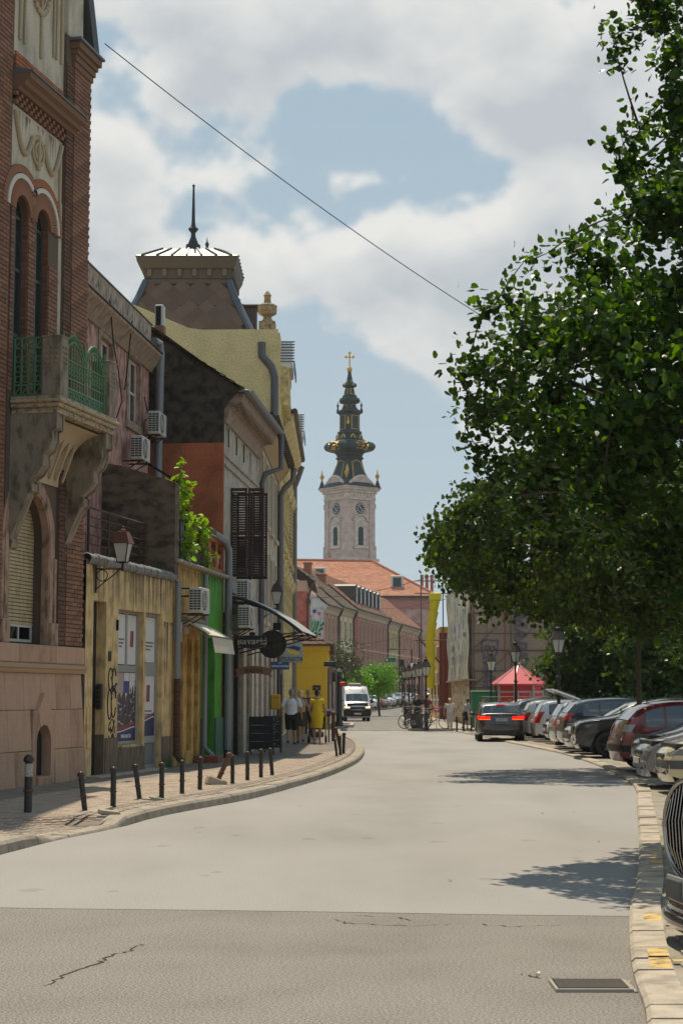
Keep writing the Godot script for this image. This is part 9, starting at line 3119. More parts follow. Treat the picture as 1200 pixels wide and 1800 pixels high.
func person(label: String, T: Transform3D, p: Dictionary) -> Node3D:
	var v := thing("person", label, "person", T, "")
	var H: float = p.get("h", 1.75)
	var k := H / 1.75
	var w: float = p.get("build", 1.0)
	var fem: bool = p.get("woman", false)
	var st: float = p.get("stride", 0.25)
	var lean: float = p.get("lean", 0.0)      # forward is -z
	var cell: float = p.get("cell", 0.024)
	var V := func(x: float, y: float, z: float) -> Vector3: return Vector3(x, y, z) * k
	var hipw := 0.095
	var shw := (0.165 if fem else 0.19) * w
	var pelvis: Vector3 = V.call(0, 0.95, 0)
	var chest: Vector3 = V.call(0, 1.28, -lean * 0.5)
	var neck: Vector3 = V.call(0, 1.47, -lean * 0.9 + 0.01)
	var head: Vector3 = V.call(0.0, 1.635, -lean * 1.15 - 0.01)
	var legs := []
	for s in [-1.0, 1.0]:
		var fwd: float = s * st * 0.5 * p.get("lead", 1.0)
		var hip: Vector3 = V.call(s * hipw, 0.92, 0)
		var ank: Vector3 = V.call(s * hipw * 0.9, 0.085 + (0.06 if fwd < 0 and st > 0.1 else 0.0), -fwd)
		var knee: Vector3 = V.call(s * hipw * 0.98, 0.50, -fwd * 0.5 - 0.035 - (0.05 if fwd < 0 and st > 0.1 else 0.0))
		var toe: Vector3 = ank + V.call(s * 0.02, -0.05 - (0.02 if fwd < 0 else 0.0), -0.15)
		legs.append([hip, knee, ank, toe])
	var arms := []
	var ar: Array = p.get("arms", [[Vector3(-0.07, -0.27, 0.03), Vector3(-0.08, -0.52, -0.04)], [Vector3(0.07, -0.27, -0.02), Vector3(0.08, -0.52, -0.08)]])
	for n in 2:
		var s := -1.0 if n == 0 else 1.0
		var sh: Vector3 = V.call(s * shw, 1.40, -lean * 0.8)
		arms.append([sh, sh + ar[n][0] * k, sh + ar[n][1] * k])
	var bones := [[pelvis, V.call(0, 1.08, -lean * 0.2), 0.125 * k * w, 0.11 * k * w, Vector3(1.15, 1, 0.9)], [V.call(0, 1.08, -lean * 0.2), chest, 0.115 * k * w, 0.13 * k * w, Vector3(1.15, 1, 0.85)], [chest, V.call(0, 1.40, -lean * 0.8), 0.125 * k * w, 0.075 * k, Vector3(1.2, 1, 0.8)], [neck - V.call(0, 0.04, 0), head - V.call(0, 0.06, 0), 0.052 * k, 0.05 * k],
		[head - V.call(0, 0.035, 0.01), head + V.call(0, 0.03, 0.012), 0.073 * k, 0.082 * k, Vector3(0.9, 1, 1.05)], [head + V.call(0, -0.075, -0.045), head + V.call(0, -0.05, -0.03), 0.042 * k, 0.05 * k],
		[head + V.call(0, -0.015, -0.09), head + V.call(0, -0.035, -0.105), 0.012 * k, 0.016 * k]]
	for s in [-1.0, 1.0]: bones.append([head + V.call(s * 0.076, 0.01, 0.01), head + V.call(s * 0.076, -0.03, 0.0), 0.014 * k, 0.011 * k])
	for l in legs:
		bones.append([l[0], l[1], 0.082 * k * w, 0.054 * k]); bones.append([l[1], l[2], 0.056 * k, 0.036 * k]); bones.append([l[1] + V.call(0, -0.1, 0.015), l[1] + V.call(0, -0.2, 0.012), 0.054 * k, 0.045 * k]); bones.append([l[2] + V.call(0, -0.04, 0.03), l[3], 0.036 * k, 0.03 * k])
	for a in arms:
		bones.append([a[0], a[1], 0.05 * k * w, 0.04 * k]); bones.append([a[1], a[2], 0.04 * k, 0.027 * k])
		var dir: Vector3 = (a[2] - a[1]).normalized()
		bones.append([a[2], a[2] + dir * 0.075 * k, 0.028 * k, 0.034 * k])
	var g := blob(bones, cell)
	for a in arms:
		var dir: Vector3 = (a[2] - a[1]).normalized()
		var sd: Vector3 = dir.cross(Vector3.RIGHT)
		sd = sd.normalized() if sd.length() > 0.1 else Vector3.BACK
		var curl: Vector3 = sd.cross(dir)
		var inw: float = -1.0 if a[0].x < 0 else 1.0
		for n in 4:
			var b: Vector3 = a[2] + dir * 0.085 * k + sd * (n - 1.5) * 0.019 * k
			var len2: float = [0.065, 0.075, 0.07, 0.055][n] * k
			g.tube([b, b + dir * len2 * 0.55, b + dir * len2 * 0.95 - curl * inw * 0.02 * k], 0.0095 * k, 5, 0.007 * k)
		var tb: Vector3 = a[2] + dir * 0.035 * k - sd * 0.028 * k
		g.tube([tb, tb + (dir * 0.7 - sd * 0.7) * 0.04 * k, tb + (dir * 0.9 - sd * 0.5) * 0.065 * k], 0.011 * k, 5, 0.008 * k)
	put("body", g, p.get("skin", mat("skin", 0.42, 0.22, 0.14, 0.6)), v, 1.2)
	if p.get("faces_viewer", false):
		for s in [-1.0, 1.0]:
			g = Geo.new()
			g.ball(head + V.call(s * 0.032, 0.01, -0.083), Vector3(0.012, 0.008, 0.008) * k, 6)
			put("eye", g, mat("eye_dark", 0.03, 0.02, 0.015, 0.4), v)
		g = Geo.new()
		g.ball(head + V.call(0, -0.065, -0.088), Vector3(0.022, 0.006, 0.01) * k, 6)
		put("mouth", g, mat("lip", 0.30, 0.11, 0.09, 0.5), v)
	if p.has("hair"):
		var hb := [[head + V.call(0, 0.03, 0.03), head + V.call(0, 0.045, 0.0), 0.088 * k, 0.086 * k, Vector3(0.95, 1, 1.02)], [head + V.call(0, -0.03, 0.05), head + V.call(0, 0.02, 0.035), 0.062 * k, 0.08 * k]]
		if p.get("long", false):
			hb.append([head + V.call(0, 0.02, 0.03), head + V.call(0, -0.09, 0.055), 0.10 * k, 0.075 * k])
			for s in [-1.0, 1.0]: hb.append([head + V.call(s * 0.06, 0.03, 0.02), head + V.call(s * 0.07, -0.07, 0.02), 0.05 * k, 0.035 * k])
		if p.get("bun", false): hb.append([head + V.call(0, 0.10, 0.06), head + V.call(0, 0.12, 0.07), 0.045 * k, 0.045 * k])
		put("hair", blob(hb, 0.018, 0.02), p.hair, v, 1.2)
	if p.has("cap"):
		var cb := [[head + V.call(0, 0.04, 0.01), head + V.call(0, 0.06, 0.0), 0.09 * k, 0.085 * k], [head + V.call(-0.03, 0.045, -0.10), head + V.call(0.03, 0.045, -0.10), 0.03 * k, 0.03 * k, Vector3(1.4, 0.35, 1.6)]]
		put("cap", blob(cb, 0.018, 0.02), p.cap, v, 1.2)
	var sb := []
	for l in legs: sb.append([l[2] + V.call(0, -0.045, 0.035), l[3] + V.call(0, 0.0, -0.02), 0.045 * k, 0.04 * k, Vector3(1.0, 0.85, 1.0)])
	put("shoe", blob(sb, 0.02, 0.02), p.get("shoes", mat("shoe_dark", 0.05, 0.04, 0.035, 0.6)), v, 1.2)
	if p.has("shirt"):
		var cl := [[pelvis + V.call(0, 0.02, 0), V.call(0, 1.1, -lean * 0.2), 0.142 * k * w, 0.128 * k * w, Vector3(1.18, 1, 0.95)], [V.call(0, 1.08, -lean * 0.2), chest, 0.132 * k * w, 0.145 * k * w, Vector3(1.18, 1, 0.9)], [chest, V.call(0, 1.40, -lean * 0.8), 0.142 * k * w, 0.085 * k, Vector3(1.25, 1, 0.85)]]
		var sl: float = p.get("sleeve", 0.65)
		for a in arms:
			if sl > 0.05: cl.append([a[0], a[0].lerp(a[1], minf(sl, 1.0)), 0.068 * k * w, 0.062 * k * w])
			if sl > 1.0: cl.append([a[1], a[1].lerp(a[2], sl - 1.0), 0.055 * k, 0.045 * k])
		put("shirt", blob(cl, cell, 0.03), p.shirt, v, 1.0)
	if p.has("legwear"):
		var cl := [[pelvis - V.call(0, 0.06, 0), pelvis + V.call(0, 0.05, 0), 0.142 * k * w, 0.135 * k * w, Vector3(1.15, 1, 0.95)]]
		var down: float = p.get("leg_len", 1.0)
		for l in legs:
			cl.append([l[0], l[0].lerp(l[1], minf(down, 1.0)), 0.105 * k * w, 0.085 * k * w])
			if down > 1.0: cl.append([l[1], l[1].lerp(l[2], down - 1.0), 0.082 * k, 0.065 * k])
		put("legwear", blob(cl, cell, 0.03), p.legwear, v, 1.0)
	if p.has("dress") or p.has("skirt"):
		var rings := []
		var prof: Array = [[1.43, 0.105, 0.07], [1.40, 0.175, 0.095], [1.30, 0.185, 0.125], [1.12, 0.155, 0.115], [1.02, 0.175, 0.13], [0.90, 0.205, 0.15], [0.70, 0.20, 0.145], [0.55, 0.185, 0.14], [0.50, 0.18, 0.135]]
		if p.has("skirt"): prof = [[1.06, 0.155, 0.115], [0.98, 0.185, 0.14], [0.85, 0.20, 0.15], [0.65, 0.20, 0.15], [0.55, 0.20, 0.15]]
		for r in prof:
			var ring := []
			for n in 24:
				var a := TAU * n / 24
				var wob := 1.0 + (0.03 * sin(a * 5.0 + r[0] * 9.0) if r[0] < 0.95 else 0.0)
				ring.append(V.call(cos(a) * r[1] * w * wob, r[0], sin(a) * r[2] * w * wob - lean * maxf(0, (r[0] - 0.95)) * 1.6))
			rings.append(ring)
		g = Geo.new()
		g.loft(rings)
		put("dress" if p.has("dress") else "skirt", g, p.get("dress", p.get("skirt")), v, 1.2)
		if p.has("dress"):
			var cl := []
			for a in arms: cl.append([a[0] + Vector3(0, 0.0, 0), a[0].lerp(a[1], 0.28), 0.066 * k, 0.062 * k])
			put("sleeve", blob(cl, 0.02, 0.02), p.dress, v, 1.0)
	return v


func people():
	var T := func(x: float, d: float, turn: float) -> Transform3D: return Transform3D(Basis(Vector3.UP, deg_to_rad(turn)), G3(x, d, 0.135))
	var cot := func(key: String, r: float, g: float, b: float) -> Material: return mat("cloth_" + key, r, g, b, 0.9, {"tex": "grain", "scale": 3.0})
	person("stocky grey haired man in white tee and black shorts walking away", T.call(-1.60, 54.9, -4), {"h": 1.76, "build": 1.17, "stride": 0.30, "shirt": cot.call("white", 0.70, 0.69, 0.72), "legwear": cot.call("black", 0.012, 0.012, 0.014), "leg_len": 0.92, "hair": mat("hair_grey", 0.24, 0.21, 0.18, 0.7), "skin": mat("skin_tan", 0.42, 0.21, 0.12, 0.6), "shoes": mat("sandal", 0.06, 0.035, 0.025, 0.7), "arms": [[Vector3(-0.08, -0.28, 0.04), Vector3(-0.07, -0.54, 0.0)], [Vector3(0.09, -0.27, 0.03), Vector3(0.10, -0.50, -0.08)]]})
	person("blonde woman in beige top and dark skirt beside the man in white", T.call(-1.34, 56.4, -2), {"h": 1.74, "woman": true, "stride": 0.34, "lead": -1.0, "shirt": cot.call("beige", 0.42, 0.33, 0.20), "sleeve": 0.0, "skirt": cot.call("olive", 0.05, 0.045, 0.03), "hair": mat("hair_blond", 0.62, 0.45, 0.22, 0.6), "long": true, "arms": [[Vector3(-0.06, -0.27, 0.03), Vector3(-0.06, -0.52, 0.0)], [Vector3(0.10, -0.26, -0.02), Vector3(0.16, -0.48, -0.06)]]})
	person("grey haired man in dark slate clothes walking ahead near the yellow wall", T.call(-1.30, 67.5, 0), {"h": 1.78, "stride": 0.35, "cell": 0.028, "shirt": cot.call("slate", 0.055, 0.065, 0.085), "legwear": cot.call("ink", 0.02, 0.02, 0.025), "leg_len": 1.9, "hair": mat("hair_grey", 0, 0, 0), "sleeve": 0.7})
	person("dark haired woman in bright yellow dress pushing a pram", T.call(-0.80, 56.4, -3), {"h": 1.74, "woman": true, "stride": 0.06, "dress": cot.call("yellow", 0.74, 0.50, 0.012), "hair": mat("hair_dark", 0.018, 0.013, 0.011, 0.5), "bun": true, "shoes": mat("pink_shoe", 0.5, 0.26, 0.22, 0.6), "arms": [[Vector3(-0.10, -0.26, 0.02), Vector3(-0.09, -0.42, -0.18)], [Vector3(0.10, -0.26, 0.02), Vector3(0.11, -0.42, -0.18)]]})
	pram()
	person("man in white cap and pale work clothes facing the viewer by the bicycle", T.call(5.02, 79.8, 172), {"h": 1.42, "cell": 0.026, "stride": 0.05, "shirt": cot.call("pale", 0.58, 0.50, 0.46), "legwear": cot.call("pale2", 0.50, 0.42, 0.38), "leg_len": 1.9, "sleeve": 0.55, "cap": mat("cap_white", 0.6, 0.57, 0.5, 0.8), "faces_viewer": true, "build": 1.1, "arms": [[Vector3(-0.10, -0.26, 0.02), Vector3(-0.03, -0.48, -0.08)], [Vector3(0.10, -0.26, 0.02), Vector3(0.10, -0.50, -0.05)]]})
	person("dark haired man in grey tee and black shorts bending by the scaffold", T.call(5.65, 78.8, -60), {"h": 1.42, "cell": 0.026, "stride": 0.2, "lean": 0.18, "shirt": cot.call("grey", 0.34, 0.31, 0.31), "legwear": cot.call("black", 0, 0, 0), "leg_len": 0.85, "hair": mat("hair_dark", 0, 0, 0), "skin": mat("skin_dark", 0.22, 0.12, 0.08, 0.6)})
	person("person in pale vest seen over the braking car before the green cabin", T.call(6.55, 79.6, -150), {"h": 1.5, "cell": 0.03, "shirt": cot.call("vest", 0.5, 0.42, 0.3), "legwear": cot.call("ink", 0, 0, 0), "leg_len": 1.9, "hair": mat("hair_brown", 0.08, 0.04, 0.02, 0.6), "sleeve": 0.0, "faces_viewer": true})
	person("red haired person in black among the bicycles", T.call(3.98, 90.0, 160), {"h": 1.6, "cell": 0.03, "shirt": cot.call("black", 0, 0, 0), "legwear": cot.call("ink", 0, 0, 0), "leg_len": 1.9, "hair": mat("hair_red", 0.30, 0.10, 0.03, 0.6), "long": true, "faces_viewer": true})
	person("person in maroon top walking behind the first lamp post", T.call(4.55, 91.5, 20), {"h": 1.6, "cell": 0.03, "shirt": cot.call("maroon", 0.14, 0.03, 0.03), "legwear": cot.call("ink", 0, 0, 0), "leg_len": 1.9, "hair": mat("hair_dark", 0, 0, 0)})
	person("person in navy bent over a bicycle at the kerb", T.call(3.45, 90.5, 70), {"h": 1.55, "cell": 0.03, "lean": 0.2, "shirt": cot.call("slate", 0, 0, 0), "legwear": cot.call("ink", 0, 0, 0), "leg_len": 1.9, "hair": mat("hair_brown", 0, 0, 0)})
	person("small distant person in a white top under the lamp posts", T.call(4.6, 118.0, 170), {"h": 1.7, "cell": 0.035, "shirt": cot.call("white", 0, 0, 0), "legwear": cot.call("ink", 0, 0, 0), "leg_len": 1.9, "hair": mat("hair_dark", 0, 0, 0), "faces_viewer": true})


func pram():
	var v := thing("pram", "black pram pushed by the woman in the yellow dress", "pram", Transform3D(Basis(), G3(-0.80, 57.1, 0.135)))
	var black := mat("pram_black", 0.018, 0.017, 0.018, 0.7)
	var g := Geo.new()
	for s in [-1.0, 1.0]:
		g.tube([Vector3(s * 0.26, 1.02, 0.42), Vector3(s * 0.26, 0.95, 0.35), Vector3(s * 0.27, 0.28, -0.35)], 0.016, 6)
		g.tube([Vector3(s * 0.27, 0.62, 0.05), Vector3(s * 0.27, 0.14, 0.30)], 0.016, 6)
	g.tube([Vector3(-0.26, 1.02, 0.42), Vector3(0.26, 1.02, 0.42)], 0.018, 6)
	put("frame", g, black, v)
	for q in [Vector3(-0.29, 0.12, 0.30), Vector3(0.29, 0.12, 0.30), Vector3(-0.27, 0.12, -0.36), Vector3(0.27, 0.12, -0.36)]:
		g = Geo.new()
		g.ring(q, 0.10, 0.03, Vector3(1, 0, 0), 16, 7)
		var w := put("wheel", g, mat("tyre"), v, 0.8)
		g = Geo.new()
		g.ball(q, Vector3(0.03, 0.07, 0.07), 8)
		put("hub", g, mat("meter_grey"), w)
	g = Geo.new()
	g.loft([[Vector3(-0.24, 0.75, 0.2), Vector3(0.24, 0.75, 0.2), Vector3(0.24, 0.45, 0.12), Vector3(-0.24, 0.45, 0.12)], [Vector3(-0.24, 0.72, -0.55), Vector3(0.24, 0.72, -0.55), Vector3(0.2, 0.42, -0.45), Vector3(-0.2, 0.42, -0.45)]], true, true)
	put("carry_cot", g, black, v)
	g = Geo.new()
	for k in 9:
		pass
	var rings := []
	for k in 8:
		var a := PI * 0.55 * k / 7
		var ring := []
		for m in 9:
			var b := PI * m / 8
			ring.append(Vector3(-0.25 * cos(b), 0.72 + 0.32 * sin(b) * cos(a * 0.9), -0.25 - 0.34 * sin(a) * sin(b) + 0.1))
		rings.append(ring)
	g.loft(rings, false)
	put("hood", g, black, v, 0.8)
	pbox("shopping_basket", mat("basket_grey", 0.06, 0.06, 0.065, 0.8), v, Vector3(0, 0.26, -0.02), Vector3(0.42, 0.16, 0.5), 0.03)
	g = Geo.new()
	g.ball(Vector3(0.36, 0.98, 0.30), Vector3(0.12, 0.12, 0.12), 10)
	put("bag", g, mat("bag_dark", 0.03, 0.03, 0.045, 0.7), v, 1.0)
	var hb := thing("hand_bag", "small pale bag held by the blonde woman", "bag", Transform3D(Basis(), G3(-1.00, 56.5, 0.62)))
	g = Geo.new()
	g.box(Vector3(0, 0.1, 0), Vector3(0.07, 0.22, 0.2), 0.03)
	g.ring(Vector3(0, 0.24, 0), 0.06, 0.008, Vector3(1, 0, 0), 12, 4)
	put("bag_body", g, mat("bag_pale", 0.4, 0.28, 0.24, 0.7), hb)


# ---- trees
func leaf_mesh(l: float, w: float) -> Mesh:
	var g := Geo.new()
	var half := [Vector2(0, 0.0), Vector2(0.28, 0.09), Vector2(0.50, -0.10), Vector2(0.53, -0.40), Vector2(0.36, -0.72), Vector2(0.10, -0.92), Vector2(0, -1.0)]
	for s in [-1.0, 1.0]:
		for k in half.size() - 1:
			var a: Vector2 = half[k]
			var b: Vector2 = half[k + 1]
			var za := absf(a.x) * 0.30 - 0.12 * a.y * a.y
			var zb := absf(b.x) * 0.30 - 0.12 * b.y * b.y
			g.tri(Vector3(0, -0.35 * l, -0.015 * l), Vector3(s * a.x * w * 1.15, a.y * l, za * w), Vector3(s * b.x * w * 1.15, b.y * l, zb * w))
	return g.mesh(1.2)


func leaf_spray(ms: Array, seed: int, reach: float) -> ArrayMesh:
	var r := RandomNumberGenerator.new()
	r.seed = seed
	var src := leaf_mesh(1.0, 0.9).surface_get_arrays(0)
	var out := ArrayMesh.new()
	for m in ms:
		var t := Transform3D(rand_basis(r, 0.55) * Basis.from_scale(Vector3.ONE * r.randf_range(0.75, 1.2)), Vector3(r.randfn(0, reach), r.randfn(0, reach * 0.6), r.randfn(0, reach)))
		var a := src.duplicate(true)
		var p: PackedVector3Array = a[Mesh.ARRAY_VERTEX]
		var n: PackedVector3Array = a[Mesh.ARRAY_NORMAL]
		for i in p.size():
			p[i] = t * p[i]
			n[i] = (t.basis * n[i]).normalized()
		a[Mesh.ARRAY_VERTEX] = p
		a[Mesh.ARRAY_NORMAL] = n
		out.add_surface_from_arrays(Mesh.PRIMITIVE_TRIANGLES, a)
		out.surface_set_material(out.get_surface_count() - 1, m)
	return out


func leaf_set(key: String, tone: Color, back: Color) -> Array:
	var ms := []
	var k := 0
	for q in [[0.8, 0.9, 0.7], [1.0, 1.0, 1.0], [1.12, 1.1, 1.15], [0.85, 1.05, 0.55], [1.15, 1.12, 1.35]]:
		ms.append(mat("leaf_%s_%d" % [key, k], tone.r * q[0], tone.g * q[1], tone.b, 0.40, {"back": Color(back.r * q[2] * q[0], back.g * q[2], back.b * q[2]), "spec": 0.3}))
		k += 1
	return ms


func rand_basis(r: RandomNumberGenerator, flat: float) -> Basis:
	return Basis(Vector3.UP, r.randf() * TAU) * Basis(Vector3.RIGHT, -PI / 2 * flat + r.randfn(0.25, 0.55)) * Basis(Vector3.BACK, r.randfn(0, 0.6))


func limb(g: Geo, a: Vector3, b: Vector3, r0: float, r1: float, sag := 0.3, r: RandomNumberGenerator = rng) -> Array:
	var pts := []
	var bow := Vector3(r.randf_range(-0.25, 0.25), sag, r.randf_range(-0.25, 0.25)) * (b - a).length() * 0.35
	for k in 8:
		var t := k / 7.0
		pts.append(a.lerp(b, t) + bow * 4 * t * (1 - t) * 0.6)
	g.tube(pts, r0, 7, r1)
	return pts


func tree(label: String, base: Vector3, fork: Vector3, girth: float, lo: Vector3, hi: Vector3, inside: Callable, targets: Array, twigs: int, per: int, size: float, tone: Color, seed: int, glow: Color, parts := 0, spread := 0.30, group := "") -> Node3D:
	var r := RandomNumberGenerator.new()
	r.seed = seed
	var v := thing("linden_tree", label, "tree", Transform3D(), group)
	var g := Geo.new()
	limb(g, base - Vector3(0, 0.2, 0), fork, girth, girth * 0.72, 0.05, r)
	var heads := []
	for k in 9:
		var p := Vector3(r.randf_range(lo.x, hi.x), r.randf_range(lerpf(lo.y, hi.y, 0.3), hi.y), r.randf_range(lo.z, hi.z)).lerp((lo + hi) / 2, 0.35)
		heads.append_array(limb(g, fork, p, girth * 0.5, girth * 0.12, 0.15, r).slice(2))
	var ends := targets.duplicate()
	var tries := 0
	while ends.size() < twigs and tries < twigs * 40:
		tries += 1
		var p := Vector3(r.randf_range(lo.x, hi.x), r.randf_range(lo.y, hi.y), r.randf_range(lo.z, hi.z))
		if inside.call(p): ends.append(p)
	var xf := []
	for e in ends:
		var best: Vector3 = fork
		for h in heads:
			if (h - e).length_squared() < (best - e).length_squared(): best = h
		var from := best.lerp(e, 0.0 if (best - e).length() < 1.3 else 1.0 - 1.3 / (best - e).length())
		limb(g, best, e.lerp(best, 0.22), 0.007 + 0.005 * (best - e).length(), 0.002, 0.12, r)
		if (best - e).length() > 0.1 and heads.size() < 500: heads.append(best.lerp(e, 0.6))
		for k in per:
			var t := pow(r.randf(), 0.8)
			var p := from.lerp(e, t) + Vector3(r.randfn(0, spread * 0.5), r.randfn(-0.04, spread * 0.35), r.randfn(0, spread * 0.5)) * (0.55 + 0.5 * t)
			var sc := size * r.randf_range(0.7, 1.15)
			xf.append(Transform3D(Basis(Vector3.UP, r.randf() * TAU) * Basis(Vector3.RIGHT, r.randfn(0, 0.4)) * Basis.from_scale(Vector3(sc, sc, sc)), p))
	put("trunk", g, mat("linden_bark", 0.055, 0.045, 0.036, 0.9, {"tex": "grain", "scale": 2.0}), v, 0.8)
	var ms := leaf_set(str(seed), tone, glow)
	if parts > 0:
		xf.sort_custom(func(a, b): return (a.origin - Vector3(1.6, 4.6, -14.5)).length_squared() < (b.origin - Vector3(1.6, 4.6, -14.5)).length_squared())
		var lm := leaf_mesh(1.0, 0.9)
		for i in parts:
			var o := MeshInstance3D.new()
			o.mesh = lm
			o.material_override = ms[r.randi() % ms.size()]
			o.name = "leaf"
			v.add_child(o, true)
			var t: Transform3D = xf[i / 5]
			o.transform = Transform3D(rand_basis(r, 0.55) * Basis.from_scale(Vector3.ONE * size * r.randf_range(0.7, 1.2)), t.origin + Vector3(r.randfn(0, 0.08), r.randfn(0, 0.05), r.randfn(0, 0.08)))
		xf = xf.slice(parts / 5)
	many("leaf_mass", leaf_spray(ms, seed, 0.95), null, xf, [], v)
	return v


func trees():
	var left := [[1.9, 3.75], [3.0, 2.8], [3.6, 2.05], [3.8, 1.55], [4.3, 1.35], [5.0, 1.28], [5.4, 1.05], [5.8, 1.5], [6.2, 1.7], [6.66, 2.2], [7.2, 2.85], [7.9, 3.05], [8.3, 3.4], [8.5, 4.2], [8.85, 4.2], [9.0, 3.0], [9.6, 2.9], [10.4, 4.2]]
	var lx := func(y: float) -> float:
		for i in left.size() - 1:
			if y >= left[i][0] and y <= left[i + 1][0]: return lerpf(left[i][1], left[i + 1][1], (y - left[i][0]) / (left[i + 1][0] - left[i][0]))
		return 9.0
	var n := FastNoiseLite.new()
	n.seed = 31; n.frequency = 0.55
	var in1 := func(p: Vector3) -> bool:
		var edge: float = lx.call(p.y)
		edge += 1.3 * pow((-p.z - 18.0) / 3.0, 2) + 0.2
		if p.x < edge or p.y < 1.9: return false
		if p.x > 4.4 and (int(p.x * 7919.0) % 3) != 0: return false
		return n.get_noise_3dv(p) > -0.3
	var t1 := [Vector3(1.04, 5.41, -18.0), Vector3(1.2, 5.3, -18.1), Vector3(1.35, 5.2, -17.9), Vector3(1.22, 5.0, -18.0), Vector3(1.4, 4.85, -18.2), Vector3(1.3, 4.3, -18.0), Vector3(1.5, 4.15, -17.8), Vector3(1.6, 6.15, -18.0), Vector3(1.75, 5.95, -18.2), Vector3(2.2, 6.65, -18.0), Vector3(2.4, 6.5, -17.9), Vector3(2.7, 6.8, -18.1), Vector3(3.0, 7.85, -18.0), Vector3(3.05, 7.35, -18.0), Vector3(3.35, 8.0, -17.9), Vector3(2.85, 9.3, -18.0), Vector3(3.0, 9.05, -18.1), Vector3(3.25, 9.0, -17.9), Vector3(3.5, 9.1, -18.0), Vector3(3.7, 8.95, -18.1), Vector3(3.4, 9.4, -18.2), Vector3(1.6, 3.85, -18.0), Vector3(2.1, 3.65, -18.0)]
	tree("big leafy linden overhanging the right kerb, nearest tree to the viewer", Vector3(6.6, 0, -19.0), Vector3(6.0, 3.2, -18.8), 0.24, Vector3(1.0, 1.9, -22.4), Vector3(9.0, 10.2, -14.8), in1, t1, 1900, 8, 0.090, Color(0.026, 0.047, 0.008), 101, Color(0.24, 0.38, 0.025), 300, 0.21)
	var n2 := FastNoiseLite.new()
	n2.seed = 8; n2.frequency = 0.4
	var in2 := func(p: Vector3) -> bool:
		var q := (p - Vector3(6.6, 5.2, -38.5)) / Vector3(4.9, 2.3, 4.4)
		if p.x > 7.5 and p.y > 5.0: return false
		return q.length() < 1.0 and p.y > 3.5 - (p.x - 4.2) * 0.28 and n2.get_noise_3dv(p) > -0.18
	var t2 := [Vector3(2.05, 5.4, -36), Vector3(2.3, 5.3, -36.2), Vector3(2.5, 5.55, -36), Vector3(1.85, 4.72, -36), Vector3(2.1, 4.65, -36.1), Vector3(2.4, 4.75, -36), Vector3(1.95, 4.4, -36), Vector3(2.3, 4.2, -36.1), Vector3(2.6, 4.05, -36), Vector3(2.9, 3.85, -36.2), Vector3(3.3, 3.75, -36), Vector3(3.8, 3.6, -36), Vector3(2.8, 5.9, -36.2), Vector3(3.1, 6.05, -36.1), Vector3(3.4, 6.15, -36), Vector3(2.7, 5.0, -36), Vector3(3.0, 4.5, -36)]
	tree("second linden with a low reaching branch, between the near tree and the netted house", Vector3(7.5, 0, -43.0), Vector3(7.2, 3.2, -41.5), 0.075, Vector3(1.8, 2.4, -43), Vector3(10.5, 8.0, -34), in2, t2, 1100, 8, 0.10, Color(0.042, 0.058, 0.012), 202, Color(0.27, 0.37, 0.04), 0, 0.33)
	var specs := [["dark full linden beside the right edge of the netted house", Vector3(10.2, 0.9, -70), Vector3(2.6, 4.6, 2.6), 303], ["dark linden behind the dark grey crossover, deep in shade", Vector3(12.6, 0.9, -63), Vector3(2.8, 4.8, 2.8), 404], ["dark linden farthest right behind the red hatchback's roof", Vector3(12.4, 0.9, -52), Vector3(2.8, 4.8, 2.8), 505]]
	for s in specs:
		var c: Vector3 = s[1] + Vector3(0, s[2].y * 0.62, 0)
		var rad: Vector3 = s[2]
		var in3 := func(p: Vector3) -> bool:
			return ((p - c) / Vector3(rad.x, rad.y * 0.62, rad.z)).length() < 1.0 and n2.get_noise_3dv(p * 0.8) > -0.25
		tree(s[0], s[1] * Vector3(1, 0, 1), s[1] + Vector3(0, 1.6, 0), 0.2, c - Vector3(rad.x, rad.y * 0.62, rad.z), c + Vector3(rad.x, rad.y * 0.62, rad.z), in3, [], 620, 6, 0.15, Color(0.045, 0.075, 0.015), s[3], Color(0.26, 0.36, 0.04), 0, 0.42, "dark lindens behind the parked cars")
	hedge("clipped dark hedge at the back of the parking bays", Vector3(17, 0.95, -58), Vector3(9, 0.95, 20), 5200, 0.14, Color(0.03, 0.06, 0.015), 61)
	hedge("low shrub with yellowing leaves before the red kiosk", Vector3(8.6, 0.95, -79.8), Vector3(1.3, 0.55, 0.5), 900, 0.09, Color(0.12, 0.16, 0.03), 62)
	street_ball("small round clipped street tree, bright green, right of the pair by the van", Vector3(3.1, 0, -140), 3.1, 1.5, Color(0.15, 0.27, 0.02), 71)
	street_ball("small clipped street tree, bright green, left of the pair by the van", Vector3(1.25, 0, -136), 2.9, 1.15, Color(0.17, 0.29, 0.025), 72)
	street_ball("thin olive street tree with loose branches left of the clipped ones", Vector3(0.2, 0, -128), 4.6, 1.7, Color(0.10, 0.105, 0.05), 73)


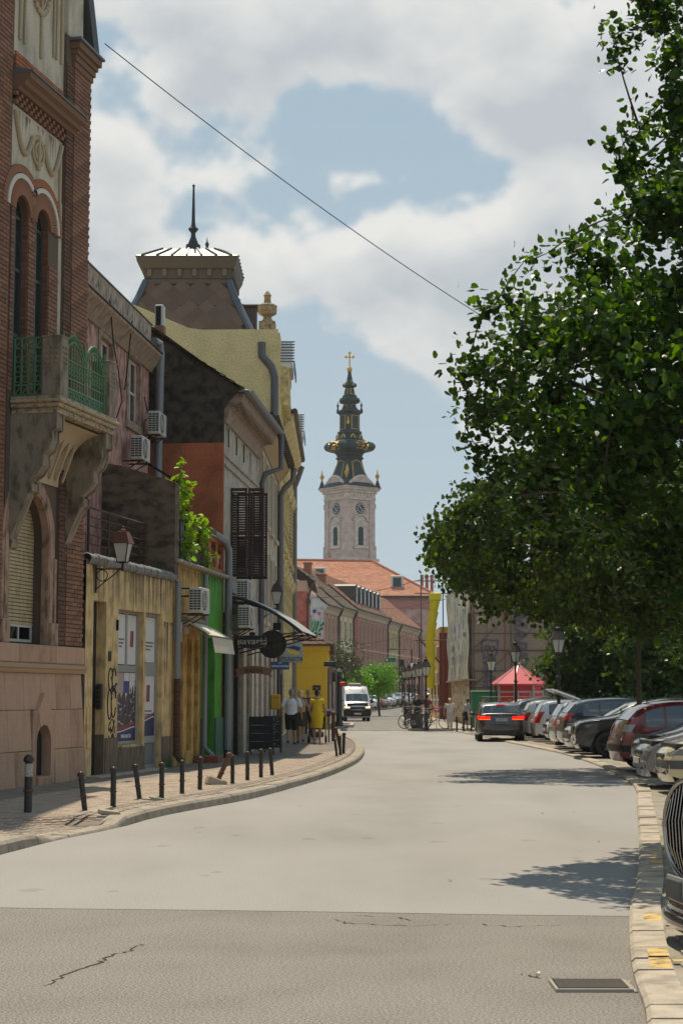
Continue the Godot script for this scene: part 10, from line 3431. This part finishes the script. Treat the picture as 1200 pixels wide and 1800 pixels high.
func hedge(label: String, c: Vector3, h: Vector3, count: int, size: float, tone: Color, seed: int):
	var r := RandomNumberGenerator.new()
	r.seed = seed
	var v := thing("shrub", label, "shrub", Transform3D(), "")
	var core := Geo.new()
	core.ball(c - Vector3(0, h.y * 0.2, 0), h * Vector3(0.86, 0.85, 0.86), 12)
	put("stem", core, mat("hedge_core", 0.012, 0.018, 0.008, 0.95), v)
	var xf := []
	var cols := []
	for k in count:
		var d := Vector3(r.randfn(0, 1), r.randfn(0, 1), r.randfn(0, 1)).normalized()
		d = Vector3(signf(d.x) * pow(absf(d.x), 0.6), signf(d.y) * pow(absf(d.y), 0.6), signf(d.z) * pow(absf(d.z), 0.6))
		var p := c + d * h * r.randf_range(0.75, 1.05)
		if p.y < 0.02: continue
		var s := size * r.randf_range(0.7, 1.3)
		xf.append(Transform3D(rand_basis(r, 0.5) * Basis.from_scale(Vector3(s, s, s)), p))
		var q := r.randf_range(0.7, 1.35)
		cols.append(Color(tone.r * q * r.randf_range(0.9, 1.4), tone.g * q, tone.b * q))
	many("leaves", leaf_mesh(1.0, 0.8), leaf_set("hedge%d" % seed, tone, tone * 4.0)[0], xf, [], v)


func street_ball(label: String, base: Vector3, high: float, rad: float, tone: Color, seed: int):
	var r := RandomNumberGenerator.new()
	r.seed = seed
	var v := thing("street_tree", label, "tree", Transform3D(Basis(), base), "small street trees far down on the left")
	var g := Geo.new()
	limb(g, Vector3.ZERO, Vector3(0, high - rad * 0.6, 0), 0.1, 0.07, 0.0, r)
	for k in 14:
		var d := Vector3(r.randfn(0, 1), r.randf_range(-0.2, 1.0), r.randfn(0, 1)).normalized() * rad * 0.9
		limb(g, Vector3(0, high - rad * 0.7, 0), Vector3(0, high - rad * 0.3, 0) + d, 0.035, 0.01, 0.1, r)
	put("trunk", g, mat("linden_bark"), v, 0.8)
	var xf := []
	var cols := []
	for b in 40:
		var d := Vector3(r.randfn(0, 1), r.randfn(0.15, 0.8), r.randfn(0, 1)).normalized() * rad * pow(r.randf(), 0.35)
		for k in (120 if tone.g > 0.2 else 40):
			var p := Vector3(0, high - rad * 0.2, 0) + d + Vector3(r.randfn(0, 0.2), r.randfn(0, 0.16), r.randfn(0, 0.2)) * rad
			var s := r.randf_range(0.10, 0.17)
			xf.append(Transform3D(rand_basis(r, 0.5) * Basis.from_scale(Vector3(s, s, s)), p))
			var q := r.randf_range(0.75, 1.3)
			cols.append(Color(tone.r * q, tone.g * q, tone.b * q))
	many("crown", leaf_mesh(1.0, 0.8), leaf_set("ball%d" % seed, tone, tone * 2.0)[1], xf, [], v)


func rnd(a: float, b: float) -> float:
	return rng.randf_range(a, b)
